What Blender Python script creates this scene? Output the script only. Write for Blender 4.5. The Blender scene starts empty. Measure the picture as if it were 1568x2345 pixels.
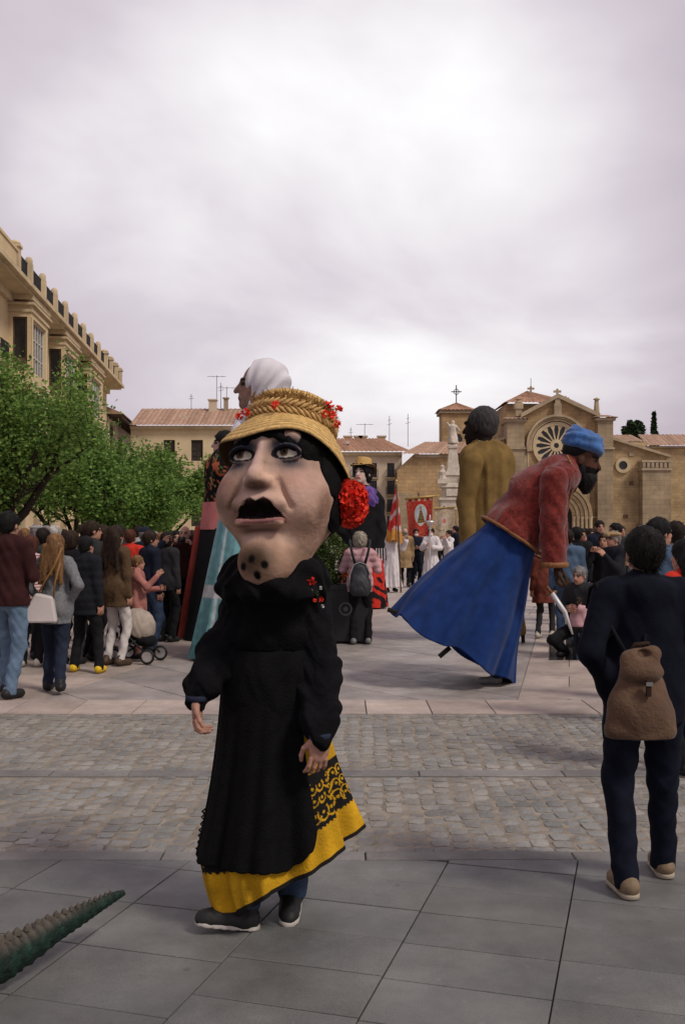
import bpy, bmesh, math, random
import numpy as np
from mathutils import Vector, Matrix, Euler
random.seed(11)
rng = np.random.default_rng(11)
sc = bpy.context.scene
COL = sc.collection
R = math.radians

# ------------------------------------------------------------------ camera
FPX, HZ, CH = 2279.0, 1212.0, 1.68      # focal length and horizon in a 1568 x 2344 frame, eye height
cam = bpy.data.cameras.new('camera')
cam.sensor_fit = 'VERTICAL'; cam.sensor_height = 36.0; cam.lens = 35.0
cam.shift_y = (HZ - 1172.0) / 2344.0
cam.clip_start = 0.05; cam.clip_end = 6000
camo = bpy.data.objects.new('camera', cam); COL.objects.link(camo)
camo.location = (0, 0, CH); camo.rotation_euler = (R(90), 0, 0)
sc.camera = camo

# ------------------------------------------------------------------ sky, sun, exposure
SUN_EL, SUN_AZ = 48.0, 128.0          # behind cloud, high on the right
sdir = Vector((math.sin(R(SUN_AZ)) * math.cos(R(SUN_EL)), math.cos(R(SUN_AZ)) * math.cos(R(SUN_EL)), math.sin(R(SUN_EL))))
world = bpy.data.worlds.new('World'); sc.world = world; world.use_nodes = True
wt = world.node_tree; wn = wt.nodes; wl = wt.links
wn.clear()
wo = wn.new('ShaderNodeOutputWorld')
skyt = wn.new('ShaderNodeTexSky'); skyt.sky_type = 'NISHITA'; skyt.sun_disc = False
skyt.sun_elevation = R(SUN_EL); skyt.sun_rotation = R(SUN_AZ); skyt.air_density = 1.2; skyt.dust_density = 3.0
bg1 = wn.new('ShaderNodeBackground'); bg1.inputs['Strength'].default_value = 0.1
wl.new(skyt.outputs[0], bg1.inputs['Color'])
tc = wn.new('ShaderNodeTexCoord')
sep = wn.new('ShaderNodeSeparateXYZ'); wl.new(tc.outputs['Generated'], sep.inputs[0])
def wmath(op, a, b=None, clamp=False):
    n = wn.new('ShaderNodeMath'); n.operation = op; n.use_clamp = clamp
    for i, v in enumerate((a, b)):
        if v is None: continue
        if isinstance(v, (int, float)): n.inputs[i].default_value = v
        else: wl.new(v, n.inputs[i])
    return n.outputs[0]
zc = wmath('ADD', wmath('MAXIMUM', sep.outputs[2], 0.0), 0.22)
cx = wmath('DIVIDE', sep.outputs[0], zc); cy = wmath('DIVIDE', sep.outputs[1], zc)
comb = wn.new('ShaderNodeCombineXYZ'); wl.new(cx, comb.inputs[0]); wl.new(cy, comb.inputs[1]); comb.inputs[2].default_value = 3.7
nz1 = wn.new('ShaderNodeTexNoise'); nz1.inputs['Scale'].default_value = 1.15; nz1.inputs['Detail'].default_value = 5
nz1.inputs['Roughness'].default_value = 0.52; nz1.inputs['Distortion'].default_value = 0.35
wl.new(comb.outputs[0], nz1.inputs['Vector'])
dotn = wn.new('ShaderNodeVectorMath'); dotn.operation = 'DOT_PRODUCT'
wl.new(tc.outputs['Generated'], dotn.inputs[0])
GEL, GAZ = 15.5, 0.0                   # where the cloud is thinnest below the sun
dotn.inputs[1].default_value = (math.sin(R(GAZ)) * math.cos(R(GEL)), math.cos(R(GAZ)) * math.cos(R(GEL)), math.sin(R(GEL)))
gl = wn.new('ShaderNodeMapRange'); gl.interpolation_type = 'SMOOTHSTEP'
gl.inputs['From Min'].default_value = 0.925; gl.inputs['From Max'].default_value = 1.0
wl.new(dotn.outputs['Value'], gl.inputs['Value'])
cl = wmath('ADD', wmath('MULTIPLY', wmath('SUBTRACT', nz1.outputs['Fac'], 0.5), 1.3), wmath('ADD', wmath('MULTIPLY', gl.outputs[0], 0.66), 0.18), clamp=True)
rmp = wn.new('ShaderNodeValToRGB'); wl.new(cl, rmp.inputs[0])
rmp.color_ramp.elements[0].position = 0.0; rmp.color_ramp.elements[0].color = (0.305, 0.25, 0.302, 1)
rmp.color_ramp.elements[1].position = 1.0; rmp.color_ramp.elements[1].color = (0.74, 0.73, 0.73, 1)
e = rmp.color_ramp.elements.new(0.5); e.color = (0.475, 0.425, 0.462, 1)
bg2 = wn.new('ShaderNodeBackground'); bg2.inputs['Strength'].default_value = 1.0
wl.new(rmp.outputs[0], bg2.inputs['Color'])
mixw = wn.new('ShaderNodeMixShader'); mixw.inputs[0].default_value = 0.93
wl.new(bg1.outputs[0], mixw.inputs[1]); wl.new(bg2.outputs[0], mixw.inputs[2]); wl.new(mixw.outputs[0], wo.inputs['Surface'])
sun = bpy.data.lights.new('sun', 'SUN'); sun.energy = 1.5; sun.angle = R(12); sun.color = (1.0, 0.93, 0.83)
suno = bpy.data.objects.new('sun', sun); COL.objects.link(suno)
suno.rotation_euler = (-sdir).to_track_quat('-Z', 'Y').to_euler(); suno.location = (0, 0, 60)
sc.view_settings.view_transform = 'Standard'; sc.view_settings.look = 'None'
sc.view_settings.exposure = 0.57; sc.view_settings.gamma = 1.0; sc.view_settings.use_curve_mapping = False
sc.cycles.max_bounces = 6; sc.cycles.diffuse_bounces = 3; sc.cycles.glossy_bounces = 2; sc.cycles.transparent_max_bounces = 6
sc.cycles.use_denoising = True

# ------------------------------------------------------------------ helpers
def PX(xd, yd, d):          # a point d metres out that the frame shows at (xd, yd)
    return Vector(((xd - 784) / FPX * d, d, CH - (yd - HZ) / FPX * d))
def GD(yd): return FPX * CH / (yd - HZ)
def X_(xd, d): return (xd - 784) / FPX * d
def Z_(yd, d): return CH - (yd - HZ) / FPX * d

def wmat(o):
    m = o.matrix_basis.copy()
    if o.parent is None: return m
    return wmat(o.parent) @ o.matrix_parent_inverse @ m
def link(o, parent=None, keep=True):
    COL.objects.link(o)
    if parent is not None:
        o.parent = parent
        if keep: o.matrix_parent_inverse = wmat(parent).inverted()
    return o
def tag(o, label=None, cat=None, group=None, kind=None):
    if label: o['label'] = label
    if cat: o['category'] = cat
    if group: o['group'] = group
    if kind: o['kind'] = kind
    return o
def empty(name, loc=(0, 0, 0), rz=0.0, label=None, cat=None, group=None):
    o = bpy.data.objects.new(name, None); o.empty_display_size = 0.2
    o.location = loc; o.rotation_euler = (0, 0, rz); COL.objects.link(o)
    return tag(o, label, cat, group)

# ------------------------------------------------------------------ materials
MATS = {}
def material(name, col, rough=0.85, var=0.25, scale=6.0, bump=0.0, bscale=60.0, metal=0.0, spec=0.3, attr=False, rnd=0.0, tint=None, sheen=0.0, detail=4, coords='Object'):
    """procedural principled: noise driven value change, fine bump, optional colour attribute and per object change"""
    if name in MATS: return MATS[name]
    m = bpy.data.materials.new(name); m.use_nodes = True
    nt = m.node_tree; n = nt.nodes; l = nt.links
    b = n['Principled BSDF']
    b.inputs['Roughness'].default_value = rough; b.inputs['Metallic'].default_value = metal
    b.inputs['Specular IOR Level'].default_value = spec
    if sheen: b.inputs['Sheen Weight'].default_value = sheen; b.inputs['Sheen Roughness'].default_value = 0.5
    t = n.new('ShaderNodeTexCoord')
    nz = n.new('ShaderNodeTexNoise'); nz.inputs['Scale'].default_value = scale; nz.inputs['Detail'].default_value = detail
    l.new(t.outputs[coords], nz.inputs['Vector'])
    mr = n.new('ShaderNodeMapRange'); mr.inputs['From Min'].default_value = 0.25; mr.inputs['From Max'].default_value = 0.75
    mr.inputs['To Min'].default_value = 1 - var; mr.inputs['To Max'].default_value = 1 + var
    l.new(nz.outputs['Fac'], mr.inputs['Value'])
    fac = mr.outputs[0]
    if rnd:
        oi = n.new('ShaderNodeObjectInfo')
        r2 = n.new('ShaderNodeMapRange'); r2.inputs['To Min'].default_value = 1 - rnd; r2.inputs['To Max'].default_value = 1 + rnd
        l.new(oi.outputs['Random'], r2.inputs['Value'])
        mm = n.new('ShaderNodeMath'); mm.operation = 'MULTIPLY'; l.new(fac, mm.inputs[0]); l.new(r2.outputs[0], mm.inputs[1]); fac = mm.outputs[0]
    vm = n.new('ShaderNodeVectorMath'); vm.operation = 'SCALE'
    if attr:
        a = n.new('ShaderNodeAttribute'); a.attribute_name = 'Col'; l.new(a.outputs['Color'], vm.inputs[0])
    elif tint:
        nz2 = n.new('ShaderNodeTexNoise'); nz2.inputs['Scale'].default_value = scale * 0.37; nz2.inputs['Detail'].default_value = 3
        l.new(t.outputs[coords], nz2.inputs['Vector'])
        rr = n.new('ShaderNodeValToRGB'); rr.color_ramp.elements[0].position = 0.35; rr.color_ramp.elements[1].position = 0.65
        rr.color_ramp.elements[0].color = (*col, 1); rr.color_ramp.elements[1].color = (*tint, 1)
        l.new(nz2.outputs['Fac'], rr.inputs[0]); l.new(rr.outputs[0], vm.inputs[0])
    else: vm.inputs[0].default_value = col
    l.new(fac, vm.inputs['Scale'])
    l.new(vm.outputs[0], b.inputs['Base Color'])
    if bump:
        nb = n.new('ShaderNodeTexNoise'); nb.inputs['Scale'].default_value = bscale; nb.inputs['Detail'].default_value = 3
        l.new(t.outputs[coords], nb.inputs['Vector'])
        bp = n.new('ShaderNodeBump'); bp.inputs['Strength'].default_value = bump; bp.inputs['Distance'].default_value = 0.6 / bscale
        l.new(nb.outputs['Fac'], bp.inputs['Height']); l.new(bp.outputs[0], b.inputs['Normal'])
    MATS[name] = m
    return m
def cloth(name, col, **k):
    d = dict(rough=0.95, var=0.18, scale=9, bump=0.5, bscale=180, spec=0.12, sheen=0.0); d.update(k)
    return material('cloth_' + name, col, **d)
def masonry(name, c1, c2, mortar, bw=0.8, bh=0.38, stain=0.35, patch=None, rough=0.9):
    """blocks too far away to pick apart: brick texture mapped on both facing directions"""
    if name in MATS: return MATS[name]
    m = bpy.data.materials.new(name); m.use_nodes = True
    nt = m.node_tree; n = nt.nodes; l = nt.links; b = n['Principled BSDF']
    b.inputs['Roughness'].default_value = rough; b.inputs['Specular IOR Level'].default_value = 0.2
    t = n.new('ShaderNodeTexCoord'); s = n.new('ShaderNodeSeparateXYZ'); l.new(t.outputs['Object'], s.inputs[0])
    ad = n.new('ShaderNodeMath'); ad.operation = 'ADD'; l.new(s.outputs[0], ad.inputs[0]); l.new(s.outputs[1], ad.inputs[1])
    cb = n.new('ShaderNodeCombineXYZ'); l.new(ad.outputs[0], cb.inputs[0]); l.new(s.outputs[2], cb.inputs[1])
    br = n.new('ShaderNodeTexBrick'); l.new(cb.outputs[0], br.inputs['Vector'])
    br.inputs['Color1'].default_value = (*c1, 1); br.inputs['Color2'].default_value = (*c2, 1); br.inputs['Mortar'].default_value = (*mortar, 1)
    br.inputs['Scale'].default_value = 1.0; br.inputs['Brick Width'].default_value = bw; br.inputs['Row Height'].default_value = bh
    br.inputs['Mortar Size'].default_value = 0.022; br.inputs['Mortar Smooth'].default_value = 0.4
    col = br.outputs['Color']
    nz = n.new('ShaderNodeTexNoise'); nz.inputs['Scale'].default_value = 0.35; nz.inputs['Detail'].default_value = 8; nz.inputs['Roughness'].default_value = 0.68
    l.new(t.outputs['Object'], nz.inputs['Vector'])
    mr = n.new('ShaderNodeMapRange'); mr.inputs['From Min'].default_value = 0.3; mr.inputs['From Max'].default_value = 0.7
    mr.inputs['To Min'].default_value = 1 - stain; mr.inputs['To Max'].default_value = 1 + stain
    l.new(nz.outputs['Fac'], mr.inputs['Value'])
    if patch:
        n3 = n.new('ShaderNodeTexNoise'); n3.inputs['Scale'].default_value = 0.9; n3.inputs['Detail'].default_value = 5
        l.new(t.outputs['Object'], n3.inputs['Vector'])
        r3 = n.new('ShaderNodeMapRange'); r3.inputs['From Min'].default_value = 0.56; r3.inputs['From Max'].default_value = 0.72
        l.new(n3.outputs['Fac'], r3.inputs['Value'])
        mx = n.new('ShaderNodeMix'); mx.data_type = 'RGBA'; l.new(r3.outputs[0], mx.inputs[0]); l.new(col, mx.inputs[6]); mx.inputs[7].default_value = (*patch, 1)
        col = mx.outputs[2]
    vm = n.new('ShaderNodeVectorMath'); vm.operation = 'SCALE'; l.new(col, vm.inputs[0]); l.new(mr.outputs[0], vm.inputs['Scale'])
    l.new(vm.outputs[0], b.inputs['Base Color'])
    bp = n.new('ShaderNodeBump'); bp.inputs['Strength'].default_value = 0.6; bp.inputs['Distance'].default_value = 0.03
    l.new(nz.outputs['Fac'], bp.inputs['Height']); l.new(bp.outputs[0], b.inputs['Normal'])
    MATS[name] = m
    return m

# ------------------------------------------------------------------ mesh builders
def np_mesh(name, V, Fq, smooth=True):
    me = bpy.data.meshes.new(name)
    V = np.asarray(V, np.float32); Fq = np.asarray(Fq, np.int32)
    k = Fq.shape[1]
    me.vertices.add(len(V)); me.vertices.foreach_set('co', V.ravel())
    me.loops.add(Fq.size); me.loops.foreach_set('vertex_index', Fq.ravel())
    me.polygons.add(len(Fq)); me.polygons.foreach_set('loop_start', np.arange(0, Fq.size, k, dtype=np.int32))
    if smooth: me.polygons.foreach_set('use_smooth', np.ones(len(Fq), bool))
    me.update(calc_edges=True)
    return me
def set_col(me, cols):
    a = me.color_attributes.new('Col', 'FLOAT_COLOR', 'POINT')
    c = np.ones((len(me.vertices), 4), np.float32); c[:, :3] = cols
    a.data.foreach_set('color', c.ravel())
def obj(name, me, mat, parent=None, keep=True):
    o = bpy.data.objects.new(name, me)
    if mat is not None and len(me.materials) == 0: me.materials.append(mat)
    return link(o, parent, keep)

class MB:
    def __init__(s): s.v = []; s.f = []; s.mi = []
    def poly(s, pts, mi=0):
        i = len(s.v); s.v.extend([tuple(p) for p in pts]); s.f.append(tuple(range(i, i + len(pts)))); s.mi.append(mi)
    def box(s, x0, x1, y0, y1, z0, z1, mi=0):
        i = len(s.v)
        s.v.extend([(x0, y0, z0), (x1, y0, z0), (x1, y1, z0), (x0, y1, z0), (x0, y0, z1), (x1, y0, z1), (x1, y1, z1), (x0, y1, z1)])
        for q in ((0, 3, 2, 1), (4, 5, 6, 7), (0, 1, 5, 4), (1, 2, 6, 5), (2, 3, 7, 6), (3, 0, 4, 7)):
            s.f.append(tuple(i + a for a in q)); s.mi.append(mi)
        return s
    def prism(s, pts, y0, y1, mi=0):           # polygon in x,z pushed along y (points counter clockwise seen from -y)
        n = len(pts); i = len(s.v)
        s.v.extend([(p[0], y0, p[1]) for p in pts] + [(p[0], y1, p[1]) for p in pts])
        s.f.append(tuple(range(i, i + n))); s.f.append(tuple(range(i + 2 * n - 1, i + n - 1, -1)))
        for a in range(n):
            b = (a + 1) % n; s.f.append((i + b, i + a, i + n + a, i + n + b))
        s.mi += [mi] * (n + 2)
        return s
    def tube(s, pts, rad, n=8, caps=True, mi=0):
        pts = [Vector(p) for p in pts]; m = len(pts)
        if not hasattr(rad, '__len__'): rad = [rad] * m
        i = len(s.v); up = None
        for k, p in enumerate(pts):
            t = (pts[min(k + 1, m - 1)] - pts[max(k - 1, 0)]).normalized()
            if up is None: up = Vector((0, 0, 1)) if abs(t.z) < 0.9 else Vector((1, 0, 0))
            a = t.cross(up); a = a.normalized() if a.length > 1e-6 else t.orthogonal().normalized()
            b = a.cross(t).normalized(); up = b
            for j in range(n):
                th = 2 * math.pi * j / n
                s.v.append(tuple(p + (a * math.cos(th) + b * math.sin(th)) * rad[k]))
        for k in range(m - 1):
            for j in range(n):
                j2 = (j + 1) % n
                s.f.append((i + k * n + j, i + k * n + j2, i + (k + 1) * n + j2, i + (k + 1) * n + j)); s.mi.append(mi)
        if caps:
            s.f.append(tuple(i + j for j in range(n - 1, -1, -1))); s.f.append(tuple(i + (m - 1) * n + j for j in range(n))); s.mi += [mi, mi]
        return s
    def lathe(s, prof, c=(0, 0, 0), n=16, axis='z', arc=(0, 2 * math.pi), mi=0):
        i = len(s.v); full = abs(arc[1] - arc[0] - 2 * math.pi) < 1e-6; cols = n if full else n + 1
        for (r, h) in prof:
            for j in range(cols):
                th = arc[0] + (arc[1] - arc[0]) * j / n
                a, b = r * math.cos(th), r * math.sin(th)
                p = (a, b, h) if axis == 'z' else (a, h, b)
                s.v.append((c[0] + p[0], c[1] + p[1], c[2] + p[2]))
        for k in range(len(prof) - 1):
            for j in range(n):
                j2 = (j + 1) % cols
                q = (i + k * cols + j, i + k * cols + j2, i + (k + 1) * cols + j2, i + (k + 1) * cols + j)
                s.f.append(q if axis == 'z' else q[::-1]); s.mi.append(mi)
        return s
    def mesh(s, name, smooth=False):
        me = bpy.data.meshes.new(name); me.from_pydata(s.v, [], s.f)
        if any(s.mi): me.polygons.foreach_set('material_index', s.mi)
        if smooth: me.polygons.foreach_set('use_smooth', [True] * len(s.f))
        me.update()
        return me
    def build(s, name, mat, parent=None, smooth=False, keep=True):
        return obj(name, s.mesh(name, smooth), mat, parent, keep)

def grid_mesh(P, closed_u=False, name='sheet', smooth=True):   # P[nv][nu][3] -> quads
    P = np.asarray(P, np.float32); nv, nu = P.shape[:2]
    idx = np.arange(nv * nu).reshape(nv, nu)
    a = idx[:-1]; b = idx[1:]
    if closed_u: a2 = np.roll(a, -1, 1); b2 = np.roll(b, -1, 1)
    else: a, a2, b, b2 = a[:, :-1], a[:, 1:], b[:, :-1], b[:, 1:]
    F_ = np.stack([a, a2, b2, b], -1).reshape(-1, 4)
    return np_mesh(name, P.reshape(-1, 3), F_, smooth)

# ------------------------------------------------------------------ implicit surfaces (smooth unions meshed with surface nets)
class SDF:
    def __init__(s, lo, hi, h):
        s.h = h; s.lo = np.array(lo, float) - 2.5 * h
        s.n = np.ceil((np.array(hi, float) + 2.5 * h - s.lo) / h).astype(int) + 1
        s.F = np.full(s.n, 10.0, np.float32)
        s.ax = [s.lo[i] + h * np.arange(s.n[i]) for i in range(3)]
    def region(s, lo, hi, m):
        r = []
        for i in range(3):
            a = int(np.clip(math.floor((lo[i] - m - s.lo[i]) / s.h), 0, s.n[i])); b = int(np.clip(math.ceil((hi[i] + m - s.lo[i]) / s.h) + 1, 0, s.n[i]))
            r.append(slice(a, b))
        if any(q.stop <= q.start for q in r): return None, None
        return tuple(r), (s.ax[0][r[0]][:, None, None], s.ax[1][r[1]][None, :, None], s.ax[2][r[2]][None, None, :])
    def _mix(s, r, d, k, op):
        f = s.F[r]; d = d.astype(np.float32)
        if op == 'u':
            if k <= 0: s.F[r] = np.minimum(f, d); return
            h = np.clip(0.5 + 0.5 * (f - d) / k, 0, 1); s.F[r] = f * (1 - h) + d * h - k * h * (1 - h)
        else:                                    # carve
            d = -d
            if k <= 0: s.F[r] = np.maximum(f, d); return
            h = np.clip(0.5 - 0.5 * (f - d) / k, 0, 1); s.F[r] = f * (1 - h) + d * h + k * h * (1 - h)
    def cone(s, a, b, ra, rb, k=0.03, sq=None, op='u'):
        a = np.array(a, float); b = np.array(b, float); R_ = max(ra, rb)
        g = np.array(sq if sq is not None else (1, 1, 1), float)
        lo = np.minimum(a, b) - R_ * g; hi = np.maximum(a, b) + R_ * g
        r, p = s.region(lo, hi, k + 3 * s.h)
        if r is None: return s
        ba = (b - a) / g; L = float(ba @ ba) + 1e-12
        x, y, z = [(p[i] - a[i]) / g[i] for i in range(3)]
        t = np.clip((x * ba[0] + y * ba[1] + z * ba[2]) / L, 0, 1)
        d = np.sqrt((x - t * ba[0]) ** 2 + (y - t * ba[1]) ** 2 + (z - t * ba[2]) ** 2) - (ra + (rb - ra) * t)
        s._mix(r, d * g.min() if g.min() < 1 else d, k, op); return s
    def ell(s, c, rad, k=0.03, Rm=None, op='u'):
        c = np.array(c, float); rad = np.array(rad, float); m = rad.max() if Rm is not None else rad
        r, p = s.region(c - m, c + m, k + 3 * s.h)
        if r is None: return s
        x, y, z = [p[i] - c[i] for i in range(3)]
        if Rm is not None:
            Q = np.array(Rm); x, y, z = (Q[0, 0] * x + Q[1, 0] * y + Q[2, 0] * z, Q[0, 1] * x + Q[1, 1] * y + Q[2, 1] * z, Q[0, 2] * x + Q[1, 2] * y + Q[2, 2] * z)
        k0 = np.sqrt((x / rad[0]) ** 2 + (y / rad[1]) ** 2 + (z / rad[2]) ** 2) + 1e-9
        k1 = np.sqrt((x / rad[0] ** 2) ** 2 + (y / rad[1] ** 2) ** 2 + (z / rad[2] ** 2) ** 2) + 1e-9
        s._mix(r, k0 * (k0 - 1) / k1, k, op); return s
    def fold(s, amp, fx=9, fy=9, fz=14, seed=0, z0=None, z1=None):
        X, Y, Z = s.ax[0][:, None, None], s.ax[1][None, :, None], s.ax[2][None, None, :]
        q = seed * 1.7
        w = np.sin(fz * Z + 3.1 * np.sin(fx * X + q) + 2.3 * np.sin(fy * Y + 1.3 * q) + q) * 0.6 + np.sin(2.1 * fz * Z + 4 * np.sin(1.6 * fx * X - q) + 3 * np.cos(1.4 * fy * Y)) * 0.4
        s.F += (amp * w).astype(np.float32); return s
    def below(s, z): s.F = np.maximum(s.F, (z - s.ax[2][None, None, :]).astype(np.float32)); return s   # cut away all under z
    def above(s, z): s.F = np.maximum(s.F, (s.ax[2][None, None, :] - z).astype(np.float32)); return s
    def plane(s, n, c):                         # keep the side where n.p < c
        X, Y, Z = s.ax[0][:, None, None], s.ax[1][None, :, None], s.ax[2][None, None, :]
        s.F = np.maximum(s.F, (n[0] * X + n[1] * Y + n[2] * Z - c).astype(np.float32)); return s
    def mesh(s, name='surface'):
        Fd = s.F; nx, ny, nz = Fd.shape; S = Fd < 0
        cnt = np.zeros((nx - 1, ny - 1, nz - 1), np.int8)
        for i in (0, 1):
            for j in (0, 1):
                for k in (0, 1): cnt += S[i:nx - 1 + i, j:ny - 1 + j, k:nz - 1 + k]
        act = (cnt > 0) & (cnt < 8); ids = np.argwhere(act)
        if len(ids) == 0: return np_mesh(name, np.zeros((3, 3)), np.zeros((0, 4)))
        idx = np.full(act.shape, -1, np.int32); idx[act] = np.arange(len(ids))
        acc = np.zeros((len(ids), 3)); w = np.zeros(len(ids))
        def val(o): return Fd[ids[:, 0] + o[0], ids[:, 1] + o[1], ids[:, 2] + o[2]]
        corners = [(i, j, k) for i in (0, 1) for j in (0, 1) for k in (0, 1)]
        vals = {c: val(c) for c in corners}
        for c in corners:
            for ax in range(3):
                if c[ax]: continue
                d = list(c); d[ax] = 1; d = tuple(d)
                a, b = vals[c], vals[d]; m = (a < 0) != (b < 0)
                t = np.where(m, a / np.where(m, a - b, 1), 0)
                q = np.array(c, float)[None] + 0.0 * acc; q[:, ax] += t
                acc += q * m[:, None]; w += m
        V = s.lo + s.h * (ids + acc / w[:, None])
        fs = []
        for ax in range(3):
            u, v = (ax + 1) % 3, (ax + 2) % 3
            sl0 = [slice(None)] * 3; sl1 = [slice(None)] * 3
            sl0[ax] = slice(0, -1); sl1[ax] = slice(1, None)
            d = S[tuple(sl0)] != S[tuple(sl1)]
            e = np.argwhere(d); e = e[(e[:, u] > 0) & (e[:, v] > 0)]
            lim = np.array(act.shape); e = e[(e[:, u] < lim[u]) & (e[:, v] < lim[v])]
            if len(e) == 0: continue
            def cell(du, dv):
                q = e.copy(); q[:, u] -= du; q[:, v] -= dv
                return idx[q[:, 0], q[:, 1], q[:, 2]]
            quad = np.stack([cell(1, 1), cell(0, 1), cell(0, 0), cell(1, 0)], 1)
            ins = S[e[:, 0], e[:, 1], e[:, 2]]
            quad[~ins] = quad[~ins][:, ::-1]
            fs.append(quad)
        return np_mesh(name, V, np.concatenate(fs))
def verts_of(me):
    a = np.zeros(len(me.vertices) * 3, np.float32); me.vertices.foreach_get('co', a); return a.reshape(-1, 3)

# ================================================================== GROUND
def structure(o): o['kind'] = 'structure'; return o
def plaza_material():
    m = bpy.data.materials.new('plaza_paving'); m.use_nodes = True
    nt = m.node_tree; n = nt.nodes; l = nt.links; b = n['Principled BSDF']
    b.inputs['Roughness'].default_value = 0.62; b.inputs['Specular IOR Level'].default_value = 0.4
    t = n.new('ShaderNodeTexCoord'); mp = n.new('ShaderNodeMapping'); mp.inputs['Rotation'].default_value = (0, 0, R(14)); l.new(t.outputs['Object'], mp.inputs[0])
    br = n.new('ShaderNodeTexBrick'); l.new(mp.outputs[0], br.inputs['Vector'])
    br.inputs['Color1'].default_value = (0.40, 0.335, 0.29, 1); br.inputs['Color2'].default_value = (0.33, 0.29, 0.26, 1); br.inputs['Mortar'].default_value = (0.16, 0.14, 0.125, 1)
    br.inputs['Scale'].default_value = 1; br.inputs['Brick Width'].default_value = 1.2; br.inputs['Row Height'].default_value = 0.8; br.inputs['Mortar Size'].default_value = 0.012
    nz = n.new('ShaderNodeTexNoise'); nz.inputs['Scale'].default_value = 0.5; nz.inputs['Detail'].default_value = 6; l.new(t.outputs['Object'], nz.inputs['Vector'])
    mr = n.new('ShaderNodeMapRange'); mr.inputs['From Min'].default_value = 0.3; mr.inputs['From Max'].default_value = 0.7; mr.inputs['To Min'].default_value = 0.82; mr.inputs['To Max'].default_value = 1.15
    l.new(nz.outputs['Fac'], mr.inputs['Value'])
    vm = n.new('ShaderNodeVectorMath'); vm.operation = 'SCALE'; l.new(br.outputs['Color'], vm.inputs[0]); l.new(mr.outputs[0], vm.inputs['Scale'])
    l.new(vm.outputs[0], b.inputs['Base Color'])
    return m
def slab_mat(name, col, col2, rough=0.6, spec=0.35, rnd=0.12):
    """granite: per slab tone, speckle, soft stains and scattered dark spots in world space"""
    m = bpy.data.materials.new(name); m.use_nodes = True
    nt = m.node_tree; n = nt.nodes; l = nt.links; b = n['Principled BSDF']
    b.inputs['Specular IOR Level'].default_value = spec
    g = n.new('ShaderNodeNewGeometry'); oi = n.new('ShaderNodeObjectInfo')
    def noise(scale, det, ro=0.55):
        q = n.new('ShaderNodeTexNoise'); q.inputs['Scale'].default_value = scale; q.inputs['Detail'].default_value = det; q.inputs['Roughness'].default_value = ro
        l.new(g.outputs['Position'], q.inputs['Vector']); return q.outputs['Fac']
    def rng_(v, a, b_, c, d):
        q = n.new('ShaderNodeMapRange'); q.inputs['From Min'].default_value = a; q.inputs['From Max'].default_value = b_; q.inputs['To Min'].default_value = c; q.inputs['To Max'].default_value = d
        l.new(v, q.inputs['Value']); return q.outputs[0]
    def mul(a, b_):
        q = n.new('ShaderNodeMath'); q.operation = 'MULTIPLY'; l.new(a, q.inputs[0]); l.new(b_, q.inputs[1]); return q.outputs[0]
    f = mul(mul(rng_(noise(230, 2), 0.3, 0.7, 0.72, 1.28), rng_(noise(2.1, 6, 0.65), 0.3, 0.7, 0.70, 1.20)), rng_(oi.outputs['Random'], 0, 1, 1 - rnd, 1 + rnd))
    vo = n.new('ShaderNodeTexVoronoi'); vo.inputs['Scale'].default_value = 3.3; l.new(g.outputs['Position'], vo.inputs['Vector'])
    f = mul(f, rng_(vo.outputs['Distance'], 0.02, 0.07, 0.62, 1.0))
    v2 = n.new('ShaderNodeTexVoronoi'); v2.inputs['Scale'].default_value = 7.0; l.new(g.outputs['Position'], v2.inputs['Vector'])
    f = mul(f, rng_(v2.outputs['Distance'], 0.05, 0.09, 1.22, 1.0))
    f = mul(f, rng_(noise(0.8, 8, 0.75), 0.36, 0.60, 0.80, 1.08))
    mx = n.new('ShaderNodeMix'); mx.data_type = 'RGBA'; l.new(rng_(noise(1.3, 4), 0.38, 0.62, 0, 1), mx.inputs[0])
    mx.inputs[6].default_value = (*col, 1); mx.inputs[7].default_value = (*col2, 1)
    vm = n.new('ShaderNodeVectorMath'); vm.operation = 'SCALE'; l.new(mx.outputs[2], vm.inputs[0]); l.new(f, vm.inputs['Scale'])
    l.new(vm.outputs[0], b.inputs['Base Color'])
    l.new(rng_(noise(5, 5), 0.3, 0.7, rough - 0.1, rough + 0.14), b.inputs['Roughness'])
    bp = n.new('ShaderNodeBump'); bp.inputs['Strength'].default_value = 0.35; bp.inputs['Distance'].default_value = 0.004
    l.new(noise(120, 4), bp.inputs['Height']); l.new(bp.outputs[0], b.inputs['Normal'])
    return m
def clip_poly(P, nx, ny, c):                # keep nx*x + ny*y <= c
    out = []
    for i in range(len(P)):
        a, b = P[i], P[(i + 1) % len(P)]
        da, db = nx * a[0] + ny * a[1] - c, nx * b[0] + ny * b[1] - c
        if da <= 0: out.append(a)
        if (da < 0) != (db < 0) and abs(da - db) > 1e-9:
            t = da / (da - db); out.append((a[0] + (b[0] - a[0]) * t, a[1] + (b[1] - a[1]) * t))
    return out
def inset_poly(P, j):
    Q = list(P)
    for i in range(len(P)):
        a, b = P[i], P[(i + 1) % len(P)]
        ex, ey = b[0] - a[0], b[1] - a[1]; L = math.hypot(ex, ey)
        if L < 1e-4: continue
        nx, ny = ey / L, -ex / L
        Q = clip_poly(Q, nx, ny, nx * a[0] + ny * a[1] - j)
        if len(Q) < 3: return []
    return Q
def poly_area(P): return abs(sum(P[i][0] * P[(i + 1) % len(P)][1] - P[(i + 1) % len(P)][0] * P[i][1] for i in range(len(P)))) / 2
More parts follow.
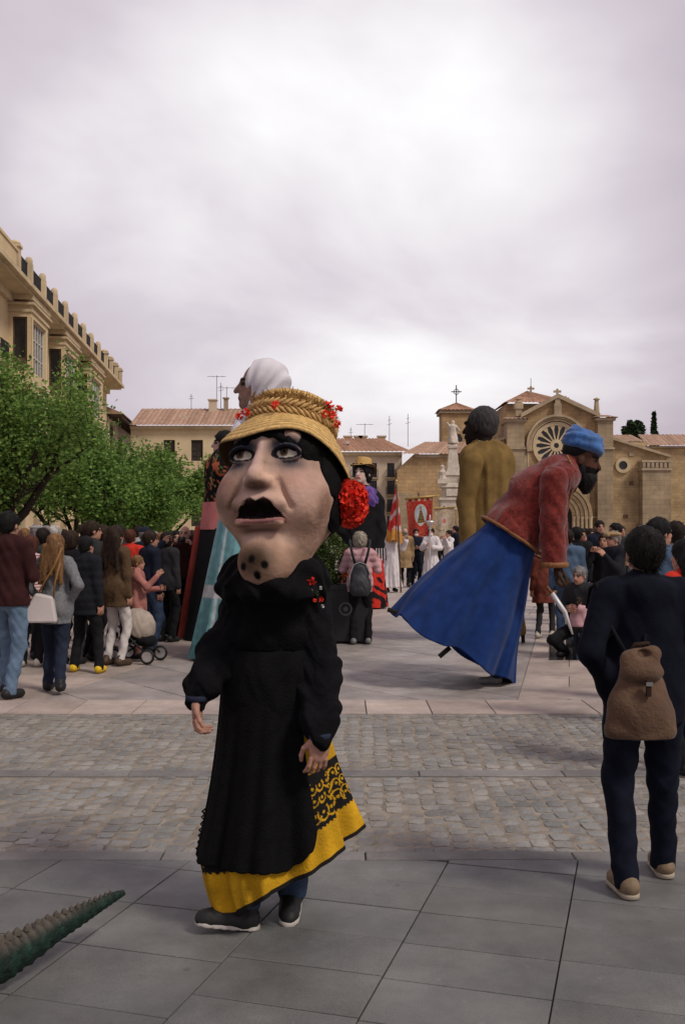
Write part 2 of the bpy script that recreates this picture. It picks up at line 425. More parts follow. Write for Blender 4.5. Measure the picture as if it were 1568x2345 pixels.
def clean_poly(P, eps=0.004):
    out = []
    for p in P:
        if not out or math.hypot(p[0] - out[-1][0], p[1] - out[-1][1]) > eps: out.append(p)
    if len(out) > 1 and math.hypot(out[0][0] - out[-1][0], out[0][1] - out[-1][1]) < eps: out.pop()
    return out
def slab(name, P, z, mat, parent, joint=0.006, cham=0.004, depth=0.03, tilt=0.0):
    Q = clean_poly(inset_poly(P, joint))
    if len(Q) < 3 or poly_area(Q) < 0.004: return None
    T = clean_poly(inset_poly(Q, cham), 1e-5)
    if len(T) != len(Q): T = Q
    cx = sum(p[0] for p in Q) / len(Q); cy = sum(p[1] for p in Q) / len(Q)
    ta, tb = random.uniform(-tilt, tilt), random.uniform(-tilt, tilt)
    zz = lambda p, h: h + ta * (p[0] - cx) + tb * (p[1] - cy)
    n = len(Q)
    V = [(p[0] - cx, p[1] - cy, zz(p, 0)) for p in T] + [(p[0] - cx, p[1] - cy, zz(p, -cham * 0.8)) for p in Q] + [(p[0] - cx, p[1] - cy, -depth) for p in Q]
    Fa = [tuple(range(n))]
    for i in range(n):
        k = (i + 1) % n; Fa.append((n + i, n + k, k, i)); Fa.append((2 * n + i, 2 * n + k, n + k, n + i))
    me = bpy.data.meshes.new(name); me.from_pydata(V, [], Fa); me.update(); me.materials.append(mat)
    o = bpy.data.objects.new(name, me); o.location = (cx, cy, z)
    return link(o, parent, keep=False)
def sheet(name, x0, x1, y0, y1, z, mat):
    m = MB(); m.poly([(x0, y0, z), (x1, y0, z), (x1, y1, z), (x0, y1, z)])
    return structure(m.build(name, mat))
ground = sheet('ground', -900, 900, -60, 2500, -0.035, material('dirt', (0.16, 0.14, 0.12), var=0.3, scale=0.4))

Y_PAVE, Y_KERB, Y_MID0, Y_MID1, Y_ROAD, Y_EDGE = 5.06, 5.20, 6.78, 6.95, 9.09, 9.82
mortar_dark = material('joint_dark', (0.06, 0.052, 0.042), var=0.4, scale=20)
mortar_pale = material('joint_pale', (0.22, 0.19, 0.15), var=0.45, scale=9, bump=0.6, bscale=90)
g_near = slab_mat('granite_near', (0.128, 0.131, 0.126), (0.15, 0.147, 0.136), rough=0.55, spec=0.4)
g_sett = slab_mat('granite_sett', (0.205, 0.205, 0.19), (0.255, 0.235, 0.205), rough=0.62, spec=0.3, rnd=0.17)
g_pale = slab_mat('granite_pale', (0.41, 0.335, 0.28), (0.36, 0.30, 0.26), rough=0.6)
g_mid = slab_mat('granite_plaza_grey', (0.275, 0.245, 0.23), (0.32, 0.28, 0.25), rough=0.52)
g_kerb = slab_mat('granite_kerb', (0.17, 0.165, 0.155), (0.19, 0.18, 0.165), rough=0.6)

# near pavement: slabs in a grid turned 16.5 degrees
pave = sheet('pavement', -7, 7, -4, Y_PAVE, -0.018, mortar_dark)
A1 = R(16.5); ux, uy, vx, vy = math.cos(A1), -math.sin(A1), math.sin(A1), math.cos(A1)
SW, SL = 0.628, 0.335
# a long joint passes through (0.532, 5.03); a cross joint through (0.334, 4.376)
u0 = 0.532 * ux + 5.03 * uy; v0 = 0.334 * vx + 4.376 * vy
for iu in range(-9, 9):
    for iv in range(-14, 8):
        a0, a1 = u0 + iu * SW, u0 + (iu + 1) * SW; off = 0.0 if iu % 2 == 0 else 0.012
        b0, b1 = v0 + iv * SL + off, v0 + (iv + 1) * SL + off
        if iu <= -2: b0, b1 = v0 + iv * 0.46 + 0.2, v0 + (iv + 1) * 0.46 + 0.2       # wider slabs on the left
        P = [(a * ux + b * vx, a * uy + b * vy) for a, b in ((a0, b0), (a1, b0), (a1, b1), (a0, b1))]
        if max(p[1] for p in P) < 2.35 or min(p[0] for p in P) > 3.1 or max(p[0] for p in P) < -3.1: continue
        P = clip_poly(P, 0, 1, Y_PAVE)
        if len(P) >= 3: slab('paving_slab', P, random.uniform(-0.0015, 0.0015), g_near, pave, joint=0.003, cham=0.0025, tilt=0.002)
# kerb strip, road of setts, stone strip across the road
def strip(name, y0, y1, x0, x1, lens, mat, z, lean=0.0, piece='kerb_stone', jm=None):
    st = sheet(name, x0, x1, y0, y1, z - 0.02, jm or mortar_dark)
    x = x0
    while x < x1:
        L = random.uniform(*lens); le = lean * (x + L)
        slab(piece, [(x, y0), (x + L, y0), (x + L, y1), (x, y1)], z + random.uniform(-0.002, 0.002), mat, st, joint=0.004, cham=0.005)
        x += L
    return st
strip('kerb', Y_PAVE, Y_KERB, -4.6, 4.6, (0.8, 1.1), g_kerb, 0.0)
road = sheet('road', -9, 9, Y_KERB, Y_ROAD, -0.0095, mortar_pale)
def sett_mesh(seed):
    r = random.Random(seed); N = 4
    V = []; Fa = []
    for j in range(N):
        for i in range(N):
            u, v = i / (N - 1) * 2 - 1, j / (N - 1) * 2 - 1
            e = max(abs(u), abs(v)); z = 0.0 if e < 0.9 else -0.007
            z += r.uniform(-0.003, 0.003)
            s = 1 - 0.10 * (abs(u) > 0.9 and abs(v) > 0.9) + r.uniform(-0.05, 0.03)
            V.append((u * s * 0.5, v * s * 0.5, z))
    for j in range(N - 1):
        for i in range(N - 1): a = j * N + i; Fa.append((a, a + 1, a + N + 1, a + N))
    ring = [j for j in range(N)] + [N * j + N - 1 for j in range(1, N)] + [N * (N - 1) + i for i in range(N - 2, -1, -1)] + [N * j for j in range(N - 2, 0, -1)]
    b = len(V)
    for k in ring: V.append((V[k][0] * 1.03, V[k][1] * 1.03, -0.035))
    for q in range(len(ring)): p = (q + 1) % len(ring); Fa.append((ring[p], ring[q], b + q, b + p))
    return V, Fa
SETT = [sett_mesh(s) for s in range(14)]
SETT_ME = []
for V, Fa in SETT:
    me = bpy.data.meshes.new('sett'); me.from_pydata(V, [], Fa); me.update(); me.materials.append(g_sett); SETT_ME.append(me)
def lay_setts(y0, y1, xh, label):
    cells = []
    cw = 0.108; nx = int(2 * xh / cw)
    for ix in range(nx):
        x = -xh + (ix + 0.5) * cw + random.uniform(-0.006, 0.006); y = y0 + random.uniform(-0.08, 0.0)
        while y < y1:
            L = random.uniform(0.10, 0.155)
            if y + L > y1: L = y1 - y
            if L > 0.05 and y + L > y0 + 0.03:
                lo = max(y, y0); wob = 0.016 * math.sin(1.9 * y + 0.35 * ix) + 0.010 * math.sin(4.3 * y + 1.1 * ix); cells.append((x + wob, (lo + y + L) / 2, cw * random.uniform(0.84, 0.95), (y + L - lo) - random.uniform(0.010, 0.022)))
            y += L
    def size(c):                              # how large it shows: nearest to the view centre line first
        return (abs(c[0]) > 0.36 * c[1], c[1])
    cells.sort(key=size)
    for c in cells[:300]:
        o = bpy.data.objects.new('sett', random.choice(SETT_ME)); o.location = (c[0], c[1], random.uniform(-0.006, 0.003))
        o.scale = (c[2], c[3], 1); o.rotation_euler = (random.uniform(-0.03, 0.03), random.uniform(-0.03, 0.03), random.uniform(-0.06, 0.06)); link(o, road, keep=False)
    V = []; Fa = []
    for c in cells[300:]:
        v, f = random.choice(SETT); b = len(V); a = random.uniform(-0.06, 0.06); dz = random.uniform(-0.006, 0.003); ca, sa = math.cos(a), math.sin(a); tx, ty = random.uniform(-0.03, 0.03), random.uniform(-0.03, 0.03)
        for p in v:
            px, py = p[0] * c[2], p[1] * c[3]; V.append((c[0] + px * ca - py * sa, c[1] + px * sa + py * ca, p[2] + dz + tx * px + ty * py))
        Fa += [tuple(b + q for q in ff) for ff in f]
    me = bpy.data.meshes.new('setts'); me.from_pydata(V, [], Fa); me.update()
    o = obj('setts', me, g_sett_b, road); o['kind'] = 'stuff'
def sett_joined():
    m = slab_mat('granite_sett_joined', (0.205, 0.205, 0.19), (0.255, 0.235, 0.205), rough=0.62, spec=0.35, rnd=0.0)
    nt = m.node_tree; g = nt.nodes['Geometry']
    for nd in list(nt.nodes):                 # islands vary where the pieces are joined
        if nd.type == 'MAP_RANGE' and nd.inputs['Value'].is_linked and nd.inputs['Value'].links[0].from_node.type == 'OBJECT_INFO':
            nt.links.new(g.outputs['Random Per Island'], nd.inputs['Value']); nd.inputs['To Min'].default_value = 0.83; nd.inputs['To Max'].default_value = 1.17
    return m
g_sett_b = sett_joined()
lay_setts(Y_KERB, Y_MID0, 3.4, '')
lay_setts(Y_MID1, Y_ROAD, 4.6, '')
strip('stone_strip', Y_MID0, Y_MID1, -4.6, 4.6, (0.5, 1.0), g_kerb, 0.002, piece='strip_stone')
# plaza: pale edge strip, then grey field between pale bands
edge = sheet('plaza_edge', -6, 6, Y_ROAD, Y_EDGE, -0.018, mortar_dark)
x = -5.2
while x < 5.2:
    L = random.choice((0.58, 0.6, 0.95))
    slab('edge_slab', [(x, Y_ROAD), (x + L, Y_ROAD), (x + L, Y_EDGE), (x, Y_EDGE)], random.uniform(-0.002, 0.002), g_pale, edge, joint=0.005); x += L
plaza = sheet('plaza', -60, 60, Y_EDGE, 110, -0.014, plaza_material())
A2 = R(12.8); ax_, ay_, bx_, by_ = math.cos(A2), -math.sin(A2), math.sin(A2), math.cos(A2)
ub = 1.736 * ax_ + 9.89 * ay_             # the line between the grey field and the pale band on the right
YFAR = 19.5
def lay(ang, w, h, conds, mat, ox=0.0, oy=0.0, stagger=0.5, joint=0.006, name='plaza_slab'):
    c, s = math.cos(ang), math.sin(ang)
    for iv in range(-40, 60):
        for iu in range(-40, 40):
            o_ = ox + (iv % 2) * stagger * w
            P = [((a * w + o_) * c + (b * h + oy) * s, -(a * w + o_) * s + (b * h + oy) * c) for a, b in ((iu, iv), (iu + 1, iv), (iu + 1, iv + 1), (iu, iv + 1))]
            xm = sum(p[0] for p in P) / 4; ym = sum(p[1] for p in P) / 4
            if ym < Y_EDGE - 1 or ym > YFAR + 1 or abs(xm) > 0.36 * ym + 1.6: continue
            for q in conds + [(0, -1, -Y_EDGE), (0, 1, YFAR)]:
                P = clip_poly(P, *q)
                if len(P) < 3: break
            if len(P) >= 3: slab(name, P, random.uniform(-0.0015, 0.0015), mat, plaza, joint=joint, cham=0.003)
UL = ub - 4.6
lay(A2, 1.15, 0.78, [(-ax_, -ay_, -ub)], g_pale)
lay(A2 + R(38), 1.25, 0.85, [(ax_, ay_, ub), (-ax_, -ay_, -UL)], g_mid, stagger=0.3)
lay(A2, 1.1, 0.8, [(ax_, ay_, UL)], g_pale, ox=0.3)

# ================================================================== BUILDINGS
stucco = material('stucco_ochre', (0.60, 0.485, 0.28), rough=0.95, var=0.16, scale=0.5, bump=0.2, bscale=8, spec=0.1, tint=(0.55, 0.425, 0.26), detail=7)
stucco2 = material('stucco_cream', (0.58, 0.47, 0.30), rough=0.95, var=0.14, scale=0.6, bump=0.2, bscale=8, spec=0.1, detail=7)
stucco3 = material('stucco_pale', (0.55, 0.45, 0.33), rough=0.95, var=0.14, scale=0.5, bump=0.2, bscale=8, spec=0.1, detail=7)
trim = material('trim_stone', (0.50, 0.40, 0.25), rough=0.9, var=0.22, scale=1.2, spec=0.15, detail=7)
trim_grey = material('trim_grey', (0.36, 0.285, 0.19), rough=0.9, var=0.35, scale=1.0, spec=0.15, detail=7)
iron = material('wrought_iron', (0.018, 0.018, 0.018), rough=0.6, var=0.3)
darkglass = material('window_glass', (0.015, 0.016, 0.017), rough=0.12, var=0.2, spec=0.5)
shutter = material('brown_shutter', (0.04, 0.03, 0.024), rough=0.7, var=0.3, scale=3)
bwood = material('brown_joinery', (0.075, 0.045, 0.03), rough=0.7, var=0.3, scale=3)
wpaint = material('white_joinery', (0.5, 0.47, 0.42), rough=0.7, var=0.15)
stone_ochre = masonry('stone_ochre', (0.43, 0.29, 0.145), (0.35, 0.235, 0.12), (0.26, 0.185, 0.11), 0.75, 0.36, 0.42, patch=(0.36, 0.26, 0.16))
stone_mix = masonry('stone_rubble', (0.42, 0.30, 0.155), (0.34, 0.245, 0.13), (0.28, 0.21, 0.13), 0.55, 0.3, 0.45, patch=(0.33, 0.25, 0.16))
stone_grey = masonry('stone_granite', (0.325, 0.25, 0.155), (0.265, 0.205, 0.13), (0.20, 0.16, 0.105), 0.9, 0.45, 0.4)
def tile_mat(name, c1, c2, c3):
    m = bpy.data.materials.new(name); m.use_nodes = True
    nt = m.node_tree; n = nt.nodes; l = nt.links; b = n['Principled BSDF']; b.inputs['Roughness'].default_value = 0.9; b.inputs['Specular IOR Level'].default_value = 0.15
    t = n.new('ShaderNodeTexCoord')
    def nz(s, d, r):
        q = n.new('ShaderNodeTexNoise'); q.inputs['Scale'].default_value = s; q.inputs['Detail'].default_value = d; q.inputs['Roughness'].default_value = r; l.new(t.outputs['Object'], q.inputs['Vector']); return q
    rr = n.new('ShaderNodeValToRGB'); a = nz(1.6, 8, 0.8); l.new(a.outputs['Fac'], rr.inputs[0])
    rr.color_ramp.elements[0].position = 0.33; rr.color_ramp.elements[0].color = (*c1, 1); rr.color_ramp.elements[1].position = 0.68; rr.color_ramp.elements[1].color = (*c3, 1)
    e_ = rr.color_ramp.elements.new(0.5); e_.color = (*c2, 1)
    g = n.new('ShaderNodeNewGeometry'); mr = n.new('ShaderNodeMapRange'); l.new(g.outputs['Random Per Island'], mr.inputs['Value']); mr.inputs['To Min'].default_value = 0.82; mr.inputs['To Max'].default_value = 1.15
    vm = n.new('ShaderNodeVectorMath'); vm.operation = 'SCALE'; l.new(rr.outputs[0], vm.inputs[0]); l.new(mr.outputs[0], vm.inputs['Scale']); l.new(vm.outputs[0], b.inputs['Base Color'])
    return m
tiles = tile_mat('clay_tiles', (0.25, 0.13, 0.085), (0.34, 0.185, 0.115), (0.42, 0.29, 0.205))
tiles2 = tile_mat('clay_tiles_pale', (0.27, 0.165, 0.115), (0.355, 0.225, 0.155), (0.43, 0.325, 0.24))

def roof_tiles(mb, quad, pitch=0.36, rise=0.07):
    """curved clay tiles in columns from eave to ridge over a plane or triangle given as eave0, eave1, ridge1, ridge0"""
    e0, e1, r1, r0 = [Vector(p) for p in quad]
    nrm = (e1 - e0).cross(r0 - e0) if (r0 - e0).length > 0.01 else (e1 - e0).cross(r1 - e0)
    nrm.normalize()
    if nrm.z < 0: nrm = -nrm
    n = max(2, int((e1 - e0).length / pitch))
    for i in range(n):
        t0, t1 = i / n, (i + 1) / n; tm = (t0 + t1) / 2
        def cut(t):
            return e0.lerp(e1, t), r0.lerp(r1, t)
        a0, b0 = cut(t0); a1, b1 = cut(t1); am, bm = cut(tm)
        rows = max(1, int((bm - am).length / 1.6)); j = random.uniform(-0.02, 0.05)
        am = am + nrm * (0.7 * rise + j * 0.3); bm = bm + nrm * (0.7 * rise + j * 0.3)
        am -= (bm - am).normalized() * j
        mb.v += [tuple(q) for q in (a0, am, a1, b0, bm, b1)]; k = len(mb.v) - 6
        mb.f += [(k, k + 1, k + 4, k + 3), (k + 1, k + 2, k + 5, k + 4)]; mb.mi += [0, 0]
def wall_open(mb, x0, x1, z0, z1, opens, y=0.0, dep=0.35):
    xs = sorted({x0, x1, *[o[0] for o in opens], *[o[1] for o in opens]}); zs = sorted({z0, z1, *[o[2] for o in opens], *[o[3] for o in opens]})
    xs = [x for x in xs if x0 <= x <= x1]; zs = [z for z in zs if z0 <= z <= z1]
    for i in range(len(xs) - 1):
        for k in range(len(zs) - 1):
            cx, cz = (xs[i] + xs[i + 1]) / 2, (zs[k] + zs[k + 1]) / 2
            if any(o[0] < cx < o[1] and o[2] < cz < o[3] for o in opens): continue
            mb.poly([(xs[i], y, zs[k]), (xs[i + 1], y, zs[k]), (xs[i + 1], y, zs[k + 1]), (xs[i], y, zs[k + 1])])
    for a, b, c, d in opens:
        mb.poly([(a, y, c), (a, y + dep, c), (a, y + dep, d), (a, y, d)]); mb.poly([(b, y, c), (b, y, d), (b, y + dep, d), (b, y + dep, c)])
        mb.poly([(a, y, c), (b, y, c), (b, y + dep, c), (a, y + dep, c)]); mb.poly([(a, y, d), (a, y + dep, d), (b, y + dep, d), (b, y, d)])
def window(parent, a, b, c, d, y, mat_f, sash=2, bars=1, name='window', glass=None):
    """frame with panes set into an opening (local x from a to b, z from c to d, outside towards -y)"""
    w = 0.07; m = MB()
    m.box(a, a + w, y - 0.05, y + 0.03, c, d); m.box(b - w, b, y - 0.05, y + 0.03, c, d); m.box(a + w, b - w, y - 0.05, y + 0.03, d - w, d); m.box(a + w, b - w, y - 0.05, y + 0.03, c, c + w)
    for i in range(1, sash):
        x = a + (b - a) * i / sash; m.box(x - 0.04, x + 0.04, y - 0.04, y + 0.03, c + w, d - w)
    for i in range(1, bars + 1):
        z = c + (d - c) * i / (bars + 1); m.box(a + w, b - w, y - 0.03, y + 0.03, z - 0.03, z + 0.03)
    f = m.build(name, mat_f, parent, keep=False)
    p = MB()
    p.poly([(a + w * 0.5, y + 0.015, c + w * 0.5), (b - w * 0.5, y + 0.015, c + w * 0.5), (b - w * 0.5, y + 0.015, d - w * 0.5), (a + w * 0.5, y + 0.015, d - w * 0.5)])
    p.build('pane', glass or darkglass, f, keep=False)
    return f
def balcony(parent, a, b, z, y, out=0.6, h=1.0):
    m = MB(); m.box(a, b, y - out, y - 0.002, z - 0.14, z); m.box(a + 0.1, b - 0.1, y - out + 0.1, y - 0.002, z - 0.26, z - 0.14)
    s = m.build('balcony', trim_grey, parent, keep=False)
    r = MB(); q = out - 0.05
    r.box(a + 0.03, b - 0.03, y - q - 0.02, y - q + 0.02, z + h - 0.04, z + h); r.box(a + 0.03, b - 0.03, y - q - 0.02, y - q + 0.02, z + 0.08, z + 0.11)
    for xx in (a + 0.03, b - 0.07): r.box(xx, xx + 0.04, y - q + 0.02, y - 0.003, z + h - 0.04, z + h); r.box(xx, xx + 0.04, y - q + 0.02, y - 0.003, z + 0.08, z + 0.11)
    n = int((b - a) / 0.13)
    for i in range(n + 1): xx = a + 0.05 + (b - a - 0.1) * i / n; r.box(xx - 0.012, xx + 0.012, y - q - 0.012, y - q + 0.012, z + 0.002, z + h - 0.04)
    for xx in (a + 0.05, b - 0.05):
        for i in range(1, 4): yy = y - q + q * i / 4; r.box(xx - 0.012, xx + 0.012, yy - 0.012, yy + 0.012, z + 0.002, z + h - 0.04)
    r.build('railing', iron, s, keep=False)

# ---- long ochre apartment house on the left
e_dir = Vector((-0.0904, 1, 0)).normalized()
LB = empty('apartment_house', (-16.75, 45.9, 0), math.atan2(e_dir.y, e_dir.x), 'long ochre apartment house with bay windows and parapet posts, behind the left trees', 'building')
S0, S1, ZC = -22.0, 40.5, 14.2
bays = [(5.6, 9.9), (14.8, 19.6), (24.4, 30.4)]
FL = [(9.9, 12.7), (6.1, 8.9), (2.4, 5.0)]
opens = []; wins = []
sx = [-17.5, -14.3, -11.2, -8.0, -4.8, -1.2, 2.6]
for s in sx:
    for (a, b) in FL: opens.append((s - 0.55, s + 0.55, a, b)); wins.append((s, a, b, True))
for s in (12.3, 22.0, 33.0, 36.5):
    for (a, b) in FL: opens.append((s - 0.5, s + 0.5, a, b)); wins.append((s, a, b, False))
m = MB(); wall_open(m, S0, S1, 0, ZC - 0.35, opens)
m.poly([(S1, 0, 0), (S1, 12, 0), (S1, 12, ZC), (S1, 0, ZC)]); m.poly([(S0, 0, ZC), (S1, 0, ZC), (S1, 12, ZC), (S0, 12, ZC)]); m.poly([(S0, 0, 0), (S0, 0, ZC), (S0, 12, ZC), (S0, 12, 0)])
m.build('wall', stucco, LB, keep=False)
for s, a, b, bal in wins:
    w = window(LB, s - 0.54, s + 0.54, a + 0.01, b - 0.01, 0.28, shutter, 2, 2)
    if bal: balcony(LB, s - 0.85, s + 0.85, a, 0.0)
m = MB(); m.box(S0, S1 + 0.5, -1.45, 0.3, ZC - 0.22, ZC); m.box(S0, S1 + 0.4, -1.18, 0.3, ZC - 0.36, ZC - 0.222); m.box(S0, S1 + 0.3, -0.25, 0.3, ZC - 0.75, ZC - 0.362)
m.build('cornice', trim, LB, keep=False)
m = MB(); m.box(S0, S1, -0.12, 0.0, 5.35, 5.6); m.build('string_course', trim, LB, keep=False)
# parapet: solid at the near end, posts with iron panels further on
m = MB(); m.box(S0, 2.0, -1.25, -0.95, ZC, ZC + 0.9); m.box(S0, 2.1, -1.31, -0.89, ZC + 0.9, ZC + 1.05); m.build('parapet', stucco, LB, keep=False)
posts = [2.3, 5.3, 8.6, 11.9, 15.2, 18.5, 21.8, 25.1, 28.4, 31.7, 34.6, 37.5, 40.2]
for i, s in enumerate(posts):
    m = MB(); big = i == 0 or i >= 9
    if big: m.box(s - 0.24, s + 0.24, -1.34, -0.86, ZC, ZC + 1.15); m.box(s - 0.31, s + 0.31, -1.41, -0.79, ZC + 1.15, ZC + 1.27); m.lathe([(0.22, 0), (0.27, 0.1), (0.2, 0.2), (0.0, 0.27)], (s, -1.1, ZC + 1.27), 12)
    else:
        m.box(s - 0.19, s + 0.19, -1.29, -0.91, ZC, ZC + 1.15)
        m.lathe([(0.19, 0), (0.2, 0.15), (0.17, 0.27), (0.1, 0.35), (0.0, 0.38)], (s, -1.1, ZC + 1.15), 12)
    m.build('parapet_post', trim, LB, keep=False)
    if i < len(posts) - 1:
        r = MB(); a, b = s + 0.34, posts[i + 1] - 0.34
        r.box(a, b, -1.12, -1.08, ZC + 1.05, ZC + 1.1); r.box(a, b, -1.12, -1.08, ZC + 0.1, ZC + 0.14)
        n = 16
        for k in range(n): x = a + (b - a) * (k + 0.5) / n; r.box(x - 0.02, x + 0.02, -1.115, -1.085, ZC + 0.14, ZC + 1.05)
        r.build('railing', iron, LB, keep=False)
for (a, b) in bays:
    by = -1.15; bay = MB()
    op = [(a + 0.55, b - 0.55, z0, z1 - 0.0) for (z0, z1) in FL[:2]]
    wall_open(bay, a, b, 5.0, ZC - 0.9, op, by, 0.25)
    for x, s in ((a, 1), (b, -1)):            # side faces with tall openings
        for z0, z1 in ((5.0, 6.1), (8.9, 9.9), (12.7, ZC - 0.9)): bay.poly([(x, by, z0), (x, 0, z0), (x, 0, z1), (x, by, z1)])
        for z0, z1 in FL[:2]:
            bay.box(x - 0.001 if s > 0 else x - 0.2, x + 0.2 if s > 0 else x + 0.001, by, by + 0.2, z0, z1); bay.box(x - 0.001 if s > 0 else x - 0.2, x + 0.2 if s > 0 else x + 0.001, -0.22, 0, z0, z1)
    bay.poly([(a, by, 5.0), (a, 0, 5.0), (b, 0, 5.0), (b, by, 5.0)])
    bo = bay.build('bay', stucco, LB, keep=False)
    c = MB(); c.box(a - 0.12, b + 0.12, by - 0.12, -0.26, ZC - 0.62, ZC - 0.364); c.box(a - 0.2, b + 0.2, by - 0.2, -0.001, ZC - 0.9, ZC - 0.772); c.box(a - 0.08, b + 0.08, by - 0.08, -0.001, 12.95, 13.1); c.box(a - 0.1, b + 0.1, by - 0.1, -0.001, 9.2, 9.5); c.box(a - 0.12, b + 0.12, by - 0.12, -0.001, 4.8, 5.0)
    for k_ in range(len(c.f) // 6):
        q_ = MB(); q_.v = c.v[k_ * 8:k_ * 8 + 8]; q_.f = [tuple(i_ - k_ * 8 for i_ in f_) for f_ in c.f[k_ * 6:k_ * 6 + 6]]; q_.mi = [0] * 6; q_.build('moulding', trim, bo, keep=False)
    for z0, z1 in FL[:2]:
        window(LB, a + 0.56, b - 0.56, z0 + 0.01, z1 - 0.01, by + 0.2, wpaint, 5, 2)
        for x in (a + 0.1, b - 0.1):
            f = MB(); f.box(x - 0.04, x + 0.04, by + 0.22, by + 0.30, z0, z1); f.box(x - 0.04, x + 0.04, -0.31, -0.23, z0, z1); f.box(x - 0.04, x + 0.04, by + 0.3, -0.31, z1 - 0.1, z1); f.box(x - 0.04, x + 0.04, by + 0.3, -0.31, z0, z0 + 0.7)
            fo = f.build('side_window', bwood, LB, keep=False)
            g = MB(); g.box(x - 0.01, x + 0.01, by + 0.3, -0.31, z0 + 0.7, z1 - 0.1); g.build('pane', darkglass, fo, keep=False)
# shop arcade piers at street level
for s in range(-20, 41, 4):
    m = MB(); m.box(s - 0.45, s + 0.45, -0.25, -0.001, 0, 2.3); m.build('pier', trim_grey, LB, keep=False)

# ---- lower house with a dark wooden gallery, next along the same side
LH = empty('gallery_house', LB.location + e_dir * 41.6, LB.rotation_euler.z, 'lower house with dark wooden gallery and overhanging eaves ending the left row', 'building')
m = MB(); wall_open(m, 0, 17, 0, 11.6, [(0.8, 4.6, 7.2, 11.2), (6.4, 9.2, 7.2, 10.4), (10.6, 12.4, 7.2, 10.2)], 0, 0.5); m.poly([(0, 0, 0), (0, 9, 0), (0, 9, 11.6), (0, 0, 11.6)]); m.poly([(17, 0, 0), (17, 9, 0), (17, 9, 11.6), (17, 0, 11.6)])
m.build('wall', stucco3, LH, keep=False)
for a, b, c, d, n_ in ((0.8, 4.6, 7.2, 11.2, 5), (6.4, 9.2, 7.2, 10.4, 4), (10.6, 12.4, 7.2, 10.2, 2)): window(LH, a + 0.01, b - 0.01, c, d, 0.3, bwood, n_, 1, name='gallery_window')
m = MB(); m.prism([(-0.3, 11.6), (17.3, 11.6), (17.3, 11.75), (-0.3, 11.75)], -1.1, 9); m.build('eave_board', bwood, LH, keep=False)
m = MB(); roof_tiles(m, ((-0.5, -1.3, 11.8), (17.5, -1.3, 11.8), (17.5, 4.5, 14.2), (-0.5, 4.5, 14.2))); m.poly([(-0.5, -1.3, 11.76), (-0.5, 4.5, 11.76), (-0.5, 4.5, 14.2)]); m.build('roof', tiles2, LH, keep=False)
for i in range(17):
    m = MB(); m.box(i + 0.3, i + 0.45, -1.2, -0.002, 11.45, 11.6); m.build('rafter', bwood, LH, keep=False)

# ---- generic facing house: wall with windows, hipped or gabled tile roof
def antenna(parent, x, y, z, h, kind):
    m = MB(); m.tube([(x, y, z), (x, y, z + h)], 0.03, 5)
    if kind: 
        for k in range(4): m.tube([(x - 0.9 + 0.08 * k, y, z + h - 0.1 - 0.03 * k), (x + 0.9 - 0.08 * k, y, z + h - 0.1 - 0.03 * k)] if k == 0 else [(x - 0.8 + 0.45 * k, y - 0.35, z + h - 0.1), (x - 0.8 + 0.45 * k, y + 0.35, z + h - 0.1)], 0.02, 4)
    else: m.tube([(x - 0.25, y, z + h * 0.7), (x + 0.25, y, z + h * 0.75)], 0.02, 4); m.tube([(x - 0.16, y, z + h * 0.85), (x + 0.16, y, z + h * 0.88)], 0.02, 4)
    m.build('antenna', material('antenna_grey', (0.13, 0.13, 0.13), rough=0.5), parent, keep=False)
def chimney(parent, x, y, z, w, h, mat):
    m = MB(); m.box(x - w / 2, x + w / 2, y - w / 2, y + w / 2, z, z + h); m.box(x - w / 2 - 0.1, x + w / 2 + 0.1, y - w / 2 - 0.1, y + w / 2 + 0.1, z + h, z + h + 0.12); m.build('chimney', mat, parent, keep=False)
D1 = 92.0
H1 = empty('cream_house', (X_(430, D1), D1, 0), 0, 'cream house with long red tiled roof and two brown shuttered windows, above the left crowd', 'building')
xx = lambda p, d, c: X_(p, d) - X_(c, d)
a, b = xx(300, D1, 430), xx(650, D1, 430); ze = Z_(976, D1)
ops = [];
for px0, px1 in ((375, 401), (438, 465), (502, 528), (565, 592)):
    for yy0, yy1 in ((1055, 1007), (1135, 1090), (1205, 1165)): ops.append((xx(px0, D1, 430), xx(px1, D1, 430), Z_(yy0, D1), Z_(yy1, D1)))
m = MB(); wall_open(m, a, b, 0, ze, ops, 0, 0.3); m.poly([(b, 0, 0), (b, 10, 0), (b, 10, ze), (b, 0, ze)]); m.build('wall', stucco2, H1, keep=False)
for o in ops: window(H1, o[0] + .01, o[1] - .01, o[2] + .01, o[3] - .01, 0.2, shutter, 2, 3, glass=shutter)
m = MB(); m.box(a, b + 0.2, -0.35, 0.0, ze - 0.25, ze + 0.02); m.build('cornice', trim, H1, keep=False)
zr = Z_(938, D1 + 4) + 0.2
m = MB(); roof_tiles(m, ((a, -0.6, ze + 0.05), (b + 0.3, -0.6, ze + 0.05), (b + 0.3, 5, zr), (a, 5, zr)), 0.42, 0.09); m.build('roof', tiles2, H1, keep=False)
chimney(H1, xx(474, D1, 430), 4.2, zr - 0.6, 0.7, 1.3, stucco3); chimney(H1, xx(505, D1, 430), 4.4, zr - 0.6, 0.4, 1.5, trim_grey)
for px, hh, k in ((421, 1.6, 0), (482, 3.4, 1), (492, 2.7, 0), (506, 2.3, 1)): antenna(H1, xx(px, D1, 430), 4.6, zr - 0.2, hh, k)
m = MB(); m.box(xx(412, D1, 430), xx(421, D1, 430), 1.9, 2.3, ze + 0.95, ze + 1.2); m.build('skylight', wpaint, H1, keep=False)

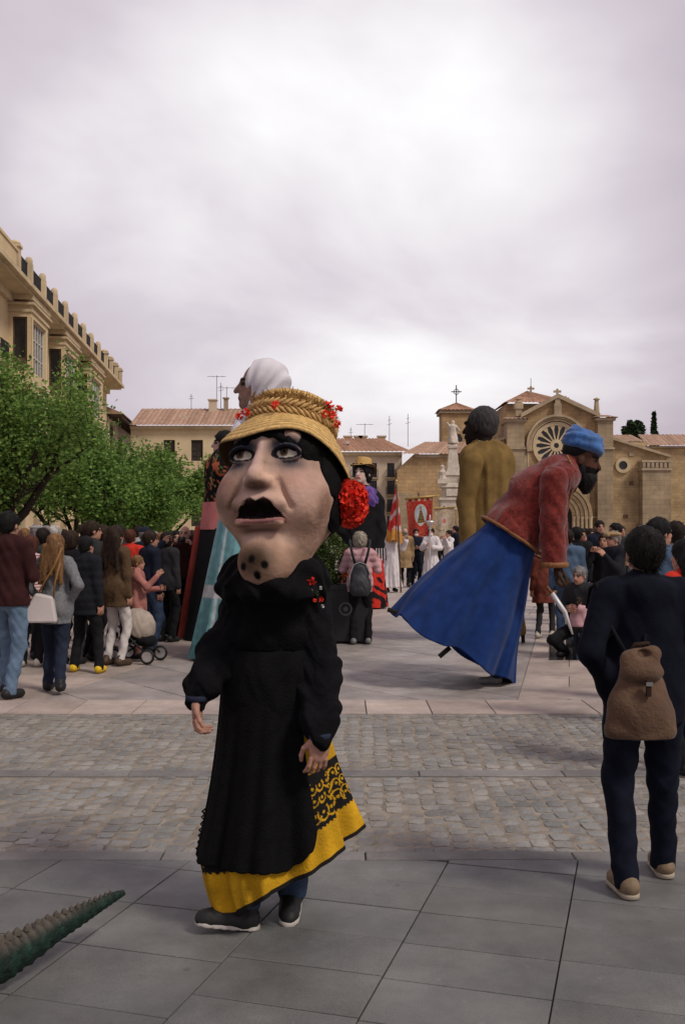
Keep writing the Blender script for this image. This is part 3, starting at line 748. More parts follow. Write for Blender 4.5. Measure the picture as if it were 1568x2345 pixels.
D2 = 98.0
H2 = empty('balcony_house', (X_(845, D2), D2, 0), 0, 'pale house with red hipped roof and rows of balcony windows behind the hat giantess', 'building')
a, b = xx(640, D2, 845), xx(920, D2, 845); ze = Z_(1036, D2)
ops = []
for px0, px1 in ((686, 702), (726, 742), (766, 782), (806, 822), (846, 863), (886, 903)):
    for yy0, yy1 in ((1093, 1060), (1132, 1100), (1172, 1142), (1212, 1180)): ops.append((xx(px0, D2, 845), xx(px1, D2, 845), Z_(yy0, D2), Z_(yy1, D2)))
m = MB(); wall_open(m, a, b, 0, ze, ops, 0, 0.3); m.poly([(b, 0, 0), (b, 10, 0), (b, 10, ze), (b, 0, ze)]); m.build('wall', stucco3, H2, keep=False)
for o in ops: window(H2, o[0] + .01, o[1] - .01, o[2] + .01, o[3] - .01, 0.2, shutter, 2, 2); balcony(H2, o[0] - 0.12, o[1] + 0.12, o[2], 0.0, 0.4, 0.75)
m = MB(); m.box(a, b, -0.4, 0.0, ze - 0.3, ze + 0.02); m.build('cornice', trim, H2, keep=False)
zr = Z_(1002, D2 + 5); x0r, x1r = xx(800, D2, 845), xx(925, D2, 845)
m = MB(); roof_tiles(m, ((a, -0.7, ze + 0.05), (b + 0.3, -0.7, ze + 0.05), (xx(878, D2, 845), 6, zr), (a, 6, zr)), 0.42, 0.09)
roof_tiles(m, ((b + 0.3, -0.7, ze + 0.05), (b + 3.0, 10, ze + 0.3), (xx(900, D2, 845), 10, zr), (xx(878, D2, 845), 6, zr)), 0.42, 0.09); m.build('roof', tiles, H2, keep=False)
m = MB(); m.box(xx(792, D2, 845), xx(800, D2, 845), 2.2, 2.6, ze + 1.05, ze + 1.35); m.build('skylight', wpaint, H2, keep=False)
for px, hh, k in ((804, 1.2, 0), (838, 1.6, 1), (898, 2.4, 0), (943, 2.6, 0)): antenna(H2, xx(px, D2, 845), 6.2, zr - 0.8, hh + 0.8, k)
for px in (797, 822, 834, 879): chimney(H2, xx(px, D2, 845), 6.4, zr - 0.8, 0.8, 1.0, stucco3)

# ---- stone side range and bell tower, then the church front
D3 = 96.0
RG = empty('stone_range', (X_(980, D3), D3, 0), 0, 'brown stone range with low tiled roof left of the church', 'building')
a, b = xx(909, D3, 980), xx(1160, D3, 980); ze = Z_(1040, D3)
m = MB(); m.prism([(a, 0), (b, 0), (b, ze), (a + 1.6, ze), (a + 0.5, ze - 1.0), (a, ze - 1.6)], 0, 8); m.build('wall', stone_ochre, RG, keep=False)
m = MB(); m.box(a - 0.1, a + 1.4, -0.5, -0.002, 0, 5.2); m.build('buttress', stone_grey, RG, keep=False)
zr = Z_(1010, D3 + 4)
m = MB(); roof_tiles(m, ((a + 0.3, -0.6, ze), (b, -0.6, ze), (b, 5, zr), (a + 3.0, 5, zr)), 0.4, 0.09); m.build('roof', tiles2, RG, keep=False)
m = MB(); m.box(a + 1.7, b, -0.3, -0.002, ze - 0.32, ze - 0.08); m.build('cornice', trim_grey, RG, keep=False)
D4 = 104.0
TW = empty('bell_tower', (X_(1046, D4), D4, 0), 0, 'square brown stone bell tower with pyramid tile roof and iron cross', 'tower')
hw = (X_(1080, D4) - X_(1011, D4)) / 2; zt = Z_(946, D4)
m = MB(); m.box(-hw, hw, 0, 2 * hw, 0, zt); m.build('shaft', stone_ochre, TW, keep=False)
m = MB(); m.box(-hw - 0.25, hw + 0.25, -0.25, 2 * hw + 0.25, zt, zt + 0.3); m.build('cornice', trim_grey, TW, keep=False)
m = MB(); ap = (0.1, hw, Z_(926, D4) + 0.35); hv = hw + 0.4; zb = zt + 0.32; yb = 2 * hw + 0.4
for q in (((-hv, -0.4, zb), (hv, -0.4, zb)), ((hv, -0.4, zb), (hv, yb, zb)), ((hv, yb, zb), (-hv, yb, zb)), ((-hv, yb, zb), (-hv, -0.4, zb))): roof_tiles(m, (q[0], q[1], ap, ap), 0.4, 0.08)
m.build('roof', tiles, TW, keep=False)
m = MB(); zx = ap[2]; m.tube([(0.1, hw, zx - 0.1), (0.1, hw, zx + 1.9)], 0.06, 5); m.tube([(-0.45, hw, zx + 1.2), (0.65, hw, zx + 1.2)], 0.055, 5); m.lathe([(0.25, 0), (0.32, 0.05), (0.25, 0.1)], (0.1, hw - 0.05, zx + 1.2), 10, axis='y'); m.build('cross', iron, TW, keep=False)
m = MB(); m.prism([(-0.55, zt - 4.4), (0.55, zt - 4.4), (0.55, zt - 2.6), (0.3, zt - 2.15), (-0.3, zt - 2.15), (-0.55, zt - 2.6)], -0.02, 0.4); m.build('belfry_opening', darkglass, TW, keep=False)

DC = 95.0
CHU = empty('church', (X_(1272, DC), DC, 0), 0, 'old brown stone church with gabled front, rose window and arched portal', 'church')
U = lambda p: X_(p, DC) - X_(1272, DC)
W = lambda y: Z_(y, DC)
m = MB(); m.prism([(U(1196), 0), (U(1364), 0), (U(1364), W(949)), (U(1274), W(908)), (U(1196), W(949))], 0, 2.5); m.build('front_wall', stone_ochre, CHU, keep=False)
m = MB()
for (p0, p1, q0, q1) in ((1190, 950, 1274, 905), (1274, 905, 1370, 950)):
    x0, x1 = U(p0), U(p1 if False else (p1 and q0)); z0, z1 = W(p1), W(q1)
    m.prism([(x0, z0 - 0.28), (x1, z1 - 0.28), (x1, z1 + 0.12), (x0, z0 + 0.12)], -0.55, 2.6)
m.build('gable_coping', trim_grey, CHU, keep=False)
def buttress(p0, p1, ytop, roofy):
    m = MB(); m.box(U(p0), U(p1), -0.9, 2.4, 0, W(ytop)); bo = m.build('buttress', stone_grey, CHU, keep=False)
    m = MB(); m.box(U(p0) - 0.12, U(p1) + 0.12, -1.05, 2.5, W(1030), W(1026)); m.build('moulding', trim_grey, bo, keep=False)
    m = MB(); m.box(U(p0) - 0.2, U(p1) + 0.2, -1.1, 2.5, W(ytop) - 0.25, W(ytop)); m.build('moulding', trim_grey, bo, keep=False)
    m = MB(); xm = (U(p0) + U(p1)) / 2; roof_tiles(m, ((U(p0) - 0.4, -1.3, W(ytop) + 0.02), (U(p1) + 0.4, -1.3, W(ytop) + 0.02), (U(p1) - 0.2, 1.0, W(roofy)), (U(p0) + 0.2, 1.0, W(roofy))), 0.36, 0.08)
    roof_tiles(m, ((U(p1) + 0.4, -1.3, W(ytop) + 0.02), (U(p1) + 0.4, 2.6, W(ytop) + 0.02), (U(p1) - 0.2, 1.2, W(roofy)), (U(p1) - 0.2, 1.0, W(roofy))), 0.36, 0.08)
    roof_tiles(m, ((U(p0) - 0.4, 2.6, W(ytop) + 0.02), (U(p0) - 0.4, -1.3, W(ytop) + 0.02), (U(p0) + 0.2, 1.0, W(roofy)), (U(p0) + 0.2, 1.2, W(roofy))), 0.36, 0.08)
    m.build('buttress_roof', tiles2, bo, keep=False)
buttress(1157, 1196, 962, 952); buttress(1362, 1397, 959, 948)
for p, y0, y1, kind in ((1187, 953, 915, 0), (1366, 950, 909, 1)):
    m = MB(); h = W(y1) - W(y0)
    if kind: m.lathe([(0.36, 0), (0.3, 0.1), (0.2, h * 0.85), (0.34, h * 0.87), (0.3, h * 0.92), (0.0, h)], (U(p), 0.2, W(y0)), 6)
    else: m.box(U(p) - 0.28, U(p) + 0.28, -0.1, 0.5, W(y0), W(y0) + h * 0.45); m.box(U(p) - 0.4, U(p) + 0.4, -0.2, 0.6, W(y0) + h * 0.45, W(y0) + h * 0.8); m.lathe([(0.3, 0), (0.36, 0.1), (0.15, 0.25), (0.3, 0.4), (0.0, 0.5)], (U(p), 0.2, W(y0) + h * 0.8), 8)
    m.build('pinnacle', trim_grey, CHU, keep=False)
# crosses on gable and lantern
for p, y0, y1, yy in ((1275, 909, 890, 0.0), (1336, 921, 907, 9.0), (1261, 901, 884, 10.0)):
    k = 1 + yy / DC; xq = U(p) * k; z0, z1 = Z_(y0, DC + yy), Z_(y1, DC + yy); h = z1 - z0
    m = MB(); m.box(xq - 0.09, xq + 0.09, yy - 0.09, yy + 0.09, z0, z1); m.box(xq - 0.36, xq - 0.09, yy - 0.08, yy + 0.08, z0 + h * 0.55, z0 + h * 0.8); m.box(xq + 0.09, xq + 0.36, yy - 0.08, yy + 0.08, z0 + h * 0.55, z0 + h * 0.8); m.build('cross', trim_grey, CHU, keep=False)
m = MB(); m.tube([(U(1261) * 1.1, 10, Z_(886, DC + 10)), (U(1261) * 1.1, 10, Z_(866, DC + 10))], 0.03, 4); m.build('lightning_rod', iron, CHU, keep=False)
m = MB(); m.box(U(1274) - 0.35, U(1274) + 0.35, -0.5, -0.002, W(950), W(925)); m.box(U(1274) - 0.25, U(1274) + 0.25, -0.45, -0.002, W(925), W(912)); m.build('niche_statue', trim_grey, CHU, keep=False)
# lantern behind the gable with pyramid roof
yl = 8.0; kk = 1 + yl / DC
m = MB(); m.box(U(1196) * kk, U(1340) * kk, yl, yl + 10, 5, Z_(924, DC + yl)); m.build('lantern', stone_ochre, CHU, keep=False)
m = MB(); zb = Z_(923, DC + yl); x0, x1 = U(1190) * kk, U(1349) * kk; ap = (U(1264) * kk, yl + 5, Z_(898, DC + yl + 5) + 0.1)
for q in (((x0, yl - 0.6, zb), (x1, yl - 0.6, zb)), ((x1, yl - 0.6, zb), (x1, yl + 10.6, zb)), ((x0, yl + 10.6, zb), (x0, yl - 0.6, zb))): roof_tiles(m, (q[0], q[1], ap, ap), 0.4, 0.08)
m.build('roof', tiles, CHU, keep=False)
# rose window: stepped arch rings, tracery wheel, dark glass
rc = (U(1272), W(1020)); r_ = lambda px: px / FPX * DC
def ring(name, r0, r1, y0, y1, mat, parent, arc=(0, 2 * math.pi), n=48, c=rc):
    m = MB(); pr = [(r0, y1), (r0, y0), (r1, y0), (r1, y1)]
    m.lathe(pr, (c[0], 0, c[1]), n, axis='y', arc=arc); return m.build(name, mat, parent, keep=False)
rose = ring('rose_window', r_(46), r_(54), -0.22, -0.003, trim, CHU)
m = MB(); m.lathe([(0.0, -0.03), (r_(47), -0.03)], (rc[0], 0, rc[1]), 48, axis='y'); m.build('pane', darkglass, rose, keep=False)
for i in range(16):
    th = 2 * math.pi * (i + 0.5) / 16; ca, sa = math.cos(th), math.sin(th)
    m = MB(); w0 = 0.075; pts = []
    for r0, w in ((r_(13), 0.07), (r_(36), 0.07), (r_(41), 0.16), (r_(47), 0.26)): pts.append((r0, w))
    poly = [(rc[0] + ca * r - sa * w, rc[1] + sa * r + ca * w) for r, w in pts][::-1] + [(rc[0] + ca * r + sa * w, rc[1] + sa * r - ca * w) for r, w in pts]
    m.prism(poly, -0.17, -0.035); m.build('spoke', trim, rose, keep=False)
ring('hub', r_(6), r_(14), -0.2, -0.032, trim, rose, n=24)
for r0, r1, y in ((56, 60, -0.35), (61, 64, -0.5), (65, 70, -0.65)): ring('arch_ring', r_(r0), r_(r1), y, -0.003, trim_grey if r0 != 61 else stone_mix, CHU, (R(-12), R(192)), 40)
for p in (1200, 1206, 1338, 1344):
    m = MB(); m.lathe([(0.14, 0), (0.14, W(1030)), (0.25, W(1030) + 0.05), (0.25, W(1030) + 0.35)], (U(p), -0.25, 0), 8); m.build('colonnette', trim_grey, CHU, keep=False)
m = MB(); m.box(U(1197), U(1361), -0.22, -0.002, W(1098), W(1094)); m.build('string_course', trim_grey, CHU, keep=False)
# portal: stepped arches over jamb columns
pc = (U(1274), W(1182))
m = MB(); pts = [(pc[0] + r_(34) * math.cos(R(t)), pc[1] + r_(34) * math.sin(R(t))) for t in range(0, 181, 12)]; m.prism([(pc[0] - r_(34), 0), (pc[0] + r_(34), 0)] + pts, -0.02, 0.3); m.build('doorway', material('door_dark', (0.012, 0.009, 0.007), var=0.3), CHU, keep=False)
for i in range(5):
    r0 = 35 + i * 8.4; ring('portal_arch', r_(r0), r_(r0 + 7.2), -0.15 - i * 0.22, -0.003, trim if i % 2 else stone_mix, CHU, (0, math.pi), 32, pc)
    for s in (-1, 1):
        m = MB(); xq = pc[0] + s * r_(r0 + 3.6); m.lathe([(0.13, 0.3), (0.13, pc[1] - 0.4), (0.2, pc[1] - 0.02)], (xq, -0.15 - i * 0.2, 0), 8); m.box(xq - 0.15, xq + 0.15, -0.1 - i * 0.2, -0.003, 0, pc[1] - 0.003); m.build('jamb_column', trim, CHU, keep=False)
m = MB(); m.box(U(1330), U(1362), -0.25, -0.002, W(1186), W(1181)); m.build('string_course', trim_grey, CHU, keep=False)
# small blocked window
m = MB(); m.box(U(1334), U(1346), -0.1, -0.003, W(1056), W(1032)); m.build('plaque', trim_grey, CHU, keep=False)
# side aisles
m = MB(); m.prism([(U(1398), 0), (U(1528), 0), (U(1528), W(1043)), (U(1398), W(1003))], 0.3, 20); m.build('aisle_wall', stone_mix, CHU, keep=False)
m = MB(); m.prism([(U(1397), W(1003) - 0.1), (U(1534), W(1045) - 0.1), (U(1534), W(1045) + 0.14), (U(1397), W(1003) + 0.14)], -0.15, 20.4); m.build('aisle_coping', trim_grey, CHU, keep=False)
m = MB(); m.prism([(U(1060), 0), (U(1156), 0), (U(1156), W(1001)), (U(1060), W(1034))], 0.3, 12); m.build('aisle_wall', stone_mix, CHU, keep=False)
m = MB(); m.prism([(U(1056), W(1036) - 0.1), (U(1157), W(1002) - 0.1), (U(1157), W(1002) + 0.14), (U(1056), W(1036) + 0.14)], -0.15, 12.4); m.build('aisle_coping', trim_grey, CHU, keep=False)
oc = ring('oculus', r_(10), r_(17.5), 0.05, 0.297, trim, CHU, n=32, c=(U(1426), W(1065)))
m = MB(); m.lathe([(0.0, 0.27), (r_(11), 0.27)], (U(1426), 0, W(1065)), 24, axis='y'); m.build('pane', darkglass, oc, keep=False)
m = MB(); m.box(U(1463), U(1527), -1.0, 0.297, 0, W(1074)); m.build('aisle_buttress', stone_grey, CHU, keep=False)
m = MB(); m.box(U(1461), U(1529), -1.15, 0.296, W(1078), W(1073)); m.box(U(1463), U(1527), -0.9, 0.296, W(1073), W(1060)); m.box(U(1461), U(1529), -1.1, 0.296, W(1060), W(1055))
for k in range(7): x = U(1466) + (U(1524) - U(1466)) * k / 6; m.box(x - 0.12, x + 0.12, -1.08, -0.9, W(1072), W(1061))
m.build('corbel_table', trim_grey, CHU, keep=False)
m = MB(); m.box(U(1441), U(1452), 0.2, 0.297, W(1043), W(1035)); m.build('plaque', trim_grey, CHU, keep=False)
for p, y in ((1379, 1049), (1385, 1092), (1433, 1186), (1393, 1161), (1446, 1110)):
    m = MB(); m.box(U(p) - 0.2, U(p) + 0.2, 0.18, 0.3, W(y), W(y) + 0.35); m.build('dark_block', material('dark_block', (0.12, 0.07, 0.045), var=0.4), CHU, keep=False)
# far right range
D5 = 101.0
RR = empty('side_chapel_range', (X_(1560, D5), D5, 0), 0, 'long stone range with tiled roof right of the church', 'building')
V5 = lambda p: X_(p, D5) - X_(1560, D5)
m = MB(); m.prism([(V5(1395), 0), (V5(1800), 0), (V5(1800), Z_(1021, D5)), (V5(1480), Z_(1021, D5)), (V5(1480), Z_(1012, D5)), (V5(1395), Z_(1012, D5))], 0, 10); m.build('wall', stone_mix, RR, keep=False)
m = MB(); roof_tiles(m, ((V5(1478), -0.6, Z_(1021, D5)), (V5(1800), -0.6, Z_(1021, D5)), (V5(1800), 5, Z_(995, D5 + 5)), (V5(1492), 5, Z_(995, D5 + 5))), 0.42, 0.09)
roof_tiles(m, ((V5(1397), 0.2, Z_(1011, D5)), (V5(1478), 0.2, Z_(1011, D5)), (V5(1478), 5, Z_(996, D5 + 5)), (V5(1397), 5, Z_(996, D5 + 5))), 0.42, 0.09); m.build('roof', tiles2, RR, keep=False)
m = MB(); m.box(V5(1480), V5(1800), -0.3, -0.002, Z_(1026, D5), Z_(1022, D5)); m.build('cornice', trim_grey, RR, keep=False)

# ---- column monument in the square
DM = 70.0
MO = empty('monument', (X_(1036, DM), DM, 0), 0, 'white stone monument with tall obelisk and statue on top, behind the banners', 'monument')
mz = lambda y: Z_(y, DM); s_ = lambda px: px / FPX * DM
white_stone = material('white_limestone', (0.52, 0.46, 0.38), rough=0.85, var=0.3, scale=1.5, bump=0.4, bscale=6, spec=0.15, detail=7)
def msec(name, prof, n=4, rot=R(45)):
    m = MB(); m.lathe([(r * (1.414 if n == 4 else 1), z) for r, z in prof], (0, 0, 0), n, arc=(rot, rot + 2 * math.pi)); return m.build(name, white_stone, MO, keep=False)
msec('plinth', [(s_(30), 0), (s_(30), mz(1146)), (s_(34), mz(1145)), (s_(34), mz(1140)), (s_(0.1), mz(1139))])
msec('base', [(s_(24), mz(1141)), (s_(23), mz(1118)), (s_(29), mz(1116)), (s_(27), mz(1108)), (s_(17), mz(1106)), (s_(17), mz(1092)), (s_(20), mz(1088)), (s_(15), mz(1078)), (s_(14), mz(1074))])
msec('obelisk', [(s_(14), mz(1076)), (s_(8.5), mz(1028)), (s_(11), mz(1026)), (s_(11), mz(1022)), (s_(7), mz(1016)), (s_(6), mz(1010))])
for sx_ in (-1, 1):
    m = MB(); m.box(sx_ * s_(26) - 0.35, sx_ * s_(26) + 0.35, -1.0, -0.3, mz(1108), mz(1098)); m.lathe([(0.3, 0), (0.22, 0.25), (0.26, 0.5), (0.12, 0.7), (0.16, 0.9), (0.0, 1.02)], (sx_ * s_(26), -0.65, mz(1098)), 8); m.build('corner_figure', white_stone, MO, keep=False)
m = MB(); m.box(-0.55, 0.55, -0.9, -0.55, mz(1136), mz(1120)); m.build('coat_of_arms', white_stone, MO, keep=False)
g = SDF((-0.7, -0.6, mz(1012)), (0.7, 0.6, mz(955)), 0.05); zs_ = mz(1012); H_ = mz(964) - zs_
g.cone((0, 0, zs_), (0, 0, zs_ + H_ * 0.55), 0.38, 0.26, 0.05); g.ell((0, 0, zs_ + H_ * 0.68), (0.3, 0.22, 0.28)); g.ell((0, 0, zs_ + H_ * 0.93), (0.13, 0.14, 0.17)); g.cone((0.25, 0, zs_ + H_ * 0.75), (0.42, -0.2, zs_ + H_ * 0.55), 0.1, 0.08); g.cone((-0.25, 0, zs_ + H_ * 0.75), (-0.4, -0.15, zs_ + H_ * 0.9), 0.1, 0.07); g.fold(0.02, 6, 6, 5)
obj('statue', g.mesh('statue'), white_stone, MO, keep=False)

# ================================================================== TREES
bark = material('bark', (0.03, 0.024, 0.018), rough=0.95, var=0.4, scale=12, bump=0.8, bscale=30, spec=0.1)
def leaf_mat(name, c1, c2, trans=0.35):
    m = bpy.data.materials.new(name); m.use_nodes = True
    nt = m.node_tree; n = nt.nodes; l = nt.links; b = n['Principled BSDF']
    b.inputs['Roughness'].default_value = 0.6; b.inputs['Specular IOR Level'].default_value = 0.25
    g = n.new('ShaderNodeNewGeometry'); rr = n.new('ShaderNodeValToRGB'); l.new(g.outputs['Random Per Island'], rr.inputs[0])
    rr.color_ramp.elements[0].color = (*c1, 1); rr.color_ramp.elements[1].color = (*c2, 1); l.new(rr.outputs[0], b.inputs['Base Color'])
    tr = n.new('ShaderNodeBsdfTranslucent'); l.new(rr.outputs[0], tr.inputs[0]); mx = n.new('ShaderNodeMixShader'); mx.inputs[0].default_value = trans
    l.new(b.outputs[0], mx.inputs[1]); l.new(tr.outputs[0], mx.inputs[2]); l.new(mx.outputs[0], n['Material Output'].inputs['Surface'])
    MATS[name] = m; return m
leaf_a = leaf_mat('leaf_spring', (0.075, 0.155, 0.032), (0.23, 0.36, 0.075))
leaf_b = leaf_mat('leaf_deep', (0.068, 0.15, 0.032), (0.21, 0.34, 0.07))
leaf_c = leaf_mat('leaf_conifer', (0.028, 0.055, 0.012), (0.10, 0.15, 0.025), 0.2)
leaf_d = leaf_mat('leaf_dark', (0.018, 0.040, 0.018), (0.05, 0.085, 0.03), 0.2)
def leaves_mesh(name, cen, size, jitter=0.35, aspect=0.6):
    """one folded-looking diamond per leaf with a random turn"""
    cen = np.asarray(cen, float); n = len(cen)
    a = rng.normal(size=(n, 3)); a[:, 2] *= 0.6; a /= np.linalg.norm(a, axis=1)[:, None]
    b = np.cross(a, rng.normal(size=(n, 3))); b /= np.linalg.norm(b, axis=1)[:, None]
    s = size * (1 + jitter * rng.uniform(-1, 1, n))[:, None]
    c = np.cross(a, b) * 0.18
    P = np.stack([cen - a * s, cen + b * s * aspect + c * s, cen + a * s, cen - b * s * aspect + c * s], 1)
    return np_mesh(name, P.reshape(-1, 3), np.arange(4 * n).reshape(n, 4), smooth=False)
def grow_tree(name, base, top, spread, trunk_r, label, group, leaf, n_leaf, seed, lsize=0.075, split=1.6, skip=0.0):
    rd = random.Random(seed); T = empty(name, base, 0, label, 'tree', group)
    H = top; tips = []; m = MB()
    def branch(p, d, L, r, lev):
        q = p.copy(); pts = [q.copy()]; rs = [r]; n = 4
        for i in range(n):
            d = (d + Vector((rd.uniform(-1, 1), rd.uniform(-1, 1), rd.uniform(-0.3, 0.7))) * 0.22).normalized()
            q = q + d * L / n; pts.append(q.copy()); rs.append(r * (1 - 0.5 * (i + 1) / n))
            if lev >= 1: tips.append((q.copy(), lev))
        m.tube(pts, rs, 6 if lev < 2 else 4, caps=False)
        if lev < 3:
            k = rd.choice((3, 3, 4)) if lev < 2 else 3
            for i in range(k):
                a = rd.uniform(0, 6.283); el = rd.uniform(0.25, 0.95)
                nd = Vector((math.cos(a) * math.cos(el), math.sin(a) * math.cos(el), math.sin(el) * 0.9))
                nd = (nd + d * 0.55).normalized(); st = pts[rd.choice((2, 3, 4))]
                branch(st, nd, L * rd.uniform(0.55, 0.78), rs[-1] * 0.75, lev + 1)
    branch(Vector((0, 0, -0.05)), Vector((0, 0, 1)), split + 0.6, trunk_r, 0)
    for i in range(5):
        a = 6.283 * i / 5 + rd.uniform(-0.4, 0.4); el = rd.uniform(0.35, 1.1)
        branch(Vector((0, 0, split + rd.uniform(-0.2, 0.7))), Vector((math.cos(a) * math.cos(el), math.sin(a) * math.cos(el), math.sin(el))), spread * rd.uniform(0.45, 0.65), trunk_r * 0.5, 1)
    pts = np.array([t[0] for t in tips]); 
    ext = pts.max(0); zmax = pts[:, 2].max(); rmax = np.percentile(np.hypot(pts[:, 0], pts[:, 1]), 97)
    sxy, sz = spread / rmax, (H - split) / (zmax - split)
    def fit(P): P = np.array(P, float); P[:, 0] *= np.where(P[:, 2] > split * 0.8, sxy, 1); P[:, 1] *= np.where(P[:, 2] > split * 0.8, sxy, 1); P[:, 2] = np.where(P[:, 2] > split, split + (P[:, 2] - split) * sz, P[:, 2]); return P
    m.v = [tuple(q) for q in fit(m.v)]; m.build('trunk', bark, T, smooth=True, keep=False)
    pts = fit(pts); lev = np.array([t[1] for t in tips])
    pts = pts[(lev >= 2)]
    k = rng.integers(0, len(pts), n_leaf); cen = pts[k] + rng.normal(size=(n_leaf, 3)) * 0.30 * spread / 3 * np.array([1, 1, 0.7])
    dens = np.sin(cen[:, 0] * 2.3 + seed) + np.sin(cen[:, 1] * 2.1 + 1.3 * seed) + np.sin(cen[:, 2] * 2.7 + 2 * seed)
    cen = cen[(dens > -1.6 + skip * 2) & (cen[:, 2] > 1.25)]
    obj('crown', leaves_mesh('crown', cen, lsize), leaf, T, keep=False)
    return T
G = 'leafy plane trees in front of the ochre house'
def gp(xd, d): return (X_(xd, d), d, 0)
grow_tree('plane_tree', gp(22, 27), 6.5, 2.5, 0.15, 'tall fresh green tree at far left with open crown and dark forked limbs', G, leaf_a, 30000, 3, 0.060, 1.3)
grow_tree('plane_tree', gp(285, 34), 5.4, 2.7, 0.14, 'dense round green tree in the middle of the left row, before the gallery house', G, leaf_b, 36000, 5, 0.066, 1.1)
grow_tree('plane_tree', gp(372, 41), 5.0, 2.0, 0.13, 'small green tree at right end of the left row, before the cream house', G, leaf_a, 24000, 9, 0.072, 1.0)
grow_tree('plane_tree', gp(-60, 33), 6.2, 3.2, 0.18, 'green tree cut off by the left edge of the photo', G, leaf_b, 12000, 12, 0.085, 1.6)
grow_tree('plane_tree', gp(175, 40), 5.2, 2.8, 0.14, 'shaded green tree behind the tall far left tree', G, leaf_b, 20000, 15, 0.075, 1.0)
# trees behind the church, right
def cypress(loc, h, r, label, n, leaf, seed, name='cypress_tree'):
    T = empty(name, loc, 0, label, 'tree')
    m = MB(); m.tube([(0, 0, 0), (0, 0, h * 0.9)], [0.22, 0.05], 6); m.build('trunk', bark, T, keep=False)
    t = rng.uniform(0.12, 1, n); a = rng.uniform(0, 6.283, n); prof = np.where(t < 0.4, 0.9 + 0.1 * t / 0.4, (1 - t) / 0.6) ** 0.85
    rr = r * prof * np.sqrt(rng.uniform(0.15, 1, n)) * (1 + 0.4 * np.sin(3 * a + 9 * t + seed)); cen = np.stack([rr * np.cos(a), rr * np.sin(a), t * h], 1)
    obj('crown', leaves_mesh('crown', cen, 0.28), leaf, T, keep=False)
DT = 120.0
cypress((X_(1496, DT), DT, 0), Z_(944, DT), 0.95, 'dark pointed cypress rising behind the tiled roof at right', 2600, leaf_d, 1)
T = empty('round_tree', (X_(1449, DT), DT, 0), 0, 'dark rounded tree top behind the tiled roof at right', 'tree')
m = MB(); m.tube([(0, 0, 0), (0, 0, 10)], [0.3, 0.15], 6); m.build('trunk', bark, T, keep=False)
c = rng.normal(size=(2600, 3)); c /= np.linalg.norm(c, axis=1)[:, None]; c *= (rng.uniform(0.2, 1, 2600) ** 0.4)[:, None] * (1 + 0.22 * np.sin(c[:, :1] * 7 + c[:, 2:] * 5)); c = c * np.array([1.15, 1.2, 1.6]) + np.array([0, 0, Z_(995, DT) + 0.1])
obj('crown', leaves_mesh('crown', c, 0.26), leaf_d, T, keep=False)
# rooftop plant on the ochre house terrace
loc = LB.location + e_dir * 29.0
T = empty('terrace_bush', (loc.x - 0.5, loc.y, 14.2), 0, 'dark bush standing on the roof terrace of the ochre house', 'plant')
m = MB(); m.lathe([(0.3, 0), (0.4, 0.6), (0.4, 0.65)], (0, 0, 0.004), 10); m.build('pot', trim_grey, T, keep=False)
c = rng.normal(size=(900, 3)); c /= np.linalg.norm(c, axis=1)[:, None]; c *= (rng.uniform(0.1, 1, 900) ** 0.5)[:, None]; c = c * np.array([0.5, 0.5, 0.8]) + np.array([0, 0, 1.25])
obj('crown', leaves_mesh('crown', c, 0.12), leaf_d, T, keep=False)

# ================================================================== PEOPLE
skin_mat = material('skin', (0.4, 0.22, 0.15), rough=0.6, var=0.12, scale=30, bump=0.15, bscale=150, spec=0.3, attr=True)
SKIN = (0.40, 0.215, 0.145); SKIN2 = (0.33, 0.165, 0.105); SKIN3 = (0.46, 0.27, 0.19)
def V3(*a): return np.array(a, float)
def rot3(yaw=0, pitch=0, roll=0): return np.array(Matrix.Rotation(R(yaw), 3, 'Z') @ Matrix.Rotation(R(pitch), 3, 'X') @ Matrix.Rotation(R(roll), 3, 'Y'))
def hand_arrays(curl, spread, h=0.0045, fat=1.0):
    """right hand hanging from a wrist at the origin: fingers towards -z, palm towards +x, thumb towards -y"""
    g = SDF((-0.04, -0.10, -0.21), (0.085, 0.06, 0.02), h)
    g.cone((0, 0.0, 0.015), (0, 0, -0.02), 0.026 * fat, 0.024 * fat, 0.01, sq=(0.75, 1, 1))
    g.ell((0.0, 0.0, -0.052), (0.017, 0.042, 0.052), 0.02)
    for i, (y, L) in enumerate(((-0.031, 0.076), (-0.0105, 0.086), (0.0105, 0.080), (0.030, 0.064))):
        p = V3(0.0, y, -0.088); a = curl[0] + 4 * i; sp = spread * (i - 1.5)
        for k, (f, r0, r1) in enumerate(((0.42, 0.0098, 0.0092), (0.32, 0.0092, 0.0084), (0.26, 0.0084, 0.0068))):
            d = V3(math.sin(R(a)), math.sin(R(sp)), -math.cos(R(a))); q = p + d * L * f
            g.cone(p, q, r0 * fat, r1 * fat, 0.003); p = q; a += curl[1 + k] if k < 2 else 0
    g.cone((0.006, -0.03, -0.02), (0.022, -0.058, -0.052), 0.016, 0.0115, 0.012); g.cone((0.022, -0.058, -0.052), (0.036, -0.062, -0.082), 0.0112, 0.010, 0.003); g.cone((0.036, -0.062, -0.082), (0.046, -0.056, -0.103), 0.010, 0.0078, 0.003)
    me = g.mesh('hand'); V = verts_of(me); Fq = np.zeros(len(me.polygons) * 4, np.int32); me.loops.foreach_get('vertex_index', Fq); bpy.data.meshes.remove(me)
    return V, Fq.reshape(-1, 4)
HAND_REST = hand_arrays((12, 28, 24), 4); HAND_GRIP = hand_arrays((48, 62, 50), 1)
HAND_REST_L = hand_arrays((12, 28, 24), 4, 0.0075); HAND_GRIP_L = hand_arrays((48, 62, 50), 1, 0.0075)
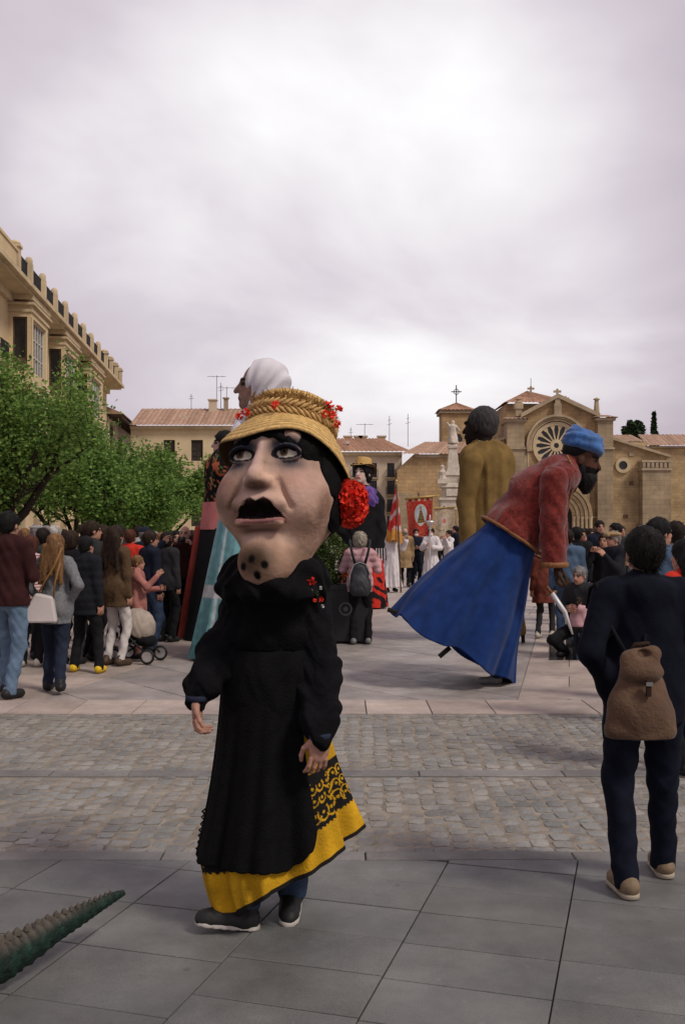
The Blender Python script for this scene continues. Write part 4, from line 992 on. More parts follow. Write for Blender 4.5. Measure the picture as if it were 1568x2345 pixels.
def place_hand(arr, wrist, d, palm, right=True, k=1.0):
    """turn the stock hand so that its fingers run along d and its palm looks towards palm"""
    V, Fq = arr; d = np.array(d, float); d /= np.linalg.norm(d); pn = np.array(palm, float); pn -= d * (pn @ d); pn /= np.linalg.norm(pn) + 1e-9
    zc = -d; xc = pn; yc = np.cross(zc, xc)
    W_ = V.copy() * k
    if not right: W_[:, 1] *= -1; Fq = Fq[:, ::-1]
    return W_ @ np.stack([xc, yc, zc]) + np.array(wrist), Fq
def face_paint(V, hc, HR, k, skin, lips=(0.30, 0.09, 0.08), beard=None, brow=(0.03, 0.02, 0.015)):
    C = np.tile(np.array(skin, np.float32), (len(V), 1))
    q = (V - hc) @ HR / k
    for sx in (-1, 1):
        e = np.sqrt(((q[:, 0] - sx * 0.033) / 1.5) ** 2 + ((q[:, 2] - 0.004) / 0.75) ** 2); m = (e < 0.0125) & (q[:, 1] < -0.04); C[m] = (0.03, 0.02, 0.018)
        e = (np.abs(q[:, 0] - sx * 0.034) < 0.022) & (np.abs(q[:, 2] - 0.026) < 0.007) & (q[:, 1] < -0.04); C[e] = brow
    m = (np.abs(q[:, 0]) < 0.026) & (np.abs(q[:, 2] + 0.060) < 0.009) & (q[:, 1] < -0.05); C[m] = lips
    if beard is not None:
        m = (q[:, 2] < -0.035) & (q[:, 1] < 0.01) & (q[:, 2] > -0.13) & ~((np.abs(q[:, 0]) < 0.02) & (np.abs(q[:, 2] + 0.06) < 0.008)); C[m] = beard
    ck = np.exp(-(((np.abs(q[:, 0]) - 0.045) / 0.02) ** 2 + ((q[:, 2] + 0.03) / 0.02) ** 2)) * (q[:, 1] < 0); C *= (1 + ck[:, None] * np.array([0.08, -0.12, -0.12]))
    return C
def head_sdf(g, hc, HR, k, female=False, ears=True):
    P = lambda a, b, c: hc + HR @ (V3(a, b, c) * k)
    f = 0.93 if female else 1.0
    g.ell(P(0, 0.018, 0.028), V3(0.074, 0.094, 0.090) * k, 0.02, HR); g.ell(P(0, -0.028, -0.045), V3(0.056 * f, 0.062, 0.070) * k, 0.035 * k, HR); g.ell(P(0, -0.066, -0.093), V3(0.022, 0.02, 0.018) * k, 0.02 * k, HR)
    g.cone(P(0, -0.085, 0.008), P(0, -0.106, -0.028), 0.009 * k, 0.0125 * k, 0.012 * k); g.cone(P(-0.035, -0.078, 0.024), P(0.035, -0.078, 0.024), 0.010 * k, 0.010 * k, 0.015 * k)
    g.cone(P(-0.02, -0.083, -0.06), P(0.02, -0.083, -0.06), 0.009 * k, 0.009 * k, 0.010 * k)
    if ears:
        for s in (-1, 1): g.ell(P(s * 0.078, 0.012, -0.012), V3(0.010, 0.020, 0.031) * k, 0.006 * k, HR)
def person(x, y, yaw, H, label, jacket, trousers, hair, shoes='shoe_black', sex='m', arms=None, feet=None, head=(0, 0), skin=SKIN, group=None, h=0.016,
           lean=0.0, hem=0.88, coat=None, beard=None, bulk=1.0, quilt=0.0, mask=False, hip_drop=0.0, grips=(False, False), seed=0, robe=False, skirt=None, noleg=False, wrk=1.0, collar=True, leg=1.0, hoodup=None, z=0.0, cuffless=False):
    """jacket, trousers, hair: (style, material); arms: per side (upper arm direction, forearm direction); feet: per side (dx, dy, dz, toe yaw)"""
    T = empty('person', (x, y, z), R(yaw), label, 'person', group)
    k = H / 1.70; fem = sex == 'f'
    sw = (0.146 if fem else 0.166) * bulk
    arms = arms or (((-0.14, 0.02, -1), (-0.03, -0.12, -1)), ((0.14, 0.02, -1), (0.03, -0.12, -1)))
    feet = feet or ((-0.10, 0.0, 0.0, -8), (0.10, 0.02, 0.0, 8))
    LR = np.array(Matrix.Rotation(R(lean), 3, 'X')); hipz = 0.90 - hip_drop
    def up(p):                                   # the upper body leans about the hips
        q = V3(*p) - V3(0, 0, 0.93); return (LR @ q + V3(0, 0, 0.93 - hip_drop)) * k
    sh = [up((-sw, 0.005, 1.385)), up((sw, 0.005, 1.385))]; neck = up((0, 0.012, 1.43)); hc = up((0, -0.012, 1.575))
    HR = rot3(head[0], head[1]) @ np.array(Matrix.Rotation(R(lean * 0.5), 3, 'X'))
    el, wr, fd = [], [], []
    for i in (0, 1):
        u = V3(*arms[i][0]); u /= np.linalg.norm(u); f = V3(*arms[i][1]); f /= np.linalg.norm(f)
        e_ = sh[i] + u * 0.285 * k; el.append(e_); wr.append(e_ + f * 0.245 * k); fd.append(f)
    hip, kn, an = [], [], []
    for i, s in enumerate((-1, 1)):
        hp = V3(s * 0.088, 0, hipz) * k; a = V3(feet[i][0], feet[i][1] + 0.03, 0.085 + feet[i][2]) * k
        d = a - hp; L = np.linalg.norm(d); full = 0.835 * k
        bend = math.sqrt(max(0.0, (full / 2) ** 2 - (min(L, full) / 2) ** 2))
        ty = R(feet[i][3]); fw = V3(math.sin(ty), -math.cos(ty), 0.0); kq = (hp + a) / 2 + fw * (bend + 0.012 * k)
        hip.append(hp); kn.append(kq); an.append(a)
    allp = np.array(sh + el + wr + hip + kn + an + [neck, hc])
    lo, hi = allp.min(0), allp.max(0)
    # body: one continuous surface
    g = SDF(lo - V3(0.15, 0.15, 0.08) * k, hi + V3(0.15, 0.15, 0.16) * k, h)
    head_sdf(g, hc, HR, k, fem)
    g.cone(neck, hc + HR @ V3(0, 0.02, -0.05) * k, 0.056 * k * (0.88 if fem else 1), 0.050 * k, 0.03 * k)
    g.ell(up((0, 0, 1.27)), V3(0.145 * bulk, 0.095, 0.17) * k, 0.04); g.ell(up((0, 0, 1.05)), V3(0.125, 0.085, 0.17) * k, 0.05); g.ell(V3(0, 0, hipz + 0.02) * k, V3(0.145, 0.095, 0.11) * k, 0.05)
    for i in (0, 1):
        g.cone(sh[i], el[i], 0.045 * k, 0.038 * k, 0.03); g.cone(el[i], wr[i], 0.038 * k, 0.026 * k, 0.01)
        if not noleg: g.cone(hip[i], kn[i], 0.072 * k, 0.045 * k, 0.03); g.cone(kn[i], an[i], 0.045 * k, 0.034 * k, 0.02)
    me = g.mesh('body'); V = verts_of(me); Fq = np.zeros(len(me.polygons) * 4, np.int32); me.loops.foreach_get('vertex_index', Fq); Fq = Fq.reshape(-1, 4); bpy.data.meshes.remove(me)
    C_ = face_paint(V, hc, HR, k, skin, beard=beard)
    parts = [V]; fs = [Fq]; n = len(V); cols = [C_]
    fine = h < 0.015
    for i in (0, 1):
        arr = (HAND_GRIP if fine else HAND_GRIP_L) if grips[i] else (HAND_REST if fine else HAND_REST_L)
        inward = V3(1 if i == 0 else -1, 0, 0) if abs(fd[i][0]) < 0.9 else V3(0, 0, 1)
        hv, hf = place_hand(arr, wr[i] - fd[i] * 0.004, fd[i], inward + V3(0, -0.25, 0), i == 0, k * (0.92 if fem else 1.0))
        parts.append(hv); fs.append(hf + n); n += len(hv); cols.append(np.tile(np.array(skin) * V3(1.02, 0.96, 0.95), (len(hv), 1)))
    me = np_mesh('body', np.concatenate(parts), np.concatenate(fs)); set_col(me, np.concatenate(cols)); obj('body', me, skin_mat, T, keep=False)
    # upper garment
    hz = (hem if coat is None else coat) * k - hip_drop * k
    g = SDF(np.minimum(lo, V3(-0.3 * k, -0.25 * k, 0)) - V3(0.12, 0.12, 0) * k, np.array([max(hi[0], 0.3 * k), max(hi[1], 0.25 * k), max(neck[2] + 0.08 * k, wr[0][2], wr[1][2])]) + V3(0.12, 0.12, 0.02) * k, h) if robe or coat is not None else SDF(V3(min(lo[0], -0.24 * k), min(np.array(sh + el + wr)[:, 1].min(), -0.2 * k), min(hz, wr[0][2], wr[1][2])) - V3(0.1, 0.1, 0.05) * k, np.array([max(hi[0], 0.24 * k), max(np.array(sh + el + wr)[:, 1].max(), 0.2 * k), max(neck[2] + 0.06 * k, wr[0][2], wr[1][2])]) + V3(0.1, 0.1, 0.05) * k, h)
    tw = (0.150 if fem else 0.174) * bulk
    g.cone(sh[0] * V3(0.8, 1, 1), sh[1] * V3(0.8, 1, 1), 0.083 * k, 0.083 * k, 0.05); g.cone(up((0, 0.0, 1.30)), up((0, 0, 1.06)), tw * k, tw * 0.95 * k, 0.05, sq=(1, 0.70, 1))
    if robe:
        g.cone(up((0, 0, 1.05)), V3(0, 0.02, 0.10) * k, tw * 0.95 * k, 0.30 * k, 0.06, sq=(1, 0.8, 1))
    else:
        bt = (coat if coat is not None else hem) - 0.15
        g.cone(up((0, 0, 1.06)), (V3(0, 0, bt) * k) if coat is not None and coat < 0.8 else up((0, 0, bt)), tw * 0.94 * k, (tw + (0.045 if coat is not None else 0.012)) * k, 0.05, sq=(1, 0.76, 1)); g.ell(V3(0, 0.008, hipz + 0.03) * k, V3((0.180 if coat is None else 0.193) * bulk ** 0.5, 0.136 if coat is None else 0.152, 0.17) * k, 0.05)
    for i in (0, 1):
        sr = 1.35 if robe else 1.0
        g.cone(sh[i], el[i], 0.070 * k, 0.056 * k * sr, 0.035); g.cone(el[i], wr[i] - fd[i] * 0.008 * k, 0.056 * k * sr, 0.043 * k * (1.7 if robe else 1), 0.03)
    if seed % 3 == 1 and coat is None and not robe and not quilt: g.ell(up((0, 0.095, 1.395)), V3(0.105, 0.055, 0.075) * k, 0.03); g.ell(up((0, 0.06, 1.43)), V3(0.10, 0.075, 0.035) * k, 0.03)
    if collar: g.cone(up((0, 0.012, 1.40)), up((0, 0.006, 1.462)), 0.083 * k, 0.067 * k, 0.02)
    g.fold((0.0075 * k if not quilt else 0.004) * wrk, 9, 9, 15, seed).fold(0.0035 * k * wrk, 23, 21, 31, seed + 5)
    if quilt:
        Z = g.ax[2][None, None, :]; g.F += (quilt * np.abs(np.sin(Z * 34))).astype(np.float32) * -1
    if robe:
        X, Y, Z = g.ax[0][:, None, None], g.ax[1][None, :, None], g.ax[2][None, None, :]
        g.F += (0.016 * np.clip(1.3 - Z, 0, 1) * np.sin(11 * np.arctan2(Y, X) + 2 * np.sin(3 * Z))).astype(np.float32)
    elif coat is not None and coat < 0.8:
        X, Y, Z = g.ax[0][:, None, None], g.ax[1][None, :, None], g.ax[2][None, None, :]
        g.F += (0.012 * np.clip(1.1 - Z, 0, 1) * np.sin(7 * np.arctan2(Y, X) + seed)).astype(np.float32)
    cutz = (0.12 * k if robe else hz)
    msk = g.ax[2] < cutz
    if msk.any():                                # hem: cut flat, but leave sleeves that hang lower
        X, Y, Z = g.ax[0][:, None, None], g.ax[1][None, :, None], g.ax[2][None, None, :]
        near = np.full(g.F.shape, 1e3, np.float32)
        for i in (0, 1):
            if wr[i][2] < cutz + 0.1:
                ba = wr[i] - el[i]; t = np.clip(((X - el[i][0]) * ba[0] + (Y - el[i][1]) * ba[1] + (Z - el[i][2]) * ba[2]) / (ba @ ba), 0, 1)
                near = np.minimum(near, np.sqrt((X - el[i][0] - t * ba[0]) ** 2 + (Y - el[i][1] - t * ba[1]) ** 2 + (Z - el[i][2] - t * ba[2]) ** 2) - 0.056 * k)
        g.F = np.minimum(np.maximum(g.F, (cutz - Z).astype(np.float32) + 0 * g.F), np.maximum(near, g.F - 0.01).astype(np.float32) if (near < 1e2).any() else 1e3)
    obj(jacket[0], g.mesh(jacket[0]), jacket[1], T, keep=False)
    # trousers and shoes
    if trousers is not None and not noleg:
        g = SDF(np.minimum(np.array(hip + kn + an).min(0), V3(-0.2, -0.16, 0) * k) - V3(0.1, 0.1, 0.06) * k, np.maximum(np.array(hip + kn + an).max(0), V3(0.2, 0.16, 0) * k) + V3(0.1, 0.1, 0.2) * k, h)
        g.ell(V3(0, 0.008, hipz + 0.03) * k, V3(0.168 * bulk ** 0.5, 0.122, 0.14) * k, 0.03)
        for i in (0, 1):
            g.cone(hip[i], kn[i], 0.098 * k * leg, 0.068 * k * leg, 0.03); g.cone(kn[i], an[i] + V3(0, 0, -0.035) * k, 0.066 * k * leg, 0.056 * k * leg, 0.03)
        g.fold(0.0075 * k * wrk, 12, 12, 24, seed + 3).fold(0.003 * k * wrk, 25, 25, 47, seed + 1).below(min(an[0][2], an[1][2]) - 0.045 * k)
        if skirt is not None: pass
        obj(trousers[0], g.mesh(trousers[0]), trousers[1], T, keep=False)
    smat = MATS[shoes] if isinstance(shoes, str) else shoes
    if not noleg:
        for i in (0, 1):
            ty = R(feet[i][3]); fw = V3(math.sin(ty), -math.cos(ty), 0); a = an[i]; a0 = V3(a[0], a[1], feet[i][2] * k)
            toe = V3(0, 0, -0.5 * feet[i][2] * k) if feet[i][2] > 0.03 else V3(0, 0, 0)
            g = SDF(a0 - V3(0.24, 0.24, 0.14) * k, a0 + V3(0.24, 0.24, 0.16) * k, min(h, 0.012))
            g.cone(a0 + V3(0, 0, 0.055) * k - fw * 0.035 * k, a0 + V3(0, 0, 0.042) * k + fw * 0.135 * k + toe, 0.046 * k, 0.042 * k, 0.02, sq=None); g.cone(a0 + V3(0, 0, 0.05) * k, a0 + V3(0, 0, 0.11) * k, 0.045 * k, 0.04 * k, 0.02)
            if feet[i][2] < 0.03: g.below(0.004 + feet[i][2] * k)
            obj('shoe', g.mesh('shoe'), smat, T, keep=False)
    # hair
    if hair is not None: make_hair(T, hc, HR, k, hair, min(h, 0.013), seed)
    if mask:
        g = SDF(hc - V3(0.13, 0.13, 0.16) * k, hc + V3(0.13, 0.13, 0.05) * k, min(h, 0.011)); P = lambda a, b, c: hc + HR @ (V3(a, b, c) * k)
        g.ell(P(0, -0.045, -0.055), V3(0.058, 0.062, 0.052) * k, 0.01, HR); n_ = HR @ V3(0, 1, 0); g.plane(n_, float(n_ @ P(0, -0.03, 0)))
        obj('face_mask', g.mesh('face_mask'), MATS['mask_white'], T, keep=False)
    T['_hc'] = [float(q) for q in hc]; T['_wr'] = [float(q) for w in wr for q in w]; T['_fd'] = [float(q) for w in fd for q in w]; T['_sh'] = [float(q) for w in sh for q in w]
    return T
def make_hair(T, hc, HR, k, hair, h, seed=0):
    st, mat = hair; P = lambda a, b, c: hc + HR @ (V3(a, b, c) * k)
    down = 0.5 if st in ('long', 'pony') else (0.26 if st == 'bob' else 0.16)
    g = SDF(hc - V3(0.19, 0.2, down) * k, hc + V3(0.19, 0.24, 0.2) * k, h)
    name = 'hair'
    if st in ('short', 'long', 'bob', 'curly', 'pony', 'crop'):
        t = {'short': 0.014, 'long': 0.018, 'bob': 0.022, 'curly': 0.034, 'pony': 0.014, 'crop': 0.009}[st]
        g.ell(P(0, 0.022, 0.034), V3(0.076 + t, 0.094 + t, 0.086 + t) * k, 0.01, HR)
        if st in ('bob', 'curly', 'long'): g.ell(P(0, 0.045, -0.035), V3(0.082 + t * 0.5, 0.075, 0.085) * k, 0.03, HR)
        else: g.ell(P(0, 0.055, -0.02), V3(0.07, 0.055, 0.065) * k, 0.02, HR)
        g.ell(P(0, -0.115, -0.045 if st != 'short' else -0.035), V3(0.085, 0.105, 0.103) * k, 0.01, HR, op='c')
        if st == 'long':
            for q in range(5):
                a = (q - 2) * 0.042; g.cone(P(a, 0.085, -0.02), P(a * 1.5 + 0.01 * math.sin(q * 2 + seed), 0.115, -0.36 - 0.05 * math.cos(q * 1.7)), 0.042 * k, 0.022 * k, 0.02)
        if st == 'pony': g.cone(P(0, 0.11, 0.03), P(0, 0.16, -0.05), 0.03 * k, 0.03 * k, 0.02); g.cone(P(0, 0.16, -0.05), P(0.01, 0.14, -0.25), 0.032 * k, 0.015 * k, 0.02)
        if st == 'curly': g.fold(0.010 * k, 55, 55, 60, seed)
        else: g.fold(0.0045 * k, 34, 30, 16, seed).fold(0.0025 * k, 80, 60, 20, seed + 2)
    elif st == 'bald':
        g.ell(P(0, 0.045, -0.01), V3(0.086, 0.078, 0.058) * k, 0.01, HR); g.ell(P(0, -0.12, 0.0), V3(0.10, 0.115, 0.15) * k, 0.01, HR, op='c'); g.ell(P(0, 0.01, 0.095), V3(0.078, 0.10, 0.068) * k, 0.01, HR, op='c')
    elif st == 'flatcap':
        name = 'flat_cap'
        g.ell(P(0, 0.0, 0.078), V3(0.105, 0.128, 0.040) * k, 0.01, HR); g.cone(P(-0.04, -0.115, 0.062), P(0.04, -0.115, 0.062), 0.028 * k, 0.028 * k, 0.02)
    elif st == 'cap':
        name = 'cap'
        g.ell(P(0, 0.02, 0.05), V3(0.092, 0.108, 0.085) * k, 0.01, HR); g.plane(HR @ V3(0, 0, -1), float((HR @ V3(0, 0, -1)) @ P(0, 0, 0.045))); g.ell(P(0, -0.12, 0.05), V3(0.07, 0.075, 0.012) * k, 0.008, HR)
    elif st == 'hood':
        name = 'hood'
        g.ell(P(0, 0.03, 0.01), V3(0.115, 0.125, 0.135) * k, 0.01, HR); g.ell(P(0, -0.13, -0.01), V3(0.09, 0.12, 0.11) * k, 0.01, HR, op='c')
    me = g.mesh(name)
    if name == 'hair' and st != 'bald':           # loose strands break up the outline
        V = verts_of(me).astype(float); nv_ = np.zeros(len(V) * 3, np.float32); me.vertices.foreach_get('normal', nv_); N_ = nv_.reshape(-1, 3)
        Fq = np.zeros(len(me.polygons) * 4, np.int32); me.loops.foreach_get('vertex_index', Fq); Fq = Fq.reshape(-1, 4)
        n = 2600 if h < 0.0105 else 500; i_ = rng.integers(0, len(V), n); dn = HR @ V3(0, 0.35, -1.0)
        d_ = N_[i_] * rng.uniform(0.1, 0.7, n)[:, None] + dn * rng.uniform(0.3, 1.0, n)[:, None] * (1.0 if st != 'curly' else 0.2) + rng.normal(size=(n, 3)) * 0.35; d_ /= np.linalg.norm(d_, axis=1)[:, None]
        L_ = rng.uniform(0.012, 0.03, n)[:, None] * k * (1.6 if st == 'long' else 1); w_ = np.cross(d_, rng.normal(size=(n, 3))); w_ /= np.linalg.norm(w_, axis=1)[:, None]; w_ *= (0.0011 if h < 0.0105 else 0.0024) * k
        b_ = V[i_] - N_[i_] * 0.003; t_ = b_ + d_ * L_; Q_ = np.stack([b_ - w_, b_ + w_, t_ + w_ * 0.3, t_ - w_ * 0.3], 1).reshape(-1, 3)
        bpy.data.meshes.remove(me); me = np_mesh(name, np.concatenate([V, Q_]), np.concatenate([Fq, len(V) + np.arange(4 * n).reshape(n, 4)]))
    obj(name, me, mat, T, keep=False)
    if st in ('cap', 'flatcap'): make_hair(T, hc, HR, k, ('crop', MATS['hair_grey']), h, seed)
def hairm(n, c):
    m = material('hair_' + n, tuple(q * 0.8 for q in c), rough=0.72, var=0.6, scale=42, bump=1.0, bscale=110, spec=0.16)
    nt = m.node_tree                              # strands: noise drawn out downwards
    mp = nt.nodes.new('ShaderNodeMapping'); mp.inputs['Scale'].default_value = (1, 1, 0.12); t = [q for q in nt.nodes if q.type == 'TEX_COORD'][0]; nt.links.new(t.outputs['Object'], mp.inputs[0])
    for q in nt.nodes:
        if q.type == 'TEX_NOISE': nt.links.new(mp.outputs[0], q.inputs['Vector'])
    return m
h_black = hairm('black', (0.010, 0.009, 0.009)); h_brown = hairm('brown', (0.032, 0.019, 0.012)); h_dk = hairm('dark', (0.018, 0.012, 0.009)); h_grey = hairm('grey', (0.22, 0.20, 0.19)); h_white = hairm('white', (0.46, 0.43, 0.40)); h_fair = hairm('fair', (0.20, 0.105, 0.045)); h_red = hairm('red', (0.09, 0.03, 0.018)); h_ashen = hairm('ash', (0.33, 0.285, 0.22))
def shoem(n, c): return material('shoe_' + n, c, rough=0.6, var=0.25, scale=25, spec=0.3)
shoem('black', (0.012, 0.012, 0.012)); shoem('yellow', (0.62, 0.40, 0.01)); shoem('brown', (0.06, 0.035, 0.02)); shoem('white', (0.42, 0.38, 0.33)); shoem('tan', (0.19, 0.135, 0.08)); shoem('grey', (0.16, 0.155, 0.15))
material('mask_white', (0.66, 0.64, 0.63), rough=0.8, var=0.08)
DN = dict(down=((-0.14, 0.02, -1), (-0.03, -0.12, -1)))
def A_down(s, fwd=0.12, out=0.14): return ((s * out, 0.02, -1), (s * 0.03, -fwd, -1))
def A_phone(s, hgt=0.3): return ((s * 0.35, -0.55, -0.75), (-s * 0.25, -0.75, 0.55 + hgt))
def A_fold(s): return ((s * 0.25, -0.1, -1), (-s * 0.75, -0.75, 0.12))
def A_face(s): return ((s * 0.28, -0.62, -0.75), (-s * 0.42, -0.12, 1.0))
def A_hip(s): return ((s * 0.55, 0.3, -0.85), (-s * 0.55, -0.35, -0.7))

# ------------------------------------------------------------------ the crowd and the procession
jeans = cloth('jeans', (0.055, 0.085, 0.145), var=0.3, scale=12); jeans_lt = cloth('jeans_light', (0.11, 0.165, 0.235), var=0.35, scale=9); jeans_dk = cloth('jeans_dark', (0.018, 0.024, 0.042), var=0.3)
black = cloth('black', (0.010, 0.010, 0.011)); black2 = cloth('black_blue', (0.013, 0.014, 0.018)); navy = cloth('navy', (0.014, 0.017, 0.030)); charcoal = cloth('charcoal', (0.03, 0.03, 0.032))
maroon = cloth('maroon', (0.035, 0.012, 0.012)); greywool = cloth('grey_wool', (0.155, 0.16, 0.165), var=0.3, scale=40, bump=0.9); brownwool = cloth('brown_wool', (0.085, 0.052, 0.028), var=0.25, scale=30)
pinkcoat = cloth('pink_coat', (0.36, 0.15, 0.125)); pinkjk = cloth('pink_jacket', (0.50, 0.285, 0.30), rough=0.7, spec=0.25); redc = cloth('red', (0.50, 0.035, 0.02)); white_c = cloth('white', (0.60, 0.56, 0.56), var=0.1); beige = cloth('beige', (0.30, 0.205, 0.105)); denim = cloth('denim', (0.07, 0.11, 0.17), var=0.3); brownred = cloth('brown_red', (0.13, 0.035, 0.024), var=0.3); palegrey = cloth('pale_grey', (0.26, 0.25, 0.24)); olive = cloth('olive', (0.05, 0.05, 0.035)); teal_d = cloth('dark_teal', (0.02, 0.035, 0.04)); lilac = cloth('lilac', (0.14, 0.10, 0.17)); paleblue = cloth('pale_blue', (0.28, 0.36, 0.46)); whitetr = cloth('white_trousers', (0.52, 0.48, 0.45), var=0.1); lightb = cloth('light_brown', (0.2, 0.13, 0.075))
def stripe_mat():
    m = cloth('stripe', (0.5, 0.4, 0.38)); nt = m.node_tree; n = nt.nodes; l = nt.links
    t = n.new('ShaderNodeTexCoord'); w = n.new('ShaderNodeTexWave'); w.bands_direction = 'Z'; w.inputs['Scale'].default_value = 9; w.inputs['Distortion'].default_value = 0.4; l.new(t.outputs['Object'], w.inputs['Vector'])
    r = n.new('ShaderNodeValToRGB'); r.color_ramp.elements[0].position = 0.35; r.color_ramp.elements[0].color = (0.30, 0.10, 0.10, 1); r.color_ramp.elements[1].position = 0.5; r.color_ramp.elements[1].color = (0.52, 0.42, 0.40, 1); l.new(w.outputs['Fac'], r.inputs[0]); l.new(r.outputs[0], n['Principled BSDF'].inputs['Base Color']); return m
stripes = stripe_mat()
LG = 'crowd watching from the left'; RG_ = 'crowd watching on the right'; PG = 'people of the procession'; BG_ = 'back rows of the crowd'
def P_(xd, d, yaw, H, label, *a, **k): return person(X_(xd, d), d, yaw, H, label, *a, **k)
J = lambda m: ('jacket', m)
TR = lambda m: ('trousers', m)
CO = lambda m: ('coat', m)
p1 = P_(22, 10.0, 160, 1.86, 'tall person in maroon jacket and light jeans at far left edge', J(maroon), TR(jeans_lt), ('short', h_black), group=LG, h=0.013, feet=((-0.10, 0.1, 0, -10), (0.11, -0.12, 0, 14)), seed=1, arms=(A_fold(-1), A_down(1)), hem=0.84, bulk=1.08)
p2 = P_(128, 10.3, 172, 1.63, 'person in grey wool coat with long fair hair, white bag at hip', CO(greywool), TR(jeans_dk), ('long', h_fair), sex='f', group=LG, h=0.012, coat=0.74, feet=((-0.13, 0.15, 0.03, 25), (0.11, -0.08, 0, 8)), seed=2, arms=(A_hip(-1), A_hip(1)), head=(0, 4))
p3 = P_(72, 12.2, 178, 1.60, 'person in pink striped top raising a phone, behind the grey coat', ('top', stripes), TR(black), ('bob', h_red), sex='f', group=LG, seed=3, arms=(A_phone(-1), A_phone(1)), shoes='shoe_white', grips=(True, True))
p4 = P_(126, 13.8, 170, 1.74, 'white-haired person in dark jacket behind the fair-haired one', J(navy), TR(black), ('crop', h_white), group=LG, seed=4)
p5 = P_(198, 11.7, 150, 1.60, 'person in black quilted jacket with yellow shoes', J(black2), TR(black), ('short', h_black), group=LG, h=0.013, quilt=0.006, hem=0.72, shoes='shoe_yellow', seed=5, feet=((-0.20, -0.05, 0, 20), (0.16, 0.02, 0, 30)))
p6 = P_(212, 12.8, 120, 1.79, 'tall brown-haired person in charcoal jacket seen in profile, left crowd', J(charcoal), TR(black), ('short', h_brown), group=LG, seed=6)
p7 = P_(266, 12.3, 150, 1.72, 'person in long brown coat with long hair and white trousers', CO(brownwool), TR(whitetr), ('long', h_brown), sex='f', group=LG, h=0.013, coat=0.72, shoes='shoe_brown', seed=7, arms=(A_down(-1), A_fold(1)), leg=0.85)
p8 = P_(316, 13.0, 90, 1.34, 'child in pink belted coat with one arm raised', CO(pinkcoat), TR(pinkcoat), ('pony', h_fair), sex='f', group=LG, h=0.012, coat=0.7, seed=8, arms=(((-0.2, -0.6, -0.6), (0.0, -0.7, 0.75)), ((0.15, -0.3, -1), (-0.1, -1, 0.1))))
p9 = P_(345, 13.7, 130, 1.66, 'person in navy jacket and jeans stretching an arm out to the right', J(navy), TR(jeans), ('short', h_brown), group=LG, h=0.014, seed=9, arms=(A_down(-1), ((0.55, -0.75, 0.05), (0.2, -0.8, 0.5))), head=(-15, 0))
p10 = P_(424, 15.8, -5, 1.74, 'bald person holding a small camera to the face, left of the giants', J(maroon), TR(black), ('bald', h_grey), group=LG, h=0.013, seed=10, arms=(A_face(-1), A_face(1)), skin=SKIN3, grips=(True, True))
p11 = P_(404, 17.0, 20, 1.66, 'person in black coat half hidden by the black giantess', CO(black), TR(black), ('short', h_black), group=LG, coat=0.8, seed=11)
p12 = P_(299, 14.9, 170, 1.68, 'person in bright red jacket in the left crowd', J(redc), TR(black), ('short', h_red), group=LG, seed=12)
p13 = P_(333, 16.0, 150, 1.72, 'person in navy peaked cap in the left crowd', J(navy), TR(black), ('cap', navy), group=LG, seed=13)
p14 = P_(275, 15.4, 160, 1.74, 'dark-haired person between red jacket and brown coat', J(teal_d), TR(black), ('short', h_dk), group=LG, seed=14)
p15 = P_(84, 16.0, 160, 1.76, 'person in grey flat cap behind the raised phone at far left', J(olive), TR(black), ('flatcap', palegrey), group=LG, seed=15)
p16 = P_(38, 14.2, 175, 1.66, 'red-haired person in dark coat at far left', J(brownred), TR(black), ('bob', h_red), sex='f', group=LG, seed=16)
p17 = P_(168, 15.0, 165, 1.60, 'grey-haired person in lilac top in the left crowd', J(lilac), TR(black), ('bob', h_ashen), sex='f', group=LG, seed=17)
p18 = P_(372, 16.6, 140, 1.62, 'fair-haired person in pale grey jacket beside the outstretched arm', J(palegrey), TR(jeans_dk), ('bob', h_fair), sex='f', group=LG, seed=18)
P_(100, 12.9, 170, 1.70, 'person in dark teal jacket squeezed behind the grey coat', J(teal_d), TR(black), ('short', h_dk), group=LG, seed=100)
P_(164, 12.4, 165, 1.66, 'brown-haired person in black jacket between grey coat and quilted jacket', J(black), TR(charcoal), ('bob', h_brown), sex='f', group=LG, seed=101)
P_(238, 13.6, 160, 1.74, 'person in olive jacket between the brown coat and the tall profile', J(olive), TR(black), ('short', h_brown), group=LG, seed=103)
P_(384, 14.9, 150, 1.64, 'person in charcoal coat right of the outstretched arm', CO(charcoal), TR(black), ('bob', h_dk), sex='f', group=LG, coat=0.8, seed=104)
P_(-12, 11.6, 165, 1.72, 'person in black jacket cut by the left edge', J(black), TR(jeans_dk), ('short', h_brown), group=LG, seed=106)
# back rows, left
spec = [(-30, 18), (12, 17.6), (58, 18.8), (108, 18.0), (150, 19.5), (192, 18.4), (236, 19.2), (262, 20.0), (318, 19.0), (356, 20.5), (390, 21.0), (440, 19.5)]
mats_ = [('black', black), ('navy', navy), ('charcoal', charcoal), ('maroon', maroon), ('pale grey', palegrey), ('olive', olive), ('brown', brownwool), ('dark teal', teal_d)]
hairs_ = [('short dark hair', 'short', h_dk), ('short brown hair', 'short', h_brown), ('grey hair', 'crop', h_grey), ('fair hair', 'bob', h_fair), ('red-brown hair', 'bob', h_red), ('curly pale hair', 'curly', h_ashen), ('black hair', 'short', h_black)]
ORD = ['leftmost', 'second from left', 'third from left', 'fourth from left', 'fifth from left', 'sixth from left', 'seventh from left', 'eighth from left', 'ninth from left', 'tenth from left', 'eleventh from left', 'rightmost', 'thirteenth from left', 'fourteenth from left']
rd = random.Random(5)
